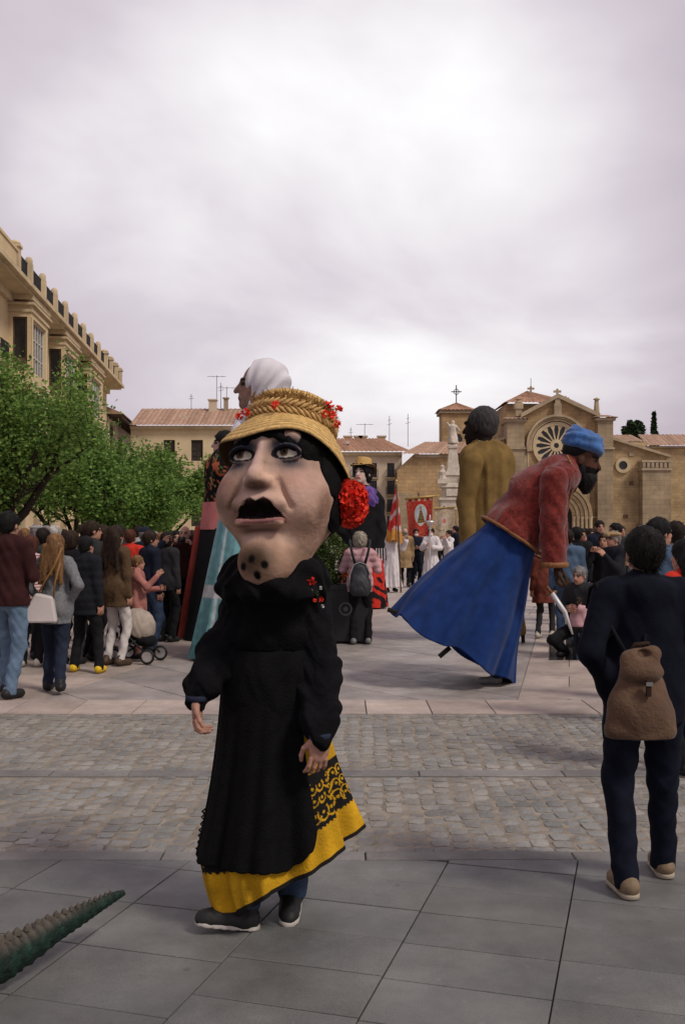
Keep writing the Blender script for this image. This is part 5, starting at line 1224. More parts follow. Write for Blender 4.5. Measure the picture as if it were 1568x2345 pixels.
for i, (xd, d) in enumerate(spec):
    jm = mats_[rd.randrange(8)]; hm = hairs_[rd.randrange(7)]
    P_(xd, d, rd.uniform(120, 220), rd.uniform(1.58, 1.78), '%s jacket, %s, %s in back row under the trees' % (jm[0], hm[0], ORD[i]), J(jm[1]), TR(black), hm[1:], sex=rd.choice('mf'), group=BG_, h=0.02, seed=20 + i, arms=(A_down(-1), rd.choice((A_down(1), A_phone(1)))))
# right crowd
P_(1299, 14.2, 165, 1.68, 'person in denim jacket and jeans with back turned, beside the red sleeve', J(denim), TR(jeans), ('short', h_dk), group=RG_, h=0.014, seed=31, bulk=1.05)
P_(1243, 15.4, 200, 1.5, 'person in red-brown coat and dark trousers behind the bowing giant', CO(brownred), TR(charcoal), ('short', h_dk), group=RG_, h=0.014, coat=0.62, shoes='shoe_white', seed=32, feet=((-0.12, 0.06, 0, -60), (0.12, -0.02, 0, -50)), leg=0.85)
pc1 = P_(1336, 13.2, -40, 1.72, 'grey-haired crouching person in dark hooded jacket, right crowd', J(charcoal), TR(black), ('crop', h_grey), group=RG_, h=0.013, hip_drop=0.50, lean=12, feet=((-0.16, -0.22, 0, -12), (0.16, -0.10, 0, 12)), seed=33, arms=(A_fold(-1), A_fold(1)))
P_(1324, 12.95, 150, 0.80, 'small child in pink jacket in front of the crouching person', J(pinkjk), TR(charcoal), ('pony', h_brown), sex='f', group=RG_, h=0.012, seed=34)
P_(1318, 16.0, 185, 1.72, 'person in black jacket with back turned, beside the church door', J(black), TR(black), ('short', h_black), group=RG_, seed=35)
P_(1330, 18.0, 20, 1.70, 'dark-haired person in black-blue jacket facing us, right crowd', J(black2), TR(black), ('short', h_dk), group=RG_, seed=36, skin=SKIN2)
P_(1372, 19.5, 5, 1.86, 'tallest person of the right crowd, dark jacket, facing us', J(navy), TR(black), ('crop', h_dk), group=RG_, seed=37)
P_(1407, 17.0, -80, 1.79, 'person in profile facing left, next to the big dark head', J(charcoal), TR(black), ('short', h_black), group=RG_, seed=38)
P_(1382, 15.2, -30, 1.62, 'photographer in black jacket with a camera at the face, right crowd', J(black), TR(black), ('short', h_dk), group=RG_, h=0.014, seed=39, arms=(A_face(-1), A_face(1)), grips=(True, True))
P_(1404, 14.0, -70, 1.66, 'person in beige flat cap and black jacket, right crowd', J(black2), TR(black), ('flatcap', beige), group=RG_, h=0.014, seed=40, arms=(A_down(-1), A_phone(1)), bulk=1.06)
P_(1352, 21, 10, 1.70, 'person in red scarf-coloured jacket deep in the right crowd', J(redc), TR(black), ('short', h_brown), group=RG_, seed=41, h=0.02)
P_(1510, 8.5, 150, 1.78, 'person with black hair and white collar behind the dark-suited head, right', J(denim), TR(jeans_dk), ('short', h_black), group=RG_, h=0.012, seed=42, head=(-40, 0))
P_(1545, 9.6, 165, 1.76, 'person in pale blue shirt near the right edge', ('shirt', paleblue), TR(jeans_dk), ('short', h_dk), group=RG_, h=0.013, seed=43)
pr = P_(1568, 6.9, 215, 1.61, 'person in red top with long black hair holding up a phone, right edge', ('top', redc), TR(black), ('long', h_black), sex='f', group=RG_, h=0.011, seed=44, arms=(((-0.12, -0.55, -0.8), (0.10, -0.75, 0.75)), A_down(1)), grips=(True, False))
spec = [(1440, 17.5), (1476, 18.5), (1420, 21), (1460, 23), (1500, 20.5), (1535, 18), (1565, 20), (1395, 24), (1312, 23), (1340, 25), (1290, 20.5), (1600, 16)]
for i, (xd, d) in enumerate(sorted(spec)):
    jm = mats_[rd.randrange(8)]; hm = hairs_[rd.randrange(7)]
    P_(xd, d, rd.uniform(-70, 200), rd.uniform(1.60, 1.78), '%s jacket, %s, %s in right back row' % (jm[0], hm[0], ORD[i]), J(jm[1]), TR(black), hm[1:], sex=rd.choice('mf'), group=BG_, h=0.02, seed=50 + i, arms=(A_down(-1), rd.choice((A_down(1), A_phone(1), A_fold(1)))))
# procession
ro = lambda m: ('robe', m)
n1 = P_(896, 26.8, 15, 1.72, 'robed person in white raising one arm beside the red flag pole', ro(white_c), None, ('short', h_dk), group=PG, robe=True, h=0.016, seed=61, arms=(((-0.7, 0, 0.7), (-0.35, 0, 1)), ((0.4, -0.4, -0.8), (0.2, -0.4, 0.8))))
n2 = P_(927, 29.0, 172, 1.72, 'bald person in beige overcoat with back turned, under the red banner', CO(beige), TR(black), ('bald', h_grey), group=PG, coat=0.56, h=0.016, seed=62, bulk=1.08, skin=SKIN3)
n3 = P_(952, 29.5, 5, 1.70, 'masked person in dark suit and tie in the procession', ('suit_jacket', navy), TR(navy), ('short', h_dk), group=PG, mask=True, h=0.016, seed=63, arms=(A_down(-1), A_fold(1)))
n4 = P_(987, 29.0, -15, 1.72, 'masked robed person in white holding a candle staff', ro(white_c), None, ('short', h_black), group=PG, robe=True, mask=True, h=0.016, seed=64, arms=(((-0.3, -0.3, -0.9), (0.55, -0.7, 0.35)), ((0.35, -0.3, -0.9), (-0.7, -0.7, 0.05))), grips=(True, True))
P_(1027, 31.0, -60, 1.66, 'person in white shirt with camera at right of the robed candle bearer', ('shirt', white_c), TR(black), ('short', h_black), group=PG, h=0.018, seed=65, arms=(A_face(-1), A_face(1)))
P_(1042, 33.0, -70, 1.80, 'tall person in dark jacket at right of the pale banner', J(navy), TR(black), ('short', h_black), group=PG, h=0.018, seed=66)
for i, (xd, d, yw, jm) in enumerate(((912, 33, 150, ('maroon', maroon)), (940, 34, 20, ('black', black)), (958, 36, 10, ('light brown', lightb)), (972, 37, -20, ('navy', navy)), (1010, 38, 15, ('charcoal', charcoal)), (1052, 36, 0, ('olive', olive)), (1066, 34, -20, ('brown', brownwool)), (742, 30, 20, ('pale grey', palegrey)), (756, 33, -10, ('white', white_c)), (880, 37, 10, ('dark teal', teal_d)))):
    P_(xd, d, yw, rd.uniform(1.62, 1.76), 'distant %s jacket, %s behind the banners' % (jm[0], ORD[i] if i < 11 else ''), J(jm[1]), TR(black), rd.choice((('short', h_dk), ('crop', h_grey), ('bob', h_brown))), group=PG, h=0.024, seed=70 + i)
# the pink jacket and her neighbours
pk = P_(824, 14.6, 178, 1.625, 'curly white-haired person in pink quilted jacket with back turned', J(pinkjk), TR(black), ('curly', h_ashen), sex='f', group='watchers beside the planter', h=0.011, quilt=0.008, hem=0.80, shoes='shoe_grey', seed=80, bulk=1.14, arms=(((-0.35, -0.35, -0.85), (-0.05, -0.85, 0.55)), ((0.35, -0.35, -0.85), (0.05, -0.85, 0.55))), feet=((-0.13, 0.0, 0, -6), (0.10, 0.03, 0, 6)), head=(0, 12))

# ================================================================== BIG-HEADED FIGURE IN FRONT
paintm = material('painted_papier_mache', (0.4, 0.25, 0.18), rough=0.8, var=0.14, scale=14, bump=0.3, bscale=45, spec=0.1, attr=True)
attr_cloth = material('cloth_painted', (0.4, 0.3, 0.2), rough=0.92, var=0.28, scale=11, bump=0.7, bscale=90, spec=0.12, attr=True)
attr_straw = material('straw', (0.5, 0.35, 0.12), rough=0.75, var=0.32, scale=50, bump=0.7, bscale=140, spec=0.25, attr=True)
def vnoise(P, f, seed=0):                         # smooth pseudo noise in -1..1 at points
    P = np.asarray(P, float) * f; r_ = np.random.default_rng(seed); s = np.zeros(len(P))
    for i in range(7):
        d = r_.normal(size=3); d /= np.linalg.norm(d); s += np.sin(P @ d * (0.7 + 0.35 * i) + r_.uniform(0, 6.28) + 1.3 * np.sin(P @ r_.normal(size=3) * 0.6))
    return s / 7 * 1.9
def mixc(C, col, w): w = np.clip(w, 0, 1)[:, None]; return C * (1 - w) + np.array(col) * w
HD = 4.25; HS = FPX / HD
def hx(xd): return X_(xd, HD)
def hz_(yd): return Z_(yd, HD)
HB = V3(hx(610), HD, 0)
HERO = empty('big_headed_figure', tuple(HB), 0, 'walking figure with giant painted papier-mache head, straw hat, black mantle and yellow skirt', 'costumed figure')
HHC = V3(hx(652), HD, hz_(1138)); HHR = rot3(-20, -12, -2)
def hero_head():
    g = SDF((-0.36, -0.46, -0.52), (0.36, 0.36, 0.42), 0.0052)
    g.ell((0, 0.02, 0.10), (0.236, 0.260, 0.235), 0.05)
    g.ell((0, -0.02, -0.03), (0.252, 0.250, 0.21), 0.08)
    for s in (-1, 1): g.ell((s * 0.146, -0.15, -0.05), (0.10, 0.105, 0.12), 0.07)
    g.cone((0, -0.035, -0.12), (0, -0.055, -0.26), 0.206, 0.152, 0.06)
    g.ell((0, -0.175, -0.315), (0.115, 0.085, 0.10), 0.06)
    g.cone((-0.115, -0.202, 0.190), (0.115, -0.202, 0.190), 0.042, 0.042, 0.06)
    for s in (-1, 1):
        g.ell((s * 0.106, -0.275, 0.125), (0.066, 0.05, 0.046), 0.035, op='c')
        g.ell((s * 0.104, -0.190, 0.122), (0.060, 0.044, 0.038), 0.008)
        pr = None
        for t in np.linspace(0, math.pi, 9):       # heavy upper and thin lower lid
            q = V3(s * 0.104 + 0.060 * math.cos(t), -0.236 - 0.012 * math.sin(t) + 0.012 * abs(math.cos(t)), 0.120 + 0.034 * math.sin(t)); w = V3(s * 0.104 + 0.056 * math.cos(t), -0.232 + 0.012 * abs(math.cos(t)), 0.118 - 0.024 * math.sin(t))
            if pr is not None: g.cone(pr[0], q, 0.008, 0.008, 0.010); g.cone(pr[1], w, 0.007, 0.007, 0.008)
            pr = (q, w)
    g.cone((0, -0.235, 0.175), (0, -0.302, 0.03), 0.019, 0.030, 0.03); g.ell((0, -0.310, 0.008), (0.036, 0.036, 0.032), 0.022)
    for s in (-1, 1): g.ell((s * 0.040, -0.278, -0.002), (0.027, 0.034, 0.024), 0.018)
    for s in (-1, 1): g.ell((s * 0.023, -0.302, -0.026), (0.014, 0.022, 0.012), 0.007, op='c')
    for s in (-1, 1): g.ell((s * 0.045, -0.258, -0.088), (0.075, 0.030, 0.032), 0.03)
    for s in (-1, 1): g.ell((s * 0.034, -0.278, -0.112), (0.042, 0.050, 0.034), 0.010, op='c')
    g.cone((-0.092, -0.262, -0.142), (0.092, -0.262, -0.142), 0.013, 0.013, 0.014, op='c'); g.cone((-0.06, -0.266, -0.128), (0.06, -0.266, -0.128), 0.02, 0.02, 0.012, op='c')
    g.cone((-0.095, -0.246, -0.164), (0.095, -0.246, -0.164), 0.019, 0.019, 0.015); g.cone((-0.06, -0.262, -0.192), (0.06, -0.262, -0.192), 0.018, 0.018, 0.03, op='c')
    for s in (-1, 1):                              # folds beside the nose
        g.cone((s * 0.085, -0.262, 0.0), (s * 0.142, -0.240, -0.10), 0.004, 0.006, 0.03, op='c')
    me = g.mesh('head'); V = verts_of(me).astype(float)
    X, Y, Z = V[:, 0], V[:, 1], V[:, 2]; fr = Y < -0.02
    C = np.tile(V3(0.52, 0.335, 0.24), (len(V), 1))
    n1, n2, n3 = vnoise(V, 14, 1), vnoise(V, 33, 2), vnoise(V, 7, 3)
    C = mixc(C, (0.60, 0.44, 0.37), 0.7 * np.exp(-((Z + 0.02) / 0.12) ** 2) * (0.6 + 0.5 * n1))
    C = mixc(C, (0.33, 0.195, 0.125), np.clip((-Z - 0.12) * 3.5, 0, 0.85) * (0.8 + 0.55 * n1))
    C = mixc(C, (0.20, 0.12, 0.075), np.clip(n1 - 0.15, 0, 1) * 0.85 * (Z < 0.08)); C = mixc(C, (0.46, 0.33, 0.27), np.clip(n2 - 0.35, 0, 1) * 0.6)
    C = mixc(C, (0.30, 0.17, 0.12), 0.6 * np.clip((X - 0.06) * 4, 0, 1) * (0.8 + 0.5 * n3))  # viewer's right side darker: paint tone plus brim shade put into the colour
    for s in (-1, 1): C = mixc(C, (0.42, 0.20, 0.17), 0.35 * np.exp(-(((X - s * 0.17) / 0.06) ** 2 + ((Z - 0.01) / 0.06) ** 2)) * fr)
    for s in (-1, 1):
        dx, dz = X - s * 0.104, Z - 0.120
        C = mixc(C, (0.035, 0.038, 0.052), 1.15 * np.exp(-((dx / 0.088) ** 2 + ((dz - 0.030) / 0.052) ** 2) ** 1.6) * fr)
        C = mixc(C, (0.045, 0.046, 0.055), 0.95 * np.exp(-(((dx - s * 0.02) / 0.075) ** 2 + ((dz + 0.040) / 0.033) ** 2)) * fr)
        al = (dx / 0.051) ** 2 + (np.where(dz > 0, dz / 0.026, dz / 0.018)) ** 2
        C[(al < 1.75) & fr] = (0.010, 0.010, 0.014)
        C[(al < 0.80) & fr] = (0.46, 0.42, 0.34)
        ir = np.hypot(dx + 0.012, dz - 0.011); C[(ir < 0.021) & (al < 0.80) & fr] = (0.085, 0.055, 0.03); C[(ir < 0.009) & (al < 0.80) & fr] = (0.01, 0.01, 0.01)
        br = np.abs(Z - (0.205 + 0.02 * np.cos((dx) / 0.07 * 1.3))); C = mixc(C, (0.02, 0.016, 0.014), np.exp(-(br / 0.012) ** 2) * (np.abs(dx) < 0.085) * fr)
    # mouth: dark upper lip with a bow, pale thin lower lip
    top = -0.064 - 0.020 * np.exp(-(X / 0.022) ** 2) - 0.098 * np.clip((np.abs(X) - 0.030) / 0.098, 0, 1) ** 1.25
    bot = -0.156 + 0.010 * (np.abs(X) / 0.12)
    inm = (Z < top) & (Z > bot) & (np.abs(X) < 0.125) & (Y < -0.1); C[inm] = V3(0.006, 0.002, 0.0025)
    lo = (Z <= bot) & (Z > bot - 0.017) & (np.abs(X) < 0.118) & (Y < -0.1); C[lo] = V3(0.30, 0.14, 0.125)
    C = mixc(C, (0.07, 0.03, 0.025), 0.95 * np.exp(-((Z + 0.192) / 0.016) ** 2) * np.exp(-(X / 0.10) ** 4) * fr)  # shade under the lower lip, painted in
    C = mixc(C, (0.06, 0.035, 0.025), 0.9 * np.exp(-((Z + 0.028) / 0.016) ** 2 - (X / 0.055) ** 4) * (Y < -0.26))  # dark nostrils, and shade under the nose painted in
    C = mixc(C, (0.52, 0.36, 0.32), 0.7 * np.exp(-((X / 0.014) ** 2)) * ((Z > 0.02) & (Z < 0.17)) * fr); C = mixc(C, (0.50, 0.34, 0.28), 0.5 * np.exp(-((Z + 0.055) / 0.02) ** 2 - ((np.abs(X) - 0.04) / 0.03) ** 2) * fr)  # painted highlights on the nose bridge and above the upper lip
    C = mixc(C, (0.46, 0.32, 0.25), 0.55 * np.exp(-((Z + 0.222 + 0.25 * X * X) / 0.018) ** 2 - (X / 0.14) ** 4) * fr)
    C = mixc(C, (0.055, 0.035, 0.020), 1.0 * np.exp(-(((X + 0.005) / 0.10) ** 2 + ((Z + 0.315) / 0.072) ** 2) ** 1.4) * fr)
    C = mixc(C, (0.09, 0.055, 0.035), 0.6 * np.exp(-((X - 0.15) / 0.05) ** 2 - ((Z + 0.27) / 0.05) ** 2) * fr)
    for ax, az in ((-0.062, -0.342), (-0.018, -0.315), (0.040, -0.338), (0.004, -0.378)):
        C = mixc(C, (0.003, 0.003, 0.003), 1.6 * np.exp(-(np.hypot(X - ax, Z - az) / 0.0155) ** 4) * fr)
    C *= (1 + 0.10 * n2)[:, None]
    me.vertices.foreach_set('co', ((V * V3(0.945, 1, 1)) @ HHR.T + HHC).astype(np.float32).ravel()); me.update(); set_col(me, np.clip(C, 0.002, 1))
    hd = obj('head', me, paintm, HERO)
    # hair
    g = SDF((-0.36, -0.36, -0.28), (0.36, 0.40, 0.42), 0.009)
    g.ell((0, 0.04, 0.09), (0.252, 0.262, 0.225), 0.03)
    g.ell((0, 0.0, 0.160), (0.250, 0.284, 0.150), 0.03); g.ell((0, -0.33, -0.03), (0.212, 0.25, 0.230), 0.02, op='c')
    g.ell((0.228, 0.02, -0.03), (0.040, 0.10, 0.13), 0.03); g.ell((0.226, -0.06, 0.04), (0.036, 0.075, 0.10), 0.03); g.ell((-0.232, -0.03, 0.04), (0.038, 0.09, 0.11), 0.03); g.ell((0, 0.2, 0.02), (0.21, 0.12, 0.2), 0.05)
    g.fold(0.006, 60, 20, 30, 2)
    me = g.mesh('hair'); V = verts_of(me); me.vertices.foreach_set('co', ((V * V3(0.94, 0.98, 1)) @ HHR.T + HHC).astype(np.float32).ravel()); me.update(); obj('hair', me, material('hair_wig', (0.004, 0.004, 0.004), rough=0.8, var=0.4, scale=40, bump=0.8, bscale=120, spec=0.1), hd)
    for s, e_ in ((-1, 0),):
        m = MB(); c = HHC + HHR @ V3(s * 0.262, -0.05, -0.03); m.lathe([(0.0, -0.014), (0.010, -0.010), (0.014, 0), (0.010, 0.010), (0.0, 0.014)], tuple(c), 10); m.build('earring', material('pearl', (0.6, 0.58, 0.55), rough=0.3, var=0.05), hd, smooth=True)
hero_head()
# ---- straw hat
HATC = HHC + HHR @ V3(-0.004, 0.04, 0.306); HATR = HHR @ rot3(0, -7, 3)
def hat_pts(L): return np.asarray(L, float) @ HATR.T + HATC
def straw_hat(parent, R0, R1, Hc, tr, wave, name='hat', nphi=120, nr=49):
    phi = np.linspace(0, 2 * math.pi, nphi, endpoint=False); rows = []; cols = []
    def shape(t, ph):                             # t 0 at crown, 1 at brim edge
        r = R0 + (R1 - R0) * t; return r, wave(t, ph)
    for j in range(nr):
        t = j / (nr - 1); r, z = shape(t, phi); rip = 0.0045 * abs(math.sin(t * math.pi * 8))
        rows.append(np.stack([r * np.cos(phi), r * 1.06 * np.sin(phi), z + rip], 1)); b = 0.38 + 0.62 * abs(math.sin(t * math.pi * 8)) ** 0.8  # straw rows, shade painted into the grooves between them
        cols.append(np.tile(V3(0.62, 0.40, 0.14) * b, (nphi, 1)) * (1 + 0.12 * np.sin(phi * 37 + j)[:, None]))
    for j in range(nr - 1, -1, -2):               # underside, its shade put into a darker straw colour
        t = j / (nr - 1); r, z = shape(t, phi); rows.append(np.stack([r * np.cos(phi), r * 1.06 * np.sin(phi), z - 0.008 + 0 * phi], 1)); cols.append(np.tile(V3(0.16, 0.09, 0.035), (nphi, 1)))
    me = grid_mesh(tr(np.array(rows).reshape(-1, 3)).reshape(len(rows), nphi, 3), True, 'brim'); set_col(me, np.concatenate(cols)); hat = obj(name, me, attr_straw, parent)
    rows = []; cols = []
    prof = [(R0 + 0.004, -0.02), (R0, 0.02), (R0 * 0.97, Hc * 0.35), (R0 * 0.93, Hc * 0.7), (R0 * 0.88, Hc * 0.93), (R0 * 0.80, Hc), (R0 * 0.5, Hc * 1.02), (0.002, Hc * 1.03)]
    fine = []
    for a, b in zip(prof[:-1], prof[1:]):
        for q in range(6): fine.append((a[0] + (b[0] - a[0]) * q / 6, a[1] + (b[1] - a[1]) * q / 6))
    for j, (r, z) in enumerate(fine):
        rp = r + 0.003 * abs(math.sin(j * 1.05)); rows.append(np.stack([rp * np.cos(phi), rp * 1.06 * np.sin(phi), z + 0 * phi], 1)); cols.append(np.tile(V3(0.60, 0.38, 0.13) * (0.6 + 0.4 * abs(math.sin(j * 1.05))), (nphi, 1)))  # crown rows with groove shade put into the colour
    me = grid_mesh(tr(np.array(rows).reshape(-1, 3)).reshape(len(rows), nphi, 3), True, 'crown'); set_col(me, np.concatenate(cols)); obj('crown', me, attr_straw, hat)
    return hat
def hero_wave(t, ph):
    s, c = np.sin(ph), np.cos(ph)                 # s = -1 at the front, c = 1 on the viewer's right
    d = (np.degrees(ph) + 180) % 360 - 180        # -90 front, 0 viewer's right, 180 left
    key = [(-180, -0.150), (-150, -0.125), (-128, -0.15), (-105, -0.165), (-80, -0.125), (-55, -0.10), (-25, -0.15), (0, -0.21), (30, -0.235), (60, -0.21), (90, -0.18), (135, -0.165), (180, -0.150)]
    w = np.interp(d, [k[0] for k in key], [k[1] for k in key]); w = np.convolve(np.concatenate([w[-4:], w, w[:4]]), np.ones(9) / 9, 'valid')
    return (0.75 * t ** 0.9 + 0.25 * t ** 3) * w
hat = straw_hat(HERO, 0.186, 0.292, 0.130, hat_pts, hero_wave)
# frayed straw band: blades standing round the crown
n = 2200; ph = rng.uniform(0, 6.283, n); z0 = rng.uniform(0.01, 0.09, n); L = rng.uniform(0.012, 0.038, n); tilt = rng.uniform(-0.9, 0.9, n)
er = np.stack([np.cos(ph), 1.06 * np.sin(ph), 0 * ph], 1); et = np.stack([-np.sin(ph), np.cos(ph), 0 * ph], 1); ez = np.array([[0, 0, 1.0]])
base = er * (0.184 - 0.1 * z0[:, None]) + ez * z0[:, None]; dirv = er * rng.uniform(0.25, 0.9, n)[:, None] + et * tilt[:, None] + ez * rng.uniform(0.1, 1.0, n)[:, None]; dirv /= np.linalg.norm(dirv, axis=1)[:, None]
tip = base + dirv * L[:, None]; w = et * 0.0035
P = np.stack([base - w, base + w, tip + w * 0.4, tip - w * 0.4], 1).reshape(-1, 3)
me = np_mesh('straw_fringe', hat_pts(P), np.arange(4 * n).reshape(n, 4), False); set_col(me, np.repeat(V3(0.55, 0.35, 0.13)[None] * rng.uniform(0.5, 1.25, n)[:, None], 4, 0)); o = obj('straw_fringe', me, attr_straw, hat); o['kind'] = 'stuff'
for row, zz in ((0, 0.012), (1, 0.045)):           # plaited ears of straw
    m = MB()
    for i in range(46):
        a = 6.283 * (i + 0.5 * row) / 46; c = V3(math.cos(a) * 0.194, 1.06 * math.sin(a) * 0.194, zz); t_ = V3(-math.sin(a), math.cos(a), 0.75 * (1 if row else -1)) * 0.024
        q = hat_pts([c - t_, c, c + t_]); m.tube(q, [0.003, 0.010, 0.003], 6)
    o = m.build('plait', material('straw_plait', (0.48, 0.30, 0.11), rough=0.7, var=0.35, scale=60), hat, smooth=True)
redpetal = material('red_petals', (0.74, 0.05, 0.026), rough=0.75, var=0.35, scale=22, spec=0.15)
def petals(center, rad, n, size, name, parent, mat=redpetal, squash=(1, 1, 1), outw=0.85, frame=None):
    """crinkled petals fanned over a ball"""
    u = rng.normal(size=(n, 3)); u /= np.linalg.norm(u, axis=1)[:, None]; r = rad * rng.uniform(0.55, 1.0, n) ** 0.6
    c = u * r[:, None] * np.array(squash)
    t1 = np.cross(u, rng.normal(size=(n, 3))); t1 /= np.linalg.norm(t1, axis=1)[:, None]; t2 = np.cross(u, t1)
    tw = rng.uniform(-0.8, 0.8, n)[:, None]; nn = u * outw + t2 * tw; nn /= np.linalg.norm(nn, axis=1)[:, None]
    k = 5; V = []; Fq = []
    for j in (0, 1, 2):
        for i in range(k):
            a = (i / (k - 1) - 0.5); wv = size * (0.35 + 0.75 * j / 2); cr = (0.16 * size * ((-1) ** i)) * (j / 2)
            V.append(c + t1 * (a * 2 * wv) * 0.75 + nn * (size * 0.85 * (j / 2 - 0.5)) + t2 * cr + nn * (0.05 * size * rng.uniform(-1, 1, n)[:, None] * j))
    V = np.stack(V, 1)
    q = [[j * k + i, j * k + i + 1, (j + 1) * k + i + 1, (j + 1) * k + i] for j in (0, 1) for i in range(k - 1)]
    Fq = (np.array(q)[None] + (np.arange(n) * 3 * k)[:, None, None]).reshape(-1, 4)
    Vw = V.reshape(-1, 3)
    if frame is not None: Vw = Vw @ frame.T
    return obj(name, np_mesh(name, Vw + np.array(center), Fq), mat, parent)
fl = petals(V3(X_(803, HD - 0.04), HD - 0.04, Z_(1152, HD - 0.04)), 0.088, 420, 0.028, 'carnation', HERO, squash=(0.78, 0.8, 1.1))
FC = V3(X_(803, HD - 0.04), HD - 0.04, Z_(1152, HD - 0.04)); g = SDF(FC - 0.1, FC + 0.1, 0.012).ell(FC, (0.058, 0.06, 0.082)); obj('flower_heart', g.mesh('flower_heart'), redpetal, fl)
for a, zz, rr in ((-2.15, 0.0, 0.232), (-1.45, 0.01, 0.232), (-2.6, 0.02, 0.23), (-0.22, 0.05, 0.21), (-0.32, 0.09, 0.205), (-0.10, 0.02, 0.22), (0.1, 0.11, 0.20), (-0.45, 0.03, 0.22)):
    petals(hat_pts([V3(math.cos(a) * rr, 1.06 * math.sin(a) * rr, zz)])[0], 0.014, 16, 0.013, 'paper_flower', hat)
# ---- garments
blk = cloth('mantle_black', (0.0042, 0.0042, 0.0044), var=0.3, scale=25, bump=0.9, bscale=120)
blouse = cloth('blouse_black', (0.0044, 0.0044, 0.0054), var=0.3, scale=14, bump=0.7, bscale=60)
def hp(xd, yd, dy=0.0): return V3(X_(xd, HD + dy), HD + dy, Z_(yd, HD + dy)) - HB
W_l, W_r = hp(452, 1604, -0.14), hp(734, 1690, -0.25)
E_l, E_r = hp(492, 1496, -0.03), hp(734, 1545, -0.06)
S_l, S_r = hp(566, 1400, 0.02), hp(694, 1394, 0.04)
def hero_body():
    g = SDF((-0.45, -0.35, -0.05), (0.5, 0.4, 1.62), 0.014)
    g.ell((0.03, 0.02, 1.50), (0.08, 0.095, 0.11)); g.cone((0.03, 0.02, 1.34), (0.03, 0.02, 1.46), 0.06, 0.055); g.ell((0.03, 0.02, 1.2), (0.16, 0.11, 0.2), 0.05); g.ell((0.02, 0.02, 0.92), (0.15, 0.11, 0.14), 0.08)
    for S, E, W in ((S_l, E_l, W_l), (S_r, E_r, W_r)): g.cone(S, E, 0.05, 0.042); g.cone(E, W, 0.042, 0.027, 0.01)
    hips = (V3(-0.05, 0.0, 0.9), V3(0.09, 0.05, 0.9)); an = (hp(560, 2072, -0.03), hp(672, 2050, 0.14)); kn = (V3(-0.05, 0.02, 0.5), V3(0.08, 0.10, 0.48))
    for a, b, c in zip(hips, kn, an): g.cone(a, b, 0.075, 0.055); g.cone(b, c, 0.05, 0.035)
    me = g.mesh('body'); V = verts_of(me); Fq = np.zeros(len(me.polygons) * 4, np.int32); me.loops.foreach_get('vertex_index', Fq); Fq = Fq.reshape(-1, 4); bpy.data.meshes.remove(me)
    A = hand_arrays((18, 46, 34), 5, 0.0036); B = hand_arrays((14, 26, 22), 5, 0.0036)
    h1, f1 = place_hand(A, W_l + V3(0, 0, 0.004), V3(0.02, -0.12, -1), V3(1.0, -0.25, 0.0), True, 1.0)
    h2, f2 = place_hand(B, W_r + V3(0, 0, 0.006), V3(-0.10, -0.10, -1), V3(-0.35, 1, 0), False, 1.0)
    n = len(V); me = np_mesh('body', np.concatenate([V, h1, h2]), np.concatenate([Fq, f1 + n, f2 + n + len(h1)]))
    C = np.tile(V3(0.38, 0.20, 0.14), (n + len(h1) + len(h2), 1)); Vh = np.concatenate([V, h1, h2])
    C *= (1 + 0.12 * vnoise(Vh, 90, 4))[:, None]; set_col(me, C); obj('body', me, skin_mat, HERO, keep=False)
    # jeans
    g = SDF((-0.35, -0.3, -0.02), (0.35, 0.35, 1.05), 0.014); g.ell((0.02, 0.02, 0.93), (0.17, 0.125, 0.13))
    for a, b, c in zip(hips, kn, an): g.cone(a, b, 0.10, 0.082, 0.03); g.cone(b, c + V3(0, 0, 0.02), 0.08, 0.066, 0.03)
    g.fold(0.008, 14, 14, 30, 4); g.below(0.06); obj('jeans', g.mesh('jeans'), jeans_dk if False else cloth('jeans_mid', (0.035, 0.055, 0.095), var=0.35, scale=14), HERO, keep=False)
    # shoes: dark upper, pale sole
    def shoe(heel, toe, top, name='shoe', tilt=0.0):
        d = (toe - heel); g = SDF(np.minimum(np.minimum(heel, toe), top) - 0.09, np.maximum(np.maximum(heel, toe), top) + 0.09, 0.007)
        m_ = heel + d * 0.45
        g.cone(heel + V3(0, 0, 0.035), toe + V3(0, 0, 0.022), 0.044, 0.036, 0.02); g.cone(m_ + V3(0, 0, 0.03), toe - d * 0.12 + V3(0, 0, 0.025), 0.046, 0.042, 0.02); g.cone(heel + d * 0.12 + V3(0, 0, 0.04), top, 0.045, 0.05, 0.03)
        g.fold(0.002, 40, 40, 60, 3)
        nrm = np.cross(d, np.cross(V3(0, 0, 1), d)); nrm /= np.linalg.norm(nrm)
        if nrm[2] < 0: nrm = -nrm
        g.plane(-nrm, float(-nrm @ (heel + V3(0, 0, 0.002)))); so = obj(name, g.mesh(name), MATS['shoe_black'], HERO, keep=False)
        g = SDF(np.minimum(heel, toe) - 0.08, np.maximum(heel, toe) + 0.08, 0.006); g.cone(heel, toe, 0.045, 0.038, 0.01); g.cone(m_, toe - d * 0.1, 0.047, 0.045, 0.02); g.plane(nrm, float(nrm @ (heel + nrm * 0.022))); g.plane(-nrm, float(-nrm @ heel)); obj('sole', g.mesh('sole'), material('sole_white', (0.42, 0.39, 0.35), rough=0.7, var=0.2, scale=30), so, keep=False)
    shoe(hp(572, 2122, -0.06) * V3(1, 1, 0) + V3(0, 0, 0.004), hp(466, 2110, -0.10) * V3(1, 1, 0) + V3(0, 0, 0.035), hp(560, 2078, -0.04))
    shoe(hp(668, 2060, 0.16) * V3(1, 1, 0) + V3(0, 0.06, 0.05), hp(668, 2098, 0.06) * V3(1, 1, 0) + V3(-0.01, -0.07, 0.004), hp(672, 2036, 0.15))
    return
hero_body()
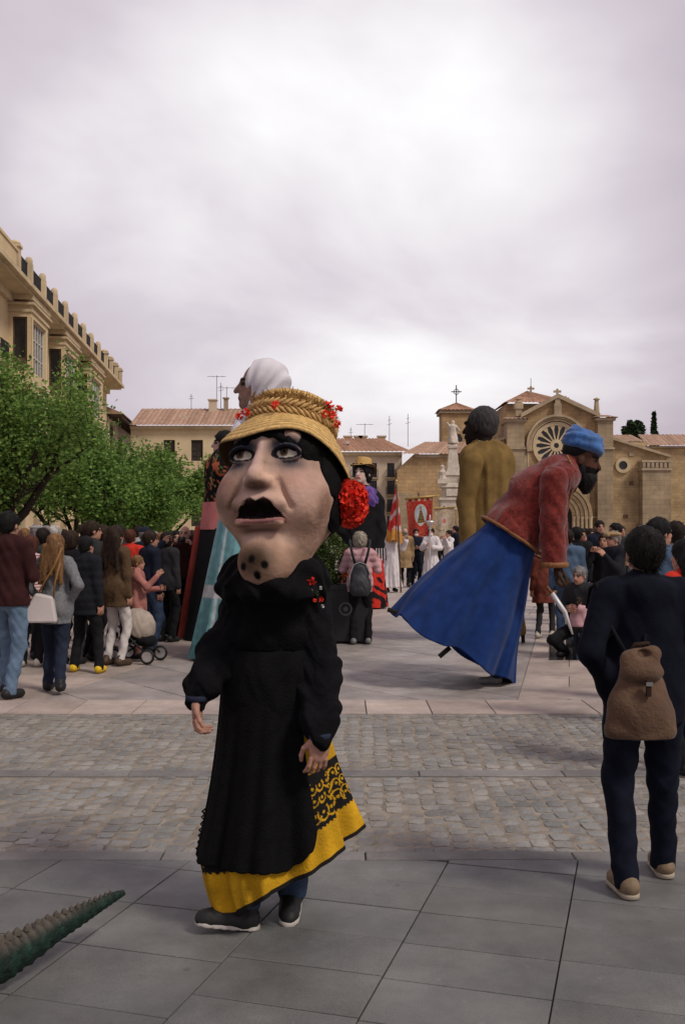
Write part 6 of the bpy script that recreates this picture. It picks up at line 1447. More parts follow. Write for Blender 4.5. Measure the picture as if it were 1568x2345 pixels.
# blouse with baggy sleeves
g = SDF((-0.48, -0.36, 0.72), (0.52, 0.4, 1.56), 0.010)
g.cone((0.03, 0.03, 1.36), (0.03, 0.02, 1.05), 0.185, 0.215, 0.06, sq=(1, 0.75, 1)); g.cone(S_l, S_r, 0.11, 0.11, 0.06)
for S, E, W, fat in ((S_l, E_l, W_l, 1.0), (S_r, E_r, W_r, 1.08)):
    g.cone(S, E, 0.098 * fat, 0.074 * fat, 0.05); u = (W - E) / np.linalg.norm(W - E); g.cone(E, W - u * 0.07, 0.074 * fat, 0.076 * fat, 0.04); g.cone(W - u * 0.05, W + u * 0.004, 0.052, 0.044, 0.02)
g.fold(0.011, 12, 12, 22, 2).fold(0.006, 27, 25, 44, 5); obj('blouse', g.mesh('blouse'), blouse, HERO, keep=False)
for W, S in ((W_l, 1), (W_r, -1)):
    m = MB(); m.lathe([(0.043, -0.012), (0.049, -0.008), (0.049, 0.008), (0.043, 0.012)], tuple(W + V3(0, 0, 0.012)), 16); m.build('cuff', cloth('cuff_blue', (0.02, 0.025, 0.045)), HERO, smooth=True, keep=False)
# collar of the mantle
g = SDF((-0.32, -0.44, 1.20), (0.38, 0.34, 1.62), 0.010)
g.cone((0.035, -0.095, 1.445), (0.045, -0.06, 1.50), 0.200, 0.192, 0.03, sq=(1, 1.0, 0.45)); g.ell((0.17, -0.02, 1.50), (0.075, 0.16, 0.045), 0.04); g.cone((0.03, 0.02, 1.26), (0.03, 0.0, 1.42), 0.21, 0.21, 0.06, sq=(1, 0.8, 1)); g.ell((-0.10, -0.08, 1.43), (0.10, 0.10, 0.05), 0.04); g.ell((0.19, 0.0, 1.45), (0.06, 0.10, 0.05), 0.04); g.fold(0.010, 16, 16, 26, 7)
sh_o = obj('shawl', g.mesh('shawl'), blk, HERO, keep=False)
white_thread = material('white_thread', (0.5, 0.48, 0.46), var=0.2); green_thread = material('green_thread', (0.05, 0.09, 0.03), var=0.3)
for xd, yd, r_px, mt in ((714, 1330, 9, redpetal), (735, 1372, 6, redpetal), (721, 1374, 4, redpetal), (712, 1352, 4, white_thread), (734, 1346, 4, white_thread), (738, 1388, 4, white_thread), (724, 1355, 4, green_thread), (728, 1362, 3, green_thread)):
    c = hp(xd, yd, -0.225 + 0.10 * max(0, (xd - 700) / 45)); petals(c, r_px / HS * 0.75, 14, r_px / HS * 0.8, 'embroidered_flower', sh_o, mt, squash=(1, 0.35, 1)).parent = sh_o
# yellow skirt with painted lace band and dark hem; black apron over it
def skirt_surface(nu, nv, scale=1.0, pleat=1.0, t1=1.0):
    u = np.linspace(0, 2 * math.pi, nu, endpoint=False); rows = []
    c, s = np.cos(u), np.sin(u)                   # c=1 right, s=-1 front
    hemz = 0.235 + 0.165 * c - 0.035 * (s < 0) * np.abs(s) - 0.03 * np.clip(-c, 0, 1) ** 2
    hemx = 0.035 + 0.365 * c - 0.03 * (s < 0) * s * 0; hemy = 0.06 + 0.28 * s
    for j in range(nv):
        t = t1 * j / (nv - 1); f = t ** 1.12
        topx, topy, topz = 0.03 + 0.205 * c, 0.02 + 0.165 * s, 1.02
        x = topx + (hemx - topx) * f; y = topy + (hemy - topy) * f; z = topz + (hemz - topz) * t
        x = x - 0.030 * np.sin(math.pi * t) * c * (c > 0) + 0.02 * np.sin(math.pi * t) * (c < 0) * c * -1
        x = x + 0.115 * np.clip((t - 0.78) / 0.22, 0, 1) ** 1.3 * np.clip(-c, 0, 1) ** 0.8
        pl = pleat * t * (0.020 * np.sin(7 * u + 1.0 + 0.8 * t) + 0.014 * np.sin(13 * u + 2 + 2 * t) + 0.007 * np.sin(23 * u + 3 * t))
        rows.append(np.stack([(x + c * pl) * 1.0, y + s * pl, z + 0.25 * pl], 1))
    P = np.array(rows); cen = np.array([0.04, 0.03, 0])
    P[..., :2] = cen[:2] + (P[..., :2] - cen[:2]) * scale
    return P, u
P, u = skirt_surface(420, 240); nv, nu = P.shape[:2]; TT = np.linspace(0, 1, nv)[:, None] + 0 * u[None]; UU = u[None] + 0 * TT
C = np.tile(V3(0.47, 0.26, 0.012), (nv * nu, 1)).reshape(nv, nu, 3); C *= (1 + 0.10 * np.sin(19 * UU + 5 * TT))[..., None]
C[TT > 0.978] = (0.012, 0.011, 0.010)
band = (TT > 0.50) & (TT < 0.81 + 0.006 * np.sin(90 * UU)); bandc = np.zeros(band.shape, bool)
for k in range(40):                                # scrolls: open rings inside the dark band
    a = 2 * math.pi * k / 40; 
    for tc, rr, th in ((0.735, 0.046, 0.35), (0.655, 0.030, 0.5), (0.585, 0.034, 0.4)):
        da = (UU - a - (0.04 if tc < 0.7 else 0) + math.pi) % (2 * math.pi) - math.pi; dd = np.hypot(da * 0.33, (TT - tc) * 0.80); ang = np.arctan2((TT - tc) * 0.8, da * 0.33)
        bandc |= (np.abs(dd - rr * 0.75) < 0.0040 + 0.0015 * np.sin(ang * 2 + k)) & (np.sin(ang + 0.9 * k) > -0.55)
        bandc |= (dd < 0.008)
C[band & ~bandc] = (0.011, 0.010, 0.010)
me = grid_mesh(P, True, 'skirt'); set_col(me, C.reshape(-1, 3)); obj('skirt', me, attr_cloth, HERO, keep=False)
P, u = skirt_surface(260, 110, 1.075, 1.0); P2 = P.copy(); nv = P.shape[0]
ap_u = np.linspace(R(172), R(303), 130)     # apron spans from the left side round the front
nvA = 90; rows = []
for j in range(nvA):
    t = j / (nvA - 1); uu = ap_u
    edge = np.interp(np.degrees(ap_u), [172, 195, 225, 245, 260, 280, 290, 297, 303], [0.74, 0.75, 0.775, 0.82, 0.86, 0.915, 0.905, 0.87, 0.79])
    edge = edge + 0.006 * np.abs(np.sin(ap_u * 22))
    tt = np.clip(t * edge, 0, 1) * (nv - 1); i0 = np.clip(tt.astype(int), 0, nv - 2); fr = (tt - i0)[:, None]
    cu = (uu % (2 * math.pi)) / (2 * math.pi) * 260; k0 = cu.astype(int) % 260; fu = (cu - cu.astype(int))[:, None]; k1 = (k0 + 1) % 260
    A_ = P2[i0, k0] * (1 - fu) + P2[i0, k1] * fu; B_ = P2[i0 + 1, k0] * (1 - fu) + P2[i0 + 1, k1] * fu
    rows.append(A_ * (1 - fr) + B_ * fr)
rows = np.array(rows); me = grid_mesh(rows, False, 'apron'); ao = obj('apron', me, blk, HERO, keep=False); md = ao.modifiers.new('thickness', 'SOLIDIFY'); md.thickness = 0.006
# lace frill along the left edge of the apron
m = MB()
for j in range(66, 90):
    p = rows[j, 0]; q = p + V3(-0.028 - 0.012 * math.sin(j * 1.9), -0.01, -0.014); m.tube([p, (p + q) / 2 + V3(0, 0, 0.008), q, q + V3(0.012, 0, -0.014)], 0.0028, 4)
    if j > 66: m.tube([q, prevq], 0.0026, 4)
    prevq = q
o = m.build('lace_frill', blk, ao, keep=False); o['kind'] = 'stuff'
g = SDF((-0.3, -0.3, 0.85), (0.38, 0.34, 1.15), 0.012); g.cone((0.03, 0.02, 1.06), (0.03, 0.02, 0.96), 0.225, 0.225, 0.03, sq=(1, 0.85, 1)); g.fold(0.006, 20, 20, 20, 3); obj('waistband', g.mesh('waistband'), blk, HERO, keep=False)

# ================================================================== PERSON WITH THE BROWN BACKPACK, RIGHT FOREGROUND
navyj = cloth('navy_jacket', (0.0050, 0.0060, 0.0120), var=0.25, scale=16, bump=0.7, bscale=140); jeans_n = cloth('jeans_navy', (0.0065, 0.0085, 0.0165), var=0.35, scale=12, bump=0.6)
MANX = X_(1474, 4.62)
man = person(MANX, 4.62, 183, 1.69, 'person in navy jacket and dark jeans with back turned, right foreground', ('jacket', navyj), ('jeans', jeans_n), ('short', hairm('man', (0.012, 0.010, 0.009))), h=0.0095, shoes='shoe_tan', bulk=1.08, wrk=0.7,
             arms=(((-0.32, 0.22, -0.95), (-0.02, -0.45, -0.8)), ((0.36, 0.30, -0.95), (-0.42, -0.30, -0.72))), feet=((-0.17, -0.24, 0.0, -6), (0.10, 0.02, 0.0, 4)), hem=0.80, seed=91, leg=1.05, group=None)
for ch in list(man.children):
    if ch.name.startswith('hair'): ch.data.materials[0] = MATS['hair_man']
# soles
for i, (fx, fy, ty) in enumerate(((-0.17, -0.24, -6), (0.10, 0.02, 4))):
    g = SDF((-0.12, -0.24, -0.02), (0.12, 0.14, 0.06), 0.006); g.cone((0, 0.03, 0.018), (0, -0.13, 0.018), 0.045, 0.045, 0.02); g.above(0.028); g.below(0.003); V = None
    so = obj('sole', g.mesh('sole'), material('sole_cream', (0.34, 0.295, 0.22), rough=0.7, var=0.2, scale=30), man, keep=False); so.location = (fx * 0.994, (fy + 0.03) * 0.994, 0); so.rotation_euler = (0, 0, R(ty))
# backpack
D_ = 4.36; BPK = empty('backpack', (X_(1466, D_), D_, Z_(1690, D_)), R(3), 'brown soft backpack with buckled flap worn by the person in navy jacket', 'backpack')
s_ = D_ / FPX; leather = material('brown_suede', (0.105, 0.060, 0.035), rough=0.8, var=0.3, scale=9, bump=0.6, bscale=70, spec=0.2, sheen=0.1)
g = SDF((-0.24, -0.16, -0.03), (0.24, 0.16, 0.45), 0.007)
g.cone((0.0, 0, 0.05), (0, 0, 0.11), 0.143, 0.138, 0.04, sq=(1, 0.52, 1)); g.cone((0, 0, 0.10), (-0.005, 0.01, 0.32), 0.138, 0.092, 0.05, sq=(1, 0.52, 1)); g.ell((-0.1, 0, 0.035), (0.055, 0.06, 0.035), 0.03); g.ell((0.1, 0, 0.035), (0.055, 0.06, 0.035), 0.03); g.ell((0, -0.05, 0.12), (0.10, 0.05, 0.085), 0.03)
g.fold(0.005, 9, 9, 12, 3).fold(0.0012, 40, 40, 50, 8).below(0.004); body_ = obj('pouch', g.mesh('pouch'), leather, BPK, keep=False)
g = SDF((-0.2, -0.16, 0.2), (0.2, 0.12, 0.44), 0.006)
g.cone((-0.05, -0.02, 0.36), (0.045, -0.02, 0.38), 0.052, 0.045, 0.03, sq=(1, 0.8, 0.9)); g.ell((-0.005, -0.035, 0.305), (0.098, 0.055, 0.055), 0.035); g.ell((0.0, -0.05, 0.385), (0.03, 0.05, 0.018), 0.02, op='c'); g.fold(0.003, 15, 15, 25, 5); obj('flap', g.mesh('flap'), leather, BPK, keep=False)
m = MB(); m.box(-0.010, 0.010, -0.108, -0.09, 0.205, 0.275); m.build('strap', cloth('strap_dark', (0.03, 0.018, 0.012)), BPK, keep=False)
m = MB(); m.box(-0.015, 0.015, -0.113, -0.108, 0.252, 0.270); m.build('buckle', material('buckle_steel', (0.5, 0.5, 0.5), rough=0.3, metal=1.0, var=0.1), BPK, keep=False)
m = MB(); m.tube([(-0.05, 0.02, 0.37), (-0.03, -0.01, 0.425), (0.03, -0.01, 0.43), (0.05, 0.02, 0.38)], 0.011, 6); m.build('carry_loop', cloth('strap_dark', (0.03, 0.018, 0.012)), BPK, smooth=True, keep=False)
for sx_ in (-1, 1):
    m = MB(); pts = [(sx_ * 0.04, 0.06, 0.36), (sx_ * 0.08, 0.17, 0.48), (sx_ * 0.11, 0.20, 0.60), (sx_ * 0.13, 0.25, 0.685), (sx_ * 0.135, 0.33, 0.66), (sx_ * 0.14, 0.365, 0.56)]; m.tube(pts, 0.010, 6); m.build('shoulder_strap', cloth('strap_black', (0.008, 0.008, 0.010)), BPK, smooth=True, keep=False)

BPK.scale = (0.95, 0.95, 0.97)

# ================================================================== GIANT FIGURES
def pxv(xd, yd, d): return np.array(PX(xd, yd, d))
def loft(c0, a0, b0, c1, a1, b1, nu=160, nv=70, pleats=((9, 0.03), (17, 0.014)), e0=None, e1=None, bulge=0.0, seed=0, pw=1.0):
    """cloth tube between two ellipses: centre, half axis vectors a (sideways) and b (depth)"""
    u = np.linspace(0, 2 * math.pi, nu, endpoint=False); rows = []
    a0, b0, a1, b1, c0, c1 = [np.array(q, float) for q in (a0, b0, a1, b1, c0, c1)]
    for j in range(nv):
        t = j / (nv - 1); f = t ** pw; c = c0 + (c1 - c0) * t; a = a0 + (a1 - a0) * f; b = b0 + (b1 - b0) * f
        k = 1 + bulge * math.sin(math.pi * t)
        for n_, am in pleats: k = k + am * (t ** 0.8) * np.sin(n_ * u + seed + 0.7 * math.sin(3 * t + n_))
        rows.append(c + (np.cos(u) * k)[:, None] * a + (np.sin(u) * k)[:, None] * b)
    return np.array(rows), u
def giant_head(T, hc, HR, k, skin, paint=None, female=False, h=0.02, name='head', ears=True, brow=(0.03, 0.02, 0.015), lips=(0.3, 0.08, 0.07), beard=None):
    g = SDF(hc - 0.19 * k, hc + 0.19 * k, h); head_sdf(g, hc, HR, k, female, ears); g.cone(hc + HR @ V3(0, 0.02, -0.05) * k, hc + HR @ V3(0, 0.04, -0.16) * k, 0.05 * k, 0.054 * k, 0.03 * k)
    me = g.mesh(name); V = verts_of(me).astype(float); C = face_paint(V, hc, HR, k, skin, lips=lips, brow=brow, beard=beard); C *= (1 + 0.12 * vnoise(V, 9, 2))[:, None]; set_col(me, np.clip(C, 0.002, 1))
    o = obj(name, me, paintm, T); return o
# ---- bowing giant: blue skirt, red jacket, blue turban
GD1 = 10.9; s1 = GD1 / FPX
BOW = empty('bowing_giant', (X_(1140, GD1), GD1, 0), 0, 'giant figure leaning forward in red jacket, royal blue skirt and blue turban', 'giant figure')
def b(xd, yd, dy=0.0): return pxv(xd, yd, GD1 + dy)
blue_c = cloth('royal_blue', (0.011, 0.033, 0.130), var=0.3, scale=7, bump=0.7, bscale=110, spec=0.08, sheen=0.06)
wa = np.array([0.83, 0, -0.55]); ha = np.array([0.86, 0, -0.51])
P, u = loft(b(1176, 1215), wa * 56 * s1, (0, 0.28, 0), b(1031, 1474), ha * 158 * s1, (0, 0.62, -0.02), 220, 90, ((5, 0.03), (11, 0.012), (3, 0.03), (19, 0.006)), seed=0.6, pw=0.92); P = P + 0.022 * np.stack([vnoise(P.reshape(-1, 3) * V3(1.2, 1.2, 0.5), 5, q_) for q_ in (21, 22, 23)], 1).reshape(P.shape)
for u0_, a_, w_ in ((4.2, 0.07, 0.10), (4.75, -0.08, 0.13), (5.1, 0.06, 0.09), (5.5, -0.07, 0.12), (3.75, -0.06, 0.12), (3.4, 0.05, 0.1), (5.85, 0.07, 0.1), (6.15, -0.05, 0.1), (4.5, 0.05, 0.06)):
    dd_ = (u - u0_ + math.pi) % (2 * math.pi) - math.pi; P[..., 1] -= 1.05 * a_ * (np.linspace(0, 1, 90)[:, None] ** 0.9) * np.exp(-(dd_ / w_) ** 2)[None]
# hem sags between the poles, right corner gathers towards the ground
u2 = u; P[-25:, :, 2] -= (np.linspace(0, 1, 25)[:, None] ** 2) * 0.035 * (1 + np.sin(6 * u2 + 1.0))[None]
me = grid_mesh(P, True, 'skirt'); o = obj('skirt', me, blue_c, BOW); md = o.modifiers.new('thickness', 'SOLIDIFY'); md.thickness = 0.012
redvel = cloth('red_velvet', (0.14, 0.019, 0.014), var=0.5, scale=26, bump=0.9, bscale=70, sheen=0.25); gold = material('gold_braid', (0.21, 0.085, 0.022), rough=0.6, var=0.4, scale=40, bump=0.8, bscale=90, spec=0.4)
g = SDF(b(1080, 1330, -0.6), b(1350, 1000, 0.6), 0.02); 
g = SDF(np.minimum(b(1080, 1330, -0.62), b(1350, 1000, 0.62)), np.maximum(b(1080, 1330, -0.62), b(1350, 1000, 0.62)), 0.018)
g.cone(b(1172, 1226), b(1232, 1130), 74 * s1, 62 * s1, 0.1, sq=(1, 1.1, 1)); g.cone(b(1232, 1130), b(1278, 1085), 62 * s1, 46 * s1, 0.1); g.ell(b(1272, 1092), (0.23, 0.42, 0.21), 0.08); g.cone(b(1285, 1075), b(1312, 1058), 33 * s1, 24 * s1, 0.05)
# cut the jacket off at its hem plane
nrm = np.array([-(1232 - 1150.), 0, (1130 - 1262.) * -1]); A = b(1105, 1184); B = b(1243, 1279); ed = (B - A) / np.linalg.norm(B - A); nrm = np.array([-ed[2], 0, ed[0]]); nrm = nrm / np.linalg.norm(nrm)
if (b(1260, 1110) - A) @ nrm < 0: nrm = -nrm
g.plane(-nrm, float(-nrm @ A)); g.fold(0.018, 5, 5, 8, 2).fold(0.008, 13, 11, 17, 4)
jk = obj('jacket', g.mesh('jacket'), redvel, BOW)
jc = (A + B) / 2; u = np.linspace(0, 2 * math.pi, 49); L_ = np.linalg.norm(B - A) / 2
m = MB(); m.tube([jc + ed * math.cos(t) * (L_ + 0.01) + V3(0, 1, 0) * math.sin(t) * 0.40 for t in u], 0.018, 6, caps=False); m.build('hem_braid', gold, jk, smooth=True)
for sgn, nm in ((-1, 'near'), (1, 'far')):
    dy = sgn * 0.36; x_off = 0 if sgn < 0 else 6
    g = SDF(np.minimum(b(1215, 1330, dy - 0.25), b(1330, 1050, dy - 0.25)), np.maximum(b(1215, 1330, dy + 0.3), b(1330, 1050, dy + 0.3)), 0.016)
    g.cone(b(1268 + x_off, 1098, dy), b(1264 + x_off, 1190, dy - 0.03), 0.155, 0.135, 0.05); g.cone(b(1264 + x_off, 1190, dy - 0.03), b(1266 + x_off, 1298, dy - 0.05), 0.135, 0.128, 0.05); g.fold(0.013, 8, 8, 14, 3 + sgn); g.below(b(0, 1296, dy)[2]); sl = obj('sleeve', g.mesh('sleeve'), redvel, BOW)
    m = MB(); c = b(1266 + x_off, 1293, dy - 0.05); m.lathe([(0.12, -0.03), (0.141, -0.026), (0.145, 0), (0.141, 0.026), (0.12, 0.03)], tuple(c), 20); m.build('cuff_braid', gold, sl, smooth=True)
    hv, hf = place_hand(HAND_GRIP, b(1270 + x_off + 4, 1300, dy - 0.05), (0.05, -0.05, -1), (1, -0.3, 0), sgn < 0, 1.75); me = np_mesh('hand', hv, hf); set_col(me, np.tile(V3(0.05, 0.03, 0.02), (len(hv), 1))); obj('hand', me, paintm, BOW)
m = MB(); m.tube([b(1296, 1042, -0.30), b(1312, 1072, -0.30), b(1319, 1092, -0.28), b(1300, 1150, -0.22), b(1284, 1195, -0.18)], 0.014, 5); m.build('front_braid', gold, jk, smooth=True)
hc = b(1331, 1052); HRb = rot3(84, 14); hd = giant_head(BOW, hc, HRb, 1.95, (0.075, 0.037, 0.024), h=0.014, beard=(0.006, 0.006, 0.006), lips=(0.10, 0.03, 0.03), brow=(0.008, 0.006, 0.006))
g = SDF(hc - 0.5, hc + 0.4, 0.014); Q = lambda a_, b_, c_: hc + HRb @ (V3(a_, b_, c_) * 1.95)
g.ell(Q(0, -0.045, -0.105), V3(0.055, 0.052, 0.06) * 1.95, 0.04, HRb); g.cone(Q(0, -0.06, -0.10), Q(0, -0.065, -0.165), 0.09, 0.045, 0.05); g.ell(Q(0.05, 0.0, -0.06), V3(0.03, 0.03, 0.05) * 1.95, 0.03, HRb); g.ell(Q(-0.05, 0.0, -0.06), V3(0.03, 0.03, 0.05) * 1.95, 0.03, HRb); g.cone(Q(-0.028, -0.094, -0.046), Q(0.028, -0.094, -0.046), 0.018, 0.018, 0.03); g.fold(0.008, 40, 40, 30, 1); obj('beard', g.mesh('beard'), h_black, hd)
g = SDF(hc - 0.45, hc + 0.5, 0.010); g.ell(Q(0, 0.035, 0.040), V3(0.080, 0.085, 0.07) * 1.95, 0.02, HRb); g.ell(Q(0, -0.10, -0.01), V3(0.10, 0.075, 0.075) * 1.95, 0.02, HRb, op='c'); obj('hair', g.mesh('hair'), h_black, hd)
turb = material('turban_blue', (0.028, 0.10, 0.275), rough=0.7, var=0.45, scale=10, bump=0.5, bscale=60, spec=0.25, sheen=0.3)
g = SDF(hc - V3(0.5, 0.5, 0.15), hc + V3(0.5, 0.5, 0.5), 0.011)
for i in range(6):                                 # wound rolls of cloth round the head
    tl = (i - 2.5) * 0.05; c0 = Q(0.004 * (-1) ** i, 0.004 + 0.006 * i, 0.068 + 0.015 * i); rr = (0.090, 0.098, 0.098, 0.090, 0.074, 0.048)[i] * 1.95; prev = None
    for t in np.linspace(0, 2 * math.pi, 25):
        q = c0 + HRb @ V3(rr * 0.86 * math.cos(t), rr * math.sin(t), 0.03 * math.sin(t + i * 1.1) + 0.02 * math.sin(2 * t + i)); 
        if prev is not None: g.cone(prev, q, 0.038, 0.038, 0.016)
        prev = q
g.ell(Q(0, 0.01, 0.10), V3(0.09, 0.10, 0.06) * 1.95, 0.02, HRb); g.fold(0.005, 8, 8, 16, 4); obj('turban', g.mesh('turban'), turb, hd)
# poles of the carrying frame, carrier's shoes and legs
for p_, q_, dy in (((1000, 1430), (893, 1397), 0.0), ((1030, 1482), (1010, 1499), -0.44)):
    m = MB(); e_ = b(*q_, dy); s0 = b(*p_, dy); d_ = (e_ - s0) / np.linalg.norm(e_ - s0); m.tube([s0, e_ + d_ * 0.03], 0.026, 8); m.build('frame_pole', material('pole_dark', (0.012, 0.011, 0.010), rough=0.6), BOW, smooth=True)
for i, (fx, dy) in enumerate(((1122, -0.10), (1150, 0.05))):
    g = SDF(b(fx - 40, 1580, dy - 0.2), b(fx + 40, 1530, dy + 0.2), 0.012) if False else SDF(V3(X_(fx - 40, GD1), GD1 + dy - 0.2, -0.02), V3(X_(fx + 40, GD1), GD1 + dy + 0.2, 0.2), 0.012)
    c = V3(X_(fx, GD1), GD1 + dy, 0); g.cone(c + V3(0.07, 0, 0.05), c + V3(-0.11, 0, 0.04), 0.045, 0.04, 0.02); g.cone(c + V3(0.05, 0, 0.05), c + V3(0.05, 0, 0.14), 0.045, 0.04); g.below(0.004); obj('shoe', g.mesh('shoe'), MATS['shoe_grey'] if i == 0 else MATS['shoe_black'], BOW)
    g = SDF(c - V3(0.1, 0.1, 0), c + V3(0.25, 0.12, 0.8), 0.016); g.cone(c + V3(0.05, 0, 0.10), c + V3(0.08, 0, 0.7), 0.06, 0.08); obj('leg', g.mesh('leg'), jeans_dk, BOW)
# sabre hanging in front of the bowing giant
SB = empty('sabre', tuple(pxv(1288, 1410, 11.6)), 0, 'thin silver sabre pointing down to the right beside the bowing giant', 'sword'); q0, q1 = pxv(1262, 1358, 11.6), pxv(1310, 1452, 11.6); mid = (q0 + q1) / 2 + V3(0.03, 0, 0.02)
m = MB(); m.tube([q0, mid, q1], [0.034, 0.03, 0.010], 6); m.build('blade', material('blade_steel', (0.62, 0.61, 0.62), rough=0.45, metal=0.2, var=0.1), SB, smooth=True)
m = MB(); m.tube([q0 + V3(-0.06, 0, -0.02), q0 + V3(0.06, 0, 0.02)], 0.015, 6); m.tube([q0, q0 + (q0 - mid) * 0.35], 0.018, 6); m.build('hilt', gold, SB, smooth=True)

# ---- tall giant in ochre brown suit
GD2 = 14.8; s2 = GD2 / FPX
SUI = empty('suited_giant', (X_(1120, GD2), GD2, 0), 0, 'tall dark-skinned giant figure in ochre brown suit seen from behind', 'giant figure')
c_ = lambda xd, yd, dy=0.0: pxv(xd, yd, GD2 + dy)
suit = cloth('ochre_suit', (0.175, 0.112, 0.040), var=0.28, scale=6, bump=0.9, bscale=60, spec=0.05)
hc2 = c_(1098, 978); HR2 = rot3(-128, -2); hd2 = giant_head(SUI, hc2, HR2, 2.55, (0.016, 0.011, 0.009), h=0.02, lips=(0.05, 0.02, 0.018), brow=(0.006, 0.005, 0.005))
g = SDF(hc2 - 0.42, hc2 + 0.45, 0.016); Q = lambda a_, b_, cc: hc2 + HR2 @ (V3(a_, b_, cc) * 2.55)
g.ell(Q(0, 0.024, 0.034), V3(0.078, 0.094, 0.092) * 2.55, 0.02, HR2); g.ell(Q(0, 0.05, -0.012), V3(0.064, 0.055, 0.05) * 2.55, 0.03, HR2); g.ell(Q(0, -0.105, -0.05), V3(0.12, 0.118, 0.11) * 2.55, 0.02, HR2, op='c'); g.fold(0.006, 40, 40, 40, 3); obj('hair', g.mesh('hair'), hairm('giant', (0.05, 0.047, 0.045)), hd2)
g = SDF(c_(1030, 1490, -0.6), c_(1200, 1000, 0.7), 0.022); lo_, hi_ = np.minimum(c_(1030, 1490, -0.6), c_(1200, 1000, 0.7)), np.maximum(c_(1030, 1490, -0.6), c_(1200, 1000, 0.7)); g = SDF(lo_, hi_, 0.022)
g.cone(c_(1083, 1052, -0.15), c_(1142, 1052, 0.15), 0.22, 0.22, 0.12); g.cone(c_(1115, 1060), c_(1114, 1220), 0.36, 0.36, 0.12, sq=(1, 0.8, 1)); g.cone(c_(1114, 1220), c_(1130, 1440), 0.37, 0.46, 0.1, sq=(1, 0.85, 1)); g.cone(c_(1100, 1030), c_(1102, 1012), 0.19, 0.155, 0.04)
g.fold(0.005, 4, 4, 5, 1).fold(0.003, 11, 11, 7, 3); ctr_ = c_(1115, 1200); X, Y, Z = g.ax[0][:, None, None] - ctr_[0], g.ax[1][None, :, None] - ctr_[1], g.ax[2][None, None, :]; g.F += (0.014 * np.clip(3.1 - Z, 0, 1) * np.sin(8 * np.arctan2(Y, X) + 1.2 * np.sin(2.2 * Z)) + 0.005 * np.sin(17 * np.arctan2(Y, X) + Z)).astype(np.float32); g.below(c_(0, 1452)[2]); bd = obj('suit', g.mesh('suit'), suit, SUI)
for (sx0, sx1, sx2, dy) in ((1080, 1066, 1072, -0.30), (1153, 1158, 1160, 0.18)):
    g = SDF(np.minimum(c_(1030, 1270, dy - 0.3), c_(1200, 1020, dy - 0.3)), np.maximum(c_(1030, 1270, dy + 0.3), c_(1200, 1020, dy + 0.3)), 0.02); g.cone(c_(sx0, 1060, dy), c_(sx1, 1150, dy), 0.17, 0.13, 0.06); g.cone(c_(sx1, 1150, dy), c_(sx2, 1250, dy - 0.03), 0.13, 0.115, 0.05); g.fold(0.007, 6, 6, 11, 5); sl = obj('sleeve', g.mesh('sleeve'), suit, SUI)
    hv, hf = place_hand(HAND_REST, c_(sx2, 1256, dy - 0.03), (0, 0, -1), (1, 0, 0), dy < 0, 2.0); me = np_mesh('hand', hv, hf); set_col(me, np.tile(V3(0.016, 0.011, 0.009), (len(hv), 1))); obj('hand', me, paintm, SUI)
m = MB(); pc_ = [c_(1103, 1026) + V3(0.185 * math.cos(t), 0.175 * math.sin(t), 0.02 * math.sin(t)) for t in np.linspace(0, 2 * math.pi, 33)]; m.tube(pc_, 0.035, 8, caps=False); m.build('coat_collar', suit, bd, smooth=True)
m = MB(); c0 = c_(1103, 1015); m.lathe([(0.150, -0.03), (0.168, 0.0), (0.156, 0.045), (0.146, 0.048)], tuple(c0), 24); m.build('shirt_collar', white_c, SUI, smooth=True)
for fx in (1085, 1165, 1195):
    m = MB(); m.tube([c_(fx, 1400), V3(X_(fx + 2, GD2), GD2, 0.0)], 0.03, 6); m.build('frame_pole', MATS['pole_dark'], SUI)

# ---- white-veiled giantess in turquoise robe
GD3 = 13.05; VE = empty('veiled_giantess', (X_(585, GD3), GD3, 0), 0, 'tall giantess with white veil and turquoise robe facing left behind the straw hat', 'giant figure')
c_ = lambda xd, yd, dy=0.0: pxv(xd, yd, GD3 + dy)
hc3 = c_(592, 886); HR3 = rot3(-86, -4); k3 = 2.75; giant_head(VE, hc3, HR3, k3, (0.27, 0.175, 0.13), female=True, h=0.018, lips=(0.20, 0.07, 0.06), ears=False)
Q = lambda a_, b_, cc: hc3 + HR3 @ (V3(a_, b_, cc) * k3)
veil = cloth('white_veil', (0.60, 0.575, 0.60), var=0.08, scale=6, bump=0.3, bscale=60, rough=0.8)
g = SDF(hc3 - V3(0.55, 0.5, 1.0), hc3 + V3(0.75, 0.5, 0.5), 0.016)
g.ell(Q(0, 0.035, 0.035), V3(0.094, 0.116, 0.106) * k3, 0.02, HR3); g.ell(Q(0, 0.06, -0.05), V3(0.088, 0.098, 0.10) * k3, 0.05, HR3); g.cone(Q(0, 0.02, -0.10), Q(0, 0.03, -0.19), 0.20, 0.26, 0.06); g.cone(Q(0, -0.02, -0.125), Q(0, -0.075, -0.15), 0.09, 0.05, 0.06); g.cone(Q(0, -0.075, -0.15), Q(0, -0.085, -0.22), 0.05, 0.09, 0.03)
n_ = HR3 @ V3(0, -0.82, 0.30); n_ /= np.linalg.norm(n_); g.plane(n_, float(n_ @ Q(0, -0.080, -0.02)))
X, Y, Z = g.ax[0][:, None, None] - hc3[0], g.ax[1][None, :, None] - hc3[1], g.ax[2][None, None, :] - hc3[2]
ang = np.arctan2(Z + 0.40, X + 0.18); g.F += (0.018 * np.sin(26 * ang + 2 * np.sin(9 * Y)) * np.exp(-((Z + 0.1) / 0.4) ** 2)).astype(np.float32); obj('veil', g.mesh('veil'), veil, VE)
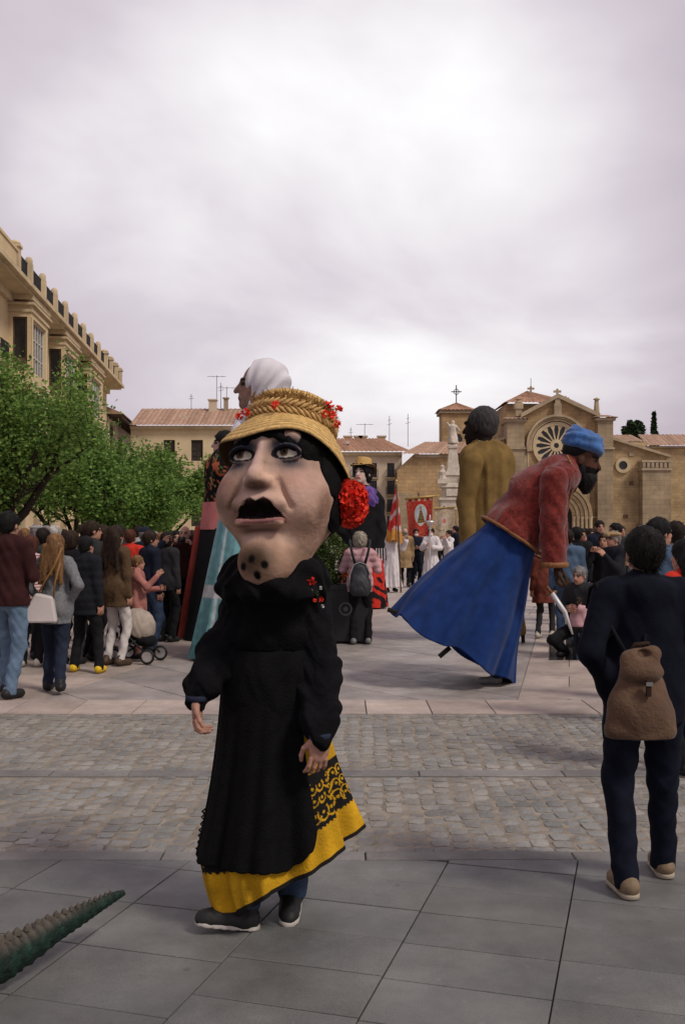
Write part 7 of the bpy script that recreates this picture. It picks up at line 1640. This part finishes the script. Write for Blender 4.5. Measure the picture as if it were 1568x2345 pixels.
g = SDF(c_(480, 1250, -0.7), c_(700, 960, 0.7), 0.03); lo_, hi_ = np.minimum(c_(490, 1250, -0.7), c_(690, 960, 0.7)), np.maximum(c_(490, 1250, -0.7), c_(690, 960, 0.7)); g = SDF(lo_, hi_, 0.026)
g.cone(c_(585, 1010, -0.25), c_(585, 1010, 0.25), 0.22, 0.22, 0.1); g.cone(c_(585, 1020), c_(585, 1190), 0.33, 0.36, 0.1, sq=(1, 1.1, 1)); g.fold(0.015, 6, 6, 8, 2); obj('bodice', g.mesh('bodice'), cloth('teal_bodice', (0.07, 0.17, 0.18)), VE)
P, u = loft(c_(585, 1140), (0.42, 0, 0), (0, 0.42, 0), c_(588, 1500), (0.86, 0, 0), (0, 0.80, 0), 200, 90, ((16, 0.030), (29, 0.014), (7, 0.02)), seed=2.2); P[-1, :, 2] = np.maximum(P[-1, :, 2], 0.01)
TT = np.linspace(0, 1, 90)[:, None] + 0 * u[None]; UU = u[None] + 0 * TT; C = np.tile(V3(0.155, 0.335, 0.345), (90 * 200, 1)).reshape(90, 200, 3); C = C * (1 + 0.18 * np.sin(16 * UU + 2.2))[..., None]; dk = np.clip((TT - 0.62) * 2.4, 0, 1)[..., None]; C = C * (1 - dk) + C * V3(0.50, 0.68, 0.66) * dk  # fold shade painted along the pleats; colour darker towards the hem
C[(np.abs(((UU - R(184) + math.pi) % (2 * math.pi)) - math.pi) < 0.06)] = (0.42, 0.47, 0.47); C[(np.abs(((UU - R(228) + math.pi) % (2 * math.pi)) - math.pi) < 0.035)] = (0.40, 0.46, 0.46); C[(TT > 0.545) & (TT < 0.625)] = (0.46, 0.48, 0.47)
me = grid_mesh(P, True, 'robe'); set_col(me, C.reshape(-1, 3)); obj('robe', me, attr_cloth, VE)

# ---- giantess in black embroidered shawl with pink sash
GD4 = 15.4; BK = empty('shawl_giantess', (X_(528, GD4), GD4, 0), 0, 'giantess in black embroidered shawl, pink sash and red-edged black skirt at left', 'giant figure')
c_ = lambda xd, yd, dy=0.0: pxv(xd, yd, GD4 + dy)
hc4 = c_(511, 1016); HR4 = rot3(-80, 0); k4 = 1.6; hd4 = giant_head(BK, hc4, HR4, k4, (0.44, 0.31, 0.26), female=True, h=0.015, ears=False); make_hair(hd4, hc4, HR4, k4, ('short', h_black), 0.018)
emb = (rng.uniform(0, 6.283, 90), rng.uniform(0.10, 0.95, 90))
def shawl():
    g = SDF(*sorted_box(c_(455, 1165, -0.6), c_(605, 1030, 0.6)), 0.018)
    g.cone(c_(528, 1075, -0.25), c_(528, 1075, 0.25), 0.30, 0.30, 0.1); g.cone(c_(528, 1080), c_(528, 1190), 0.40, 0.41, 0.1); g.fold(0.012, 6, 6, 9, 3); g.below(c_(0, 1152)[2])
    me = g.mesh('shawl'); V = verts_of(me).astype(float); C = np.tile(V3(0.008, 0.007, 0.008), (len(V), 1)); n1 = vnoise(V, 16, 6); n2 = vnoise(V, 38, 7)
    C[(n1 > 0.22) & (n2 > 0.10)] = (0.36, 0.10, 0.045); C[(n1 > 0.22) & (n2 < -0.35)] = (0.06, 0.10, 0.03); C[(n1 < -0.45) & (n2 > 0.35)] = (0.30, 0.19, 0.07); set_col(me, C); obj('shawl', me, attr_cloth, BK)
def sorted_box(a, b_): return np.minimum(a, b_), np.maximum(a, b_)
shawl()
P, u = loft(c_(528, 1150), (0.425, 0, 0), (0, 0.42, 0), c_(528, 1212), (0.47, 0, 0), (0, 0.45, 0), 90, 14, ((11, 0.012),)); obj('sash', grid_mesh(P, True, 'sash'), cloth('pink_sash', (0.46, 0.155, 0.145), var=0.15), BK)
P, u = loft(c_(528, 1205), (0.455, 0, 0), (0, 0.44, 0), c_(528, 1462), (0.735, 0, 0), (0, 0.7, 0), 160, 60, ((9, 0.02),)); P[-1, :, 2] = np.maximum(P[-1, :, 2], 0.01); obj('skirt', grid_mesh(P, True, 'skirt'), black, BK)
i_ = int(160 * 186 / 360)
m = MB(); pl = [P[j, i_] * 1.0 + V3(-0.02, -0.03, 0) for j in range(0, 60, 3)] + [P[59, i_] + V3(-0.02, -0.03, 0)]; rows = np.array([[p + V3(-0.055, -0.012, 0), p + V3(0.0, -0.03, 0), p + V3(0.05, -0.035, 0)] for p in pl]); me = grid_mesh(rows, False, 'edging'); o = obj('skirt_edging', me, cloth('red_edging', (0.30, 0.055, 0.040), var=0.2), BK); md = o.modifiers.new('thickness', 'SOLIDIFY'); md.thickness = 0.015

# ---- giantess with small straw hat, black jacket and red skirt
GD5 = 21.5; HG = empty('hatted_giantess', (X_(828, GD5), GD5, 0), 0, 'giantess with small straw hat, purple scarf and black jacket above the pink jacket', 'giant figure')
c_ = lambda xd, yd, dy=0.0: pxv(xd, yd, GD5 + dy)
hc5 = c_(829, 1083); HR5 = rot3(-28, -3); k5 = 2.05; hd5 = giant_head(HG, hc5, HR5, k5, (0.60, 0.45, 0.38), female=True, h=0.016, lips=(0.42, 0.03, 0.03)); make_hair(hd5, hc5, HR5, k5, ('bob', h_black), 0.02, 2)
hc5h = hc5 + HR5 @ V3(0, 0.02, 0.075) * k5
hat5 = straw_hat(HG, 0.185, 0.285, 0.18, lambda L: (np.asarray(L, float) @ (HR5 @ rot3(0, -6)).T + hc5h), lambda t, ph: t ** 1.2 * (-0.04 - 0.06 * np.sin(ph) + 0.05 * np.cos(2 * ph)), nphi=60, nr=25)
g = SDF(*sorted_box(c_(765, 1275, -0.6), c_(895, 1100, 0.6)), 0.024); g.cone(c_(805, 1150), c_(852, 1150), 0.24, 0.24, 0.1); g.cone(c_(828, 1150), c_(826, 1300), 0.40, 0.43, 0.1, sq=(1, 0.8, 1)); g.cone(c_(866, 1150, -0.05), c_(870, 1215, -0.1), 0.14, 0.13, 0.05); g.cone(c_(870, 1215, -0.1), c_(866, 1262, -0.2), 0.13, 0.12, 0.05); g.cone(c_(790, 1150, -0.05), c_(782, 1215, -0.1), 0.14, 0.13, 0.05); g.fold(0.012, 6, 6, 9, 1); g.below(c_(0, 1262)[2]); obj('jacket', g.mesh('jacket'), black, HG)
g = SDF(*sorted_box(c_(800, 1170, -0.6), c_(872, 1110, 0.5)), 0.018); g.cone(c_(818, 1132, -0.05), c_(846, 1132, -0.1), 0.17, 0.17, 0.05); g.ell(c_(848, 1146, -0.25), (0.16, 0.1, 0.15), 0.05); g.fold(0.022, 14, 14, 18, 2); obj('scarf', g.mesh('scarf'), cloth('purple_scarf', (0.13, 0.075, 0.26), var=0.3), HG)
P, u = loft(c_(828, 1255), (0.42, 0, 0), (0, 0.36, 0), c_(828, 1388), (0.56, 0, 0), (0, 0.5, 0), 140, 60, ((13, 0.035), (23, 0.015)), seed=1)
TT = np.linspace(0, 1, 60)[:, None] + 0 * u[None]; C = np.tile(V3(0.46, 0.028, 0.018), (60 * 140, 1)).reshape(60, 140, 3); pn = vnoise(P.reshape(-1, 3), 14, 9).reshape(60, 140); C[(TT > 0.48) & (pn > -0.12)] = (0.012, 0.010, 0.010); me = grid_mesh(P, True, 'skirt'); set_col(me, C.reshape(-1, 3)); obj('skirt', me, attr_cloth, HG)
for i in range(9):
    xq = 858 + i * 3; m = MB(); m.tube([c_(xq, 1255, -0.4), c_(xq + 1, 1275 + 4 * (i % 3), -0.42)], 0.012, 4); m.build('fringe', white_c if i % 2 else black, HG)
hv, hf = place_hand(HAND_REST, c_(866, 1264, -0.22), (0, -0.1, -1), (-1, 0, 0), False, 1.8); me = np_mesh('hand', hv, hf); set_col(me, np.tile(V3(0.4, 0.24, 0.19), (len(hv), 1))); obj('hand', me, paintm, HG)
for fx in (800, 828, 856):
    m = MB(); m.tube([c_(fx, 1370, 0), V3(X_(fx, GD5), GD5, 0)], 0.03, 6); m.build('frame_pole', MATS['pole_dark'], HG)

# ================================================================== BANNERS, PLANTERS, SMALL THINGS
gilt = material('gilt_pole', (0.40, 0.27, 0.09), rough=0.45, var=0.3, metal=0.3); woodp = material('pole_wood', (0.10, 0.06, 0.035), rough=0.6); silver = material('silver_metal', (0.55, 0.54, 0.52), rough=0.35, metal=0.7, var=0.2)
def cloth_sheet(name, corners, nu, nv, parent, paint, amp=0.03, dag=0, mat=attr_cloth, seed=0):
    """hanging cloth from four corners (top left, top right, bottom right, bottom left) with soft waves; paint(u, v) gives colours"""
    tl, tr, brr, bl = [np.array(c, float) for c in corners]; u = np.linspace(0, 1, nu)[None, :]; v = np.linspace(0, 1, nv)[:, None]
    vv = v * (1 - (dag * (0.5 - np.abs(((u * 3) % 1) - 0.5)) * -1 + dag * 0.5) * 0 )
    P = (tl * ((1 - u) * (1 - v))[..., None] + tr * (u * (1 - v))[..., None] + brr * (u * v)[..., None] + bl * ((1 - u) * v)[..., None])
    if dag: P[..., 2] -= (v ** 8) * dag * (1 - np.abs(((u * 3) % 1) * 2 - 1))
    P[..., 1] += amp * np.sin(9 * u + seed + 2 * v) * (0.3 + v)
    me = grid_mesh(P, False, name); set_col(me, paint(u + 0 * v, v + 0 * u).reshape(-1, 3)); o = obj(name, me, mat, parent); md = o.modifiers.new('thickness', 'SOLIDIFY'); md.thickness = 0.012; return o
def cells(u, v, fu, fv, seed): return np.sin(fu * u + 2.2 * np.sin(fv * v + seed)) * np.sin(fv * v + 2.0 * np.cos(fu * u * 0.8 + seed))
DB = 33.0
BN = empty('red_banner', (X_(955, DB), DB, 0), 0, 'red procession banner with gold scrolls and an oval portrait of a mitred figure', 'banner')
def red_paint(u, v):
    C = np.tile(V3(0.33, 0.022, 0.018), (*u.shape, 1)); s = cells(u, v, 34, 44, 1.0); rim = (u < 0.07) | (u > 0.93) | (v > 0.9)
    C[(np.abs(s) < 0.10) & ((np.hypot((u - 0.55) / 0.30, (v - 0.46) / 0.36)) > 1)] = (0.42, 0.17, 0.10)
    C[(v < 0.10) & (((u * 4.5) % 1) < 0.38)] = (0.42, 0.33, 0.20)
    r_ = np.hypot((u - 0.54) / 0.235, (v - 0.48) / 0.27); C[r_ < 1.1] = (0.40, 0.33, 0.22); C[r_ < 1.0] = (0.36, 0.41, 0.43)
    fig = (np.abs(u - 0.54) < 0.03 + 0.13 * np.clip((v - 0.33) / 0.35, 0, 1)) & (v > 0.30) & (v < 0.70); C[fig] = (0.16, 0.095, 0.035); C[(np.hypot((u - 0.54) / 0.045, (v - 0.335) / 0.04) < 1)] = (0.30, 0.17, 0.11); C[(np.abs(u - 0.54) < 0.035 - 0.25 * (0.30 - v) * 0.3) & (v > 0.25) & (v < 0.30)] = (0.20, 0.13, 0.06); C[fig & (np.abs(((v * 14) % 1) - 0.5) < 0.12)] = (0.05, 0.035, 0.02)
    return C
q = lambda xd, yd, d=DB: pxv(xd, yd, d)
cloth_sheet('banner_cloth', (q(929, 1141), q(990, 1137), q(988, 1216), q(936, 1226)), 90, 110, BN, red_paint, 0.05, dag=0.28)
m = MB(); m.tube([q(926, 1142, DB - 0.03), q(1006, 1134, DB - 0.03)], 0.035, 6); m.build('crossbar', gilt, BN, smooth=True)
m = MB(); m.tube([V3(X_(962, DB), DB + 0.1, 0.9), q(958, 1128, DB + 0.1)], 0.035, 6); m.build('pole', woodp, BN, smooth=True)
DW = 37.0
WB = empty('pale_banner', (X_(1016, DW), DW, 0), 0, 'pale cream banner with gold embroidery and small red oval, right of the red banner', 'banner')
def pale_paint(u, v):
    C = np.tile(V3(0.50, 0.41, 0.30), (*u.shape, 1)); s = cells(u, v, 30, 36, 2.0); C[np.abs(s) < 0.13] = (0.30, 0.20, 0.09); r_ = np.hypot((u - 0.48) / 0.17, (v - 0.6) / 0.23); C[r_ < 1] = (0.48, 0.40, 0.36); C[r_ < 0.5] = (0.42, 0.13, 0.08); return C
q = lambda xd, yd, d=DW: pxv(xd, yd, d)
cloth_sheet('banner_cloth', (q(994, 1164), q(1040, 1161), q(1039, 1211), q(997, 1213)), 70, 80, WB, pale_paint, 0.04)
cloth_sheet('lower_cloth', (q(994, 1214), q(1038, 1213), q(1036, 1254), q(998, 1254)), 60, 60, WB, pale_paint, 0.04, seed=1)
m = MB(); m.tube([q(991, 1164, DW - 0.03), q(1044, 1160, DW - 0.03)], 0.03, 6); m.build('crossbar', gilt, WB); m = MB(); m.tube([V3(X_(1016, DW), DW + 0.1, 0.0), q(1016, 1158, DW + 0.1)], 0.03, 6); m.build('pole', woodp, WB)
DW2 = 40.0; WB2 = empty('beige_banner', (X_(1052, DW2), DW2, 0), 0, 'plain beige banner half hidden by the suited giant', 'banner'); q = lambda xd, yd, d=DW2: pxv(xd, yd, d)
cloth_sheet('banner_cloth', (q(1030, 1166), q(1066, 1164), q(1066, 1236), q(1034, 1236)), 50, 60, WB2, lambda u, v: np.where((np.abs(cells(u, v, 24, 40, 3)) < 0.1)[..., None], V3(0.26, 0.17, 0.08), V3(0.36, 0.27, 0.16)), 0.03)
m = MB(); m.tube([V3(X_(1050, DW2), DW2 + 0.1, 0.0), q(1050, 1160, DW2 + 0.1)], 0.03, 6); m.build('pole', woodp, WB2)
DF = 26.6; FG = empty('red_flag', (X_(912, DF), DF, 0), 0, 'furled red flag with white and gold on a tall pole beside the robed person', 'flag'); q = lambda xd, yd, d=DF: pxv(xd, yd, d)
def flag_paint(u, v): C = np.tile(V3(0.46, 0.035, 0.03), (*u.shape, 1)); C[(np.sin(20 * v + 6 * u) > 0.55)] = (0.52, 0.36, 0.34); C[v > 0.78] = (0.48, 0.22, 0.05); return C
P = []; 
for j in range(40):
    t = j / 39; c = q(905 - 2 * t + 2, 1118 + 122 * t); w = (0.03 + 0.20 * t) * (1 - 0.25 * t); uu = np.linspace(0, 2 * math.pi, 24, endpoint=False); k_ = 1 + 0.35 * np.sin(4 * uu + 3 * t) * t; P.append(np.stack([c[0] - 0.04 * t + w * np.cos(uu) * k_, c[1] + 0.6 * w * np.sin(uu) * k_, c[2] + 0.05 * np.sin(3 * uu) * t], 1))
P = np.array(P); me = grid_mesh(P, True, 'flag_cloth'); U_, V_ = np.meshgrid(np.linspace(0, 1, 24), np.linspace(0, 1, 40)); set_col(me, flag_paint(U_, V_).reshape(-1, 3)); obj('flag_cloth', me, attr_cloth, FG)
m = MB(); m.tube([V3(X_(917, DF), DF - 0.15, 0.0), q(907, 1108, DF - 0.1)], 0.025, 6); m.build('pole', woodp, FG); m = MB(); m.lathe([(0.0, 0.14), (0.03, 0.08), (0.012, 0.02), (0.03, 0.0)], tuple(q(907, 1108, DF - 0.1)), 8); m.build('finial', gilt, FG)
DL = 28.6; CS = empty('candle_staff', (X_(980, DL), DL, 0), 0, 'tall silver candle staff held by the robed person in white', 'staff'); q = lambda xd, yd, d=DL: pxv(xd, yd, d)
m = MB(); m.tube([V3(X_(983, DL), DL, 0.0), q(984, 1212)], 0.022, 6); m.build('shaft', silver, CS)
m = MB(); c = q(984, 1212); m.lathe([(0.03, 0), (0.06, 0.03), (0.03, 0.07), (0.08, 0.12), (0.10, 0.17), (0.14, 0.20), (0.14, 0.24), (0.02, 0.26)], tuple(c), 14); m.build('candle_cup', silver, CS, smooth=True)
m = MB(); m.tube([c + V3(0, 0, 0.25), c + V3(0, 0, 0.42)], [0.02, 0.018], 8); m.build('candle', white_c, CS, smooth=True)

# planters with shrubs
planter_m = material('planter_black', (0.012, 0.012, 0.013), rough=0.5, var=0.3, scale=6, spec=0.35)
def planter(loc, w, dpt, hgt, label, emblem=False, rz=0):
    T = empty('planter', loc, rz, label, 'planter', 'black box planters'); m = MB(); m.box(-w / 2, w / 2, -dpt / 2, dpt / 2, 0.04, hgt - 0.06); m.box(-w / 2 - 0.02, w / 2 + 0.02, -dpt / 2 - 0.02, dpt / 2 + 0.02, hgt - 0.06, hgt); m.build('box', planter_m, T, keep=False)
    for sx_ in (-1, 1):
        for sy_ in (-1, 1): m = MB(); m.box(sx_ * (w / 2 - 0.08) - 0.04, sx_ * (w / 2 - 0.08) + 0.04, sy_ * (dpt / 2 - 0.08) - 0.04, sy_ * (dpt / 2 - 0.08) + 0.04, 0, 0.04); m.build('foot', planter_m, T, keep=False)
    m = MB(); m.poly([(-w / 2 + 0.03, -dpt / 2 + 0.03, hgt + 0.003), (w / 2 - 0.03, -dpt / 2 + 0.03, hgt + 0.003), (w / 2 - 0.03, dpt / 2 - 0.03, hgt + 0.003), (-w / 2 + 0.03, dpt / 2 - 0.03, hgt + 0.003)]); m.build('soil', MATS['bark'], T, keep=False)
    if emblem:
        m = MB(); m.lathe([(0.075, -0.012), (0.10, -0.012), (0.10, 0.0)], (w * 0.18, -dpt / 2 - 0.001, hgt * 0.6), 18, axis='y'); m.lathe([(0.0, -0.01), (0.03, -0.01), (0.04, 0.0)], (w * 0.18, -dpt / 2 - 0.001, hgt * 0.6), 10, axis='y'); m.build('emblem', material('emblem_grey', (0.09, 0.09, 0.09), rough=0.5), T, keep=False)
    return T
dp = 14.9; planter((X_(762, dp), dp, 0), 1.05, 0.6, 0.86, 'black box planter with round emblem left of the pink jacket', True)
planter((X_(418, 16.2), 16.2, 0), 1.5, 0.6, 0.72, 'black box planter behind the red-edged black skirt at left')
def conifer(loc, h, r, label, n=7000, z0=0.86):
    T = empty('conifer', (loc[0], loc[1], z0), 0, label, 'shrub'); m = MB(); m.tube([(0, 0, 0), (0, 0, h * 0.8)], [0.03, 0.01], 6); m.build('stem', bark, T, keep=False)
    t = rng.uniform(0.02, 1, n); a = rng.uniform(0, 6.283, n); prof = np.sin(np.clip(t, 0, 1) * math.pi * 0.86 + 0.38) ** 0.8; rr = r * prof * np.sqrt(rng.uniform(0.3, 1, n)) * (1 + 0.22 * np.sin(5 * a + 13 * t)); c = np.stack([rr * np.cos(a), rr * np.sin(a), t * h], 1); obj('foliage', leaves_mesh('foliage', c, 0.022, aspect=0.35), leaf_c, T, keep=False)
conifer((X_(757, dp) - 0.02, dp), 0.82, 0.30, 'bright green clipped conifer in the planter left of the pink jacket'); conifer((X_(737, dp) - 0.12, dp + 0.05), 0.7, 0.26, 'conifer partly hidden behind the giant painted chin')
for i, (xd, hh, lab) in enumerate(((398, 0.35, 'left'), (424, 0.28, 'middle'), (446, 0.32, 'right'))):
    T = empty('potted_plant', (X_(xd, 16.2), 16.2, 0.72), 0, 'low green plant at %s of the planter behind the giantesses' % lab, 'plant'); n = 700; c = rng.normal(size=(n, 3)) * V3(0.14, 0.14, 0.12) + V3(0, 0, hh * 0.5); c[:, 2] = np.abs(c[:, 2]); obj('foliage', leaves_mesh('foliage', c, 0.035), leaf_c, T, keep=False); m = MB(); m.tube([(0, 0, 0), (0, 0, hh * 0.6)], 0.012, 5); m.build('stem', bark, T, keep=False)

# white shoulder bag of the grey coat
bag_m = material('bag_white', (0.50, 0.45, 0.43), rough=0.5, var=0.1, scale=5)
BX = empty('shoulder_bag', (X_(88, 10.05), 10.05, Z_(1425, 10.05)), R(8), 'white shoulder bag with tan strap at the grey coat', 'bag')
m = MB(); m.prism([(-0.19, 0.0), (0.19, 0.0), (0.15, 0.26), (-0.02, 0.30)], -0.06, 0.06); o = m.build('pouch', bag_m, BX, keep=False); bv = o.modifiers.new('round', 'BEVEL'); bv.width = 0.02; bv.segments = 2
m = MB(); m.tube([(-0.0, 0, 0.28), (0.07, -0.02, 0.42), (0.16, -0.05, 0.56), (0.24, -0.02, 0.76)], 0.010, 6); m.tube([(0.15, 0, 0.24), (0.17, -0.04, 0.40), (0.22, -0.03, 0.60)], 0.010, 6); m.build('strap', material('strap_tan', (0.22, 0.11, 0.03), rough=0.6), BX, smooth=True, keep=False)
# backpack of the pink jacket
BQ = empty('backpack', (X_(824, 14.38), 14.36, Z_(1364, 14.38)), 0, 'dark grey sports backpack worn over the pink jacket', 'backpack')
grey_n = material('nylon_grey', (0.035, 0.036, 0.04), rough=0.6, var=0.35, scale=14, bump=0.5, bscale=60)
g = SDF((-0.26, -0.2, -0.03), (0.26, 0.16, 0.58), 0.012); g.cone((0, 0, 0.12), (0, 0, 0.37), 0.165, 0.125, 0.05, sq=(1, 0.62, 1)); g.ell((0, -0.07, 0.15), (0.13, 0.06, 0.13), 0.04); g.fold(0.006, 16, 16, 24, 1); g.below(0.0); obj('pouch', g.mesh('pouch'), grey_n, BQ, keep=False)
m = MB(); m.tube([(-0.155, -0.05, 0.1), (-0.15, -0.06, 0.3), (-0.09, -0.06, 0.45), (0, -0.06, 0.49), (0.09, -0.06, 0.45), (0.15, -0.06, 0.3), (0.155, -0.05, 0.1)], 0.008, 6); m.build('piping', palegrey, BQ, smooth=True, keep=False)
for sx_ in (-1, 1): m = MB(); m.tube([(sx_ * 0.07, 0.02, 0.46), (sx_ * 0.11, 0.0, 0.60), (sx_ * 0.14, 0.03, 0.74), (sx_ * 0.145, 0.12, 0.80)], 0.022, 6); m.build('shoulder_strap', charcoal, BQ, smooth=True, keep=False)
# pushchair
PC = empty('pushchair', (X_(318, 12.6), 12.6, 0), R(-12), 'black pushchair with cream hood beside the white trousers', 'pushchair')
g = SDF((-0.4, -0.35, 0.3), (0.45, 0.35, 0.95), 0.014); g.ell((-0.03, 0, 0.55), (0.30, 0.24, 0.28), 0.02); g.ell((-0.08, 0, 0.48), (0.27, 0.21, 0.26), 0.02, op='c'); g.plane(np.array((-0.55, 0, -0.83)), -0.36); g.fold(0.008, 14, 10, 14, 1); obj('hood', g.mesh('hood'), cloth('cream_hood', (0.36, 0.30, 0.25)), PC, keep=False)
g = SDF((-0.35, -0.3, 0.15), (0.45, 0.3, 0.65), 0.016); g.cone((-0.1, 0, 0.42), (0.15, 0, 0.34), 0.17, 0.13, 0.04, sq=(1, 1.2, 0.8)); g.fold(0.006, 12, 12, 12); obj('seat', g.mesh('seat'), black, PC, keep=False)
m = MB()
for sy_ in (-0.24, 0.24): m.tube([(-0.55, sy_, 0.98), (-0.2, sy_, 0.55), (0.25, sy_, 0.13)], 0.014, 6); m.tube([(0.05, sy_, 0.36), (-0.28, sy_, 0.13)], 0.014, 6)
m.tube([(-0.55, -0.24, 0.98), (-0.55, 0.24, 0.98)], 0.014, 6); m.build('frame', iron, PC, smooth=True, keep=False)
for wx, wy in ((0.25, -0.26), (0.25, 0.26), (-0.28, -0.26), (-0.28, 0.26)):
    m = MB(); m.lathe([(0.088, -0.02), (0.112, -0.02), (0.118, 0.0), (0.112, 0.02), (0.088, 0.02), (0.088, -0.02)], (wx, wy, 0.121), 20, axis='y'); w_ = m.build('wheel', shoem('tyre', (0.012, 0.012, 0.012)), PC, smooth=True, keep=False)
    m = MB(); m.lathe([(0.0, -0.012), (0.07, -0.012), (0.088, -0.016), (0.088, 0.016), (0.07, 0.012), (0.0, 0.012)], (wx, wy, 0.121), 16, axis='y'); m.build('rim', silver, w_, smooth=True, keep=False)
PC.scale = (0.82, 0.82, 0.82)
# phones and cameras held up
def in_hand(T, side, off):
    W_ = wmat(T); w = Vector(T['_wr'][side * 3:side * 3 + 3]) + Vector(T['_fd'][side * 3:side * 3 + 3]) * off; return W_ @ w
phone_m = material('phone_black', (0.008, 0.008, 0.009), rough=0.25, spec=0.5, var=0.1)
def phone(loc, rz, label):
    T = empty('phone', loc, rz, label, 'phone'); m = MB(); m.box(-0.037, 0.037, -0.004, 0.004, -0.075, 0.075); o = m.build('case', phone_m, T, keep=False); bv = o.modifiers.new('round', 'BEVEL'); bv.width = 0.004; m = MB(); m.box(-0.030, -0.010, -0.0075, -0.0042, 0.045, 0.068); m.build('lens_bump', iron, T, keep=False)
phone(in_hand(pr, 0, 0.13), R(195), 'dark phone held up by the person in red top'); phone(in_hand(p3, 0, 0.12), R(180), 'dark phone raised above the striped pink top'); phone(in_hand(p9, 1, 0.12), R(150), 'phone at the end of the outstretched navy sleeve')
def camera_prop(T_, label):
    c = (in_hand(T_, 0, 0.1) + in_hand(T_, 1, 0.1)) / 2; T = empty('photo_camera', c, T_.rotation_euler.z, label, 'camera'); m = MB(); m.box(-0.06, 0.06, -0.02, 0.025, -0.04, 0.04); m.build('housing', phone_m, T, keep=False); m = MB(); m.lathe([(0.034, 0.0), (0.034, -0.06), (0.03, -0.065), (0.0, -0.05)], (0, -0.02, 0), 14, axis='y'); m.build('lens', phone_m, T, smooth=True, keep=False)
camera_prop(p10, 'small camera held at the bald face, left')
# dragon tail at bottom left
TL = empty('dragon_tail', tuple(pxv(60, 2200, 3.75)), 0, 'green ridged tail of a dragon costume pointing up from the bottom left', 'costume tail')
path = [np.array((-2.3, 3.05, 0.30)), np.array((-1.75, 3.25, 0.22)), pxv(-60, 2215, 3.55), pxv(40, 2178, 3.68), pxv(120, 2130, 3.80), pxv(180, 2098, 3.90), pxv(225, 2073, 3.97), pxv(262, 2053, 4.03), pxv(285, 2043, 4.06)]
rad = [0.20, 0.14, 0.084, 0.068, 0.051, 0.038, 0.028, 0.020, 0.011]
def crs(pts, n):                                   # smooth path
    out = []; pts = [pts[0]] + list(pts) + [pts[-1]]
    for i in range(1, len(pts) - 2):
        for k_ in range(n):
            t = k_ / n; p0, p1_, p2_, p3_ = pts[i - 1:i + 3]; out.append(0.5 * ((2 * p1_) + (-p0 + p2_) * t + (2 * p0 - 5 * p1_ + 4 * p2_ - p3_) * t * t + (-p0 + 3 * p1_ - 3 * p2_ + p3_) * t ** 3))
    out.append(pts[-2]); return out
pp = crs(path, 14); rr = [float(q) for q in crs([np.array([r_]) for r_ in rad], 14)]; nu = 48; rows = []; cols = []
for j, p in enumerate(pp):
    t_ = pp[min(j + 1, len(pp) - 1)] - pp[max(j - 1, 0)]; t_ = t_ / np.linalg.norm(t_); a_ = np.cross(t_, V3(0, 0, 1)); a_ /= np.linalg.norm(a_); b2 = np.cross(a_, t_)
    u = np.linspace(0, 2 * math.pi, nu, endpoint=False); k_ = 1 + 0.05 * np.sin(6 * u + (j % 4) * 1.57) + 0.06 * np.sin(j * 1.3) * 0.5; k_ = k_ * (1 + 0.10 * (np.sin(u) > 0.75) * np.sin(j * 1.9))
    rows.append(p + (np.cos(u) * k_ * rr[j])[:, None] * a_ * 0.9 + (np.sin(u) * k_ * rr[j])[:, None] * b2)
    top = np.clip((np.sin(u) - 0.45) / 0.4, 0, 1)[:, None]; base_c = V3(0.005, 0.019, 0.013) * (1 + 0.3 * math.sin(j * 0.9)); fade = min(1, max(0, (j - 60) / 22)); top = top * (1 - fade * 0.85); cols.append(base_c * (1 - top) + V3(0.075, 0.064, 0.05) * (0.8 + 0.35 * math.sin(j * 1.9)) * top)
me = grid_mesh(np.array(rows), True, 'skin'); set_col(me, np.concatenate(cols)); obj('skin', me, material('tail_paint', (0.02, 0.08, 0.04), rough=0.7, var=0.4, scale=18, bump=0.9, bscale=40, attr=True), TL)
for j in range(30, len(pp) - 16, 4):
    p = pp[j]; m = MB(); r0 = rr[j]; m.lathe([(0.30 * r0, 0.0), (0.22 * r0, 0.10 * r0 + 0.008), (0.0, 0.26 * r0 + 0.01)], tuple(p + V3(0, 0, r0 * 0.94)), 7); m.build('spine', material('spine_tan', (0.075, 0.064, 0.05), rough=0.8, var=0.3), TL)
# dark glossy slabs by the right band
m = MB(); P0 = [(X_(1252, GD(1512)), GD(1512)), (X_(1330, GD(1512)), GD(1512)), (X_(1330, GD(1438)), GD(1438)), (X_(1256, GD(1438)), GD(1438))]
wet = material('polished_black_granite', (0.05, 0.045, 0.042), rough=0.12, var=0.3, spec=0.6)
cxm = [(P0[0][0] + P0[1][0]) / 2, (P0[2][0] + P0[3][0]) / 2]
slab('polished_slab', [P0[0], (cxm[0], P0[0][1]), (cxm[1], P0[2][1]), P0[3]], 0.004, wet, plaza, joint=0.012); slab('polished_slab', [(cxm[0], P0[0][1]), P0[1], P0[2], (cxm[1], P0[2][1])], 0.004, wet, plaza, joint=0.012)
for o in list(bpy.data.objects):
    for k_ in ('_hc', '_wr', '_fd', '_sh'):
        if k_ in o: del o[k_]
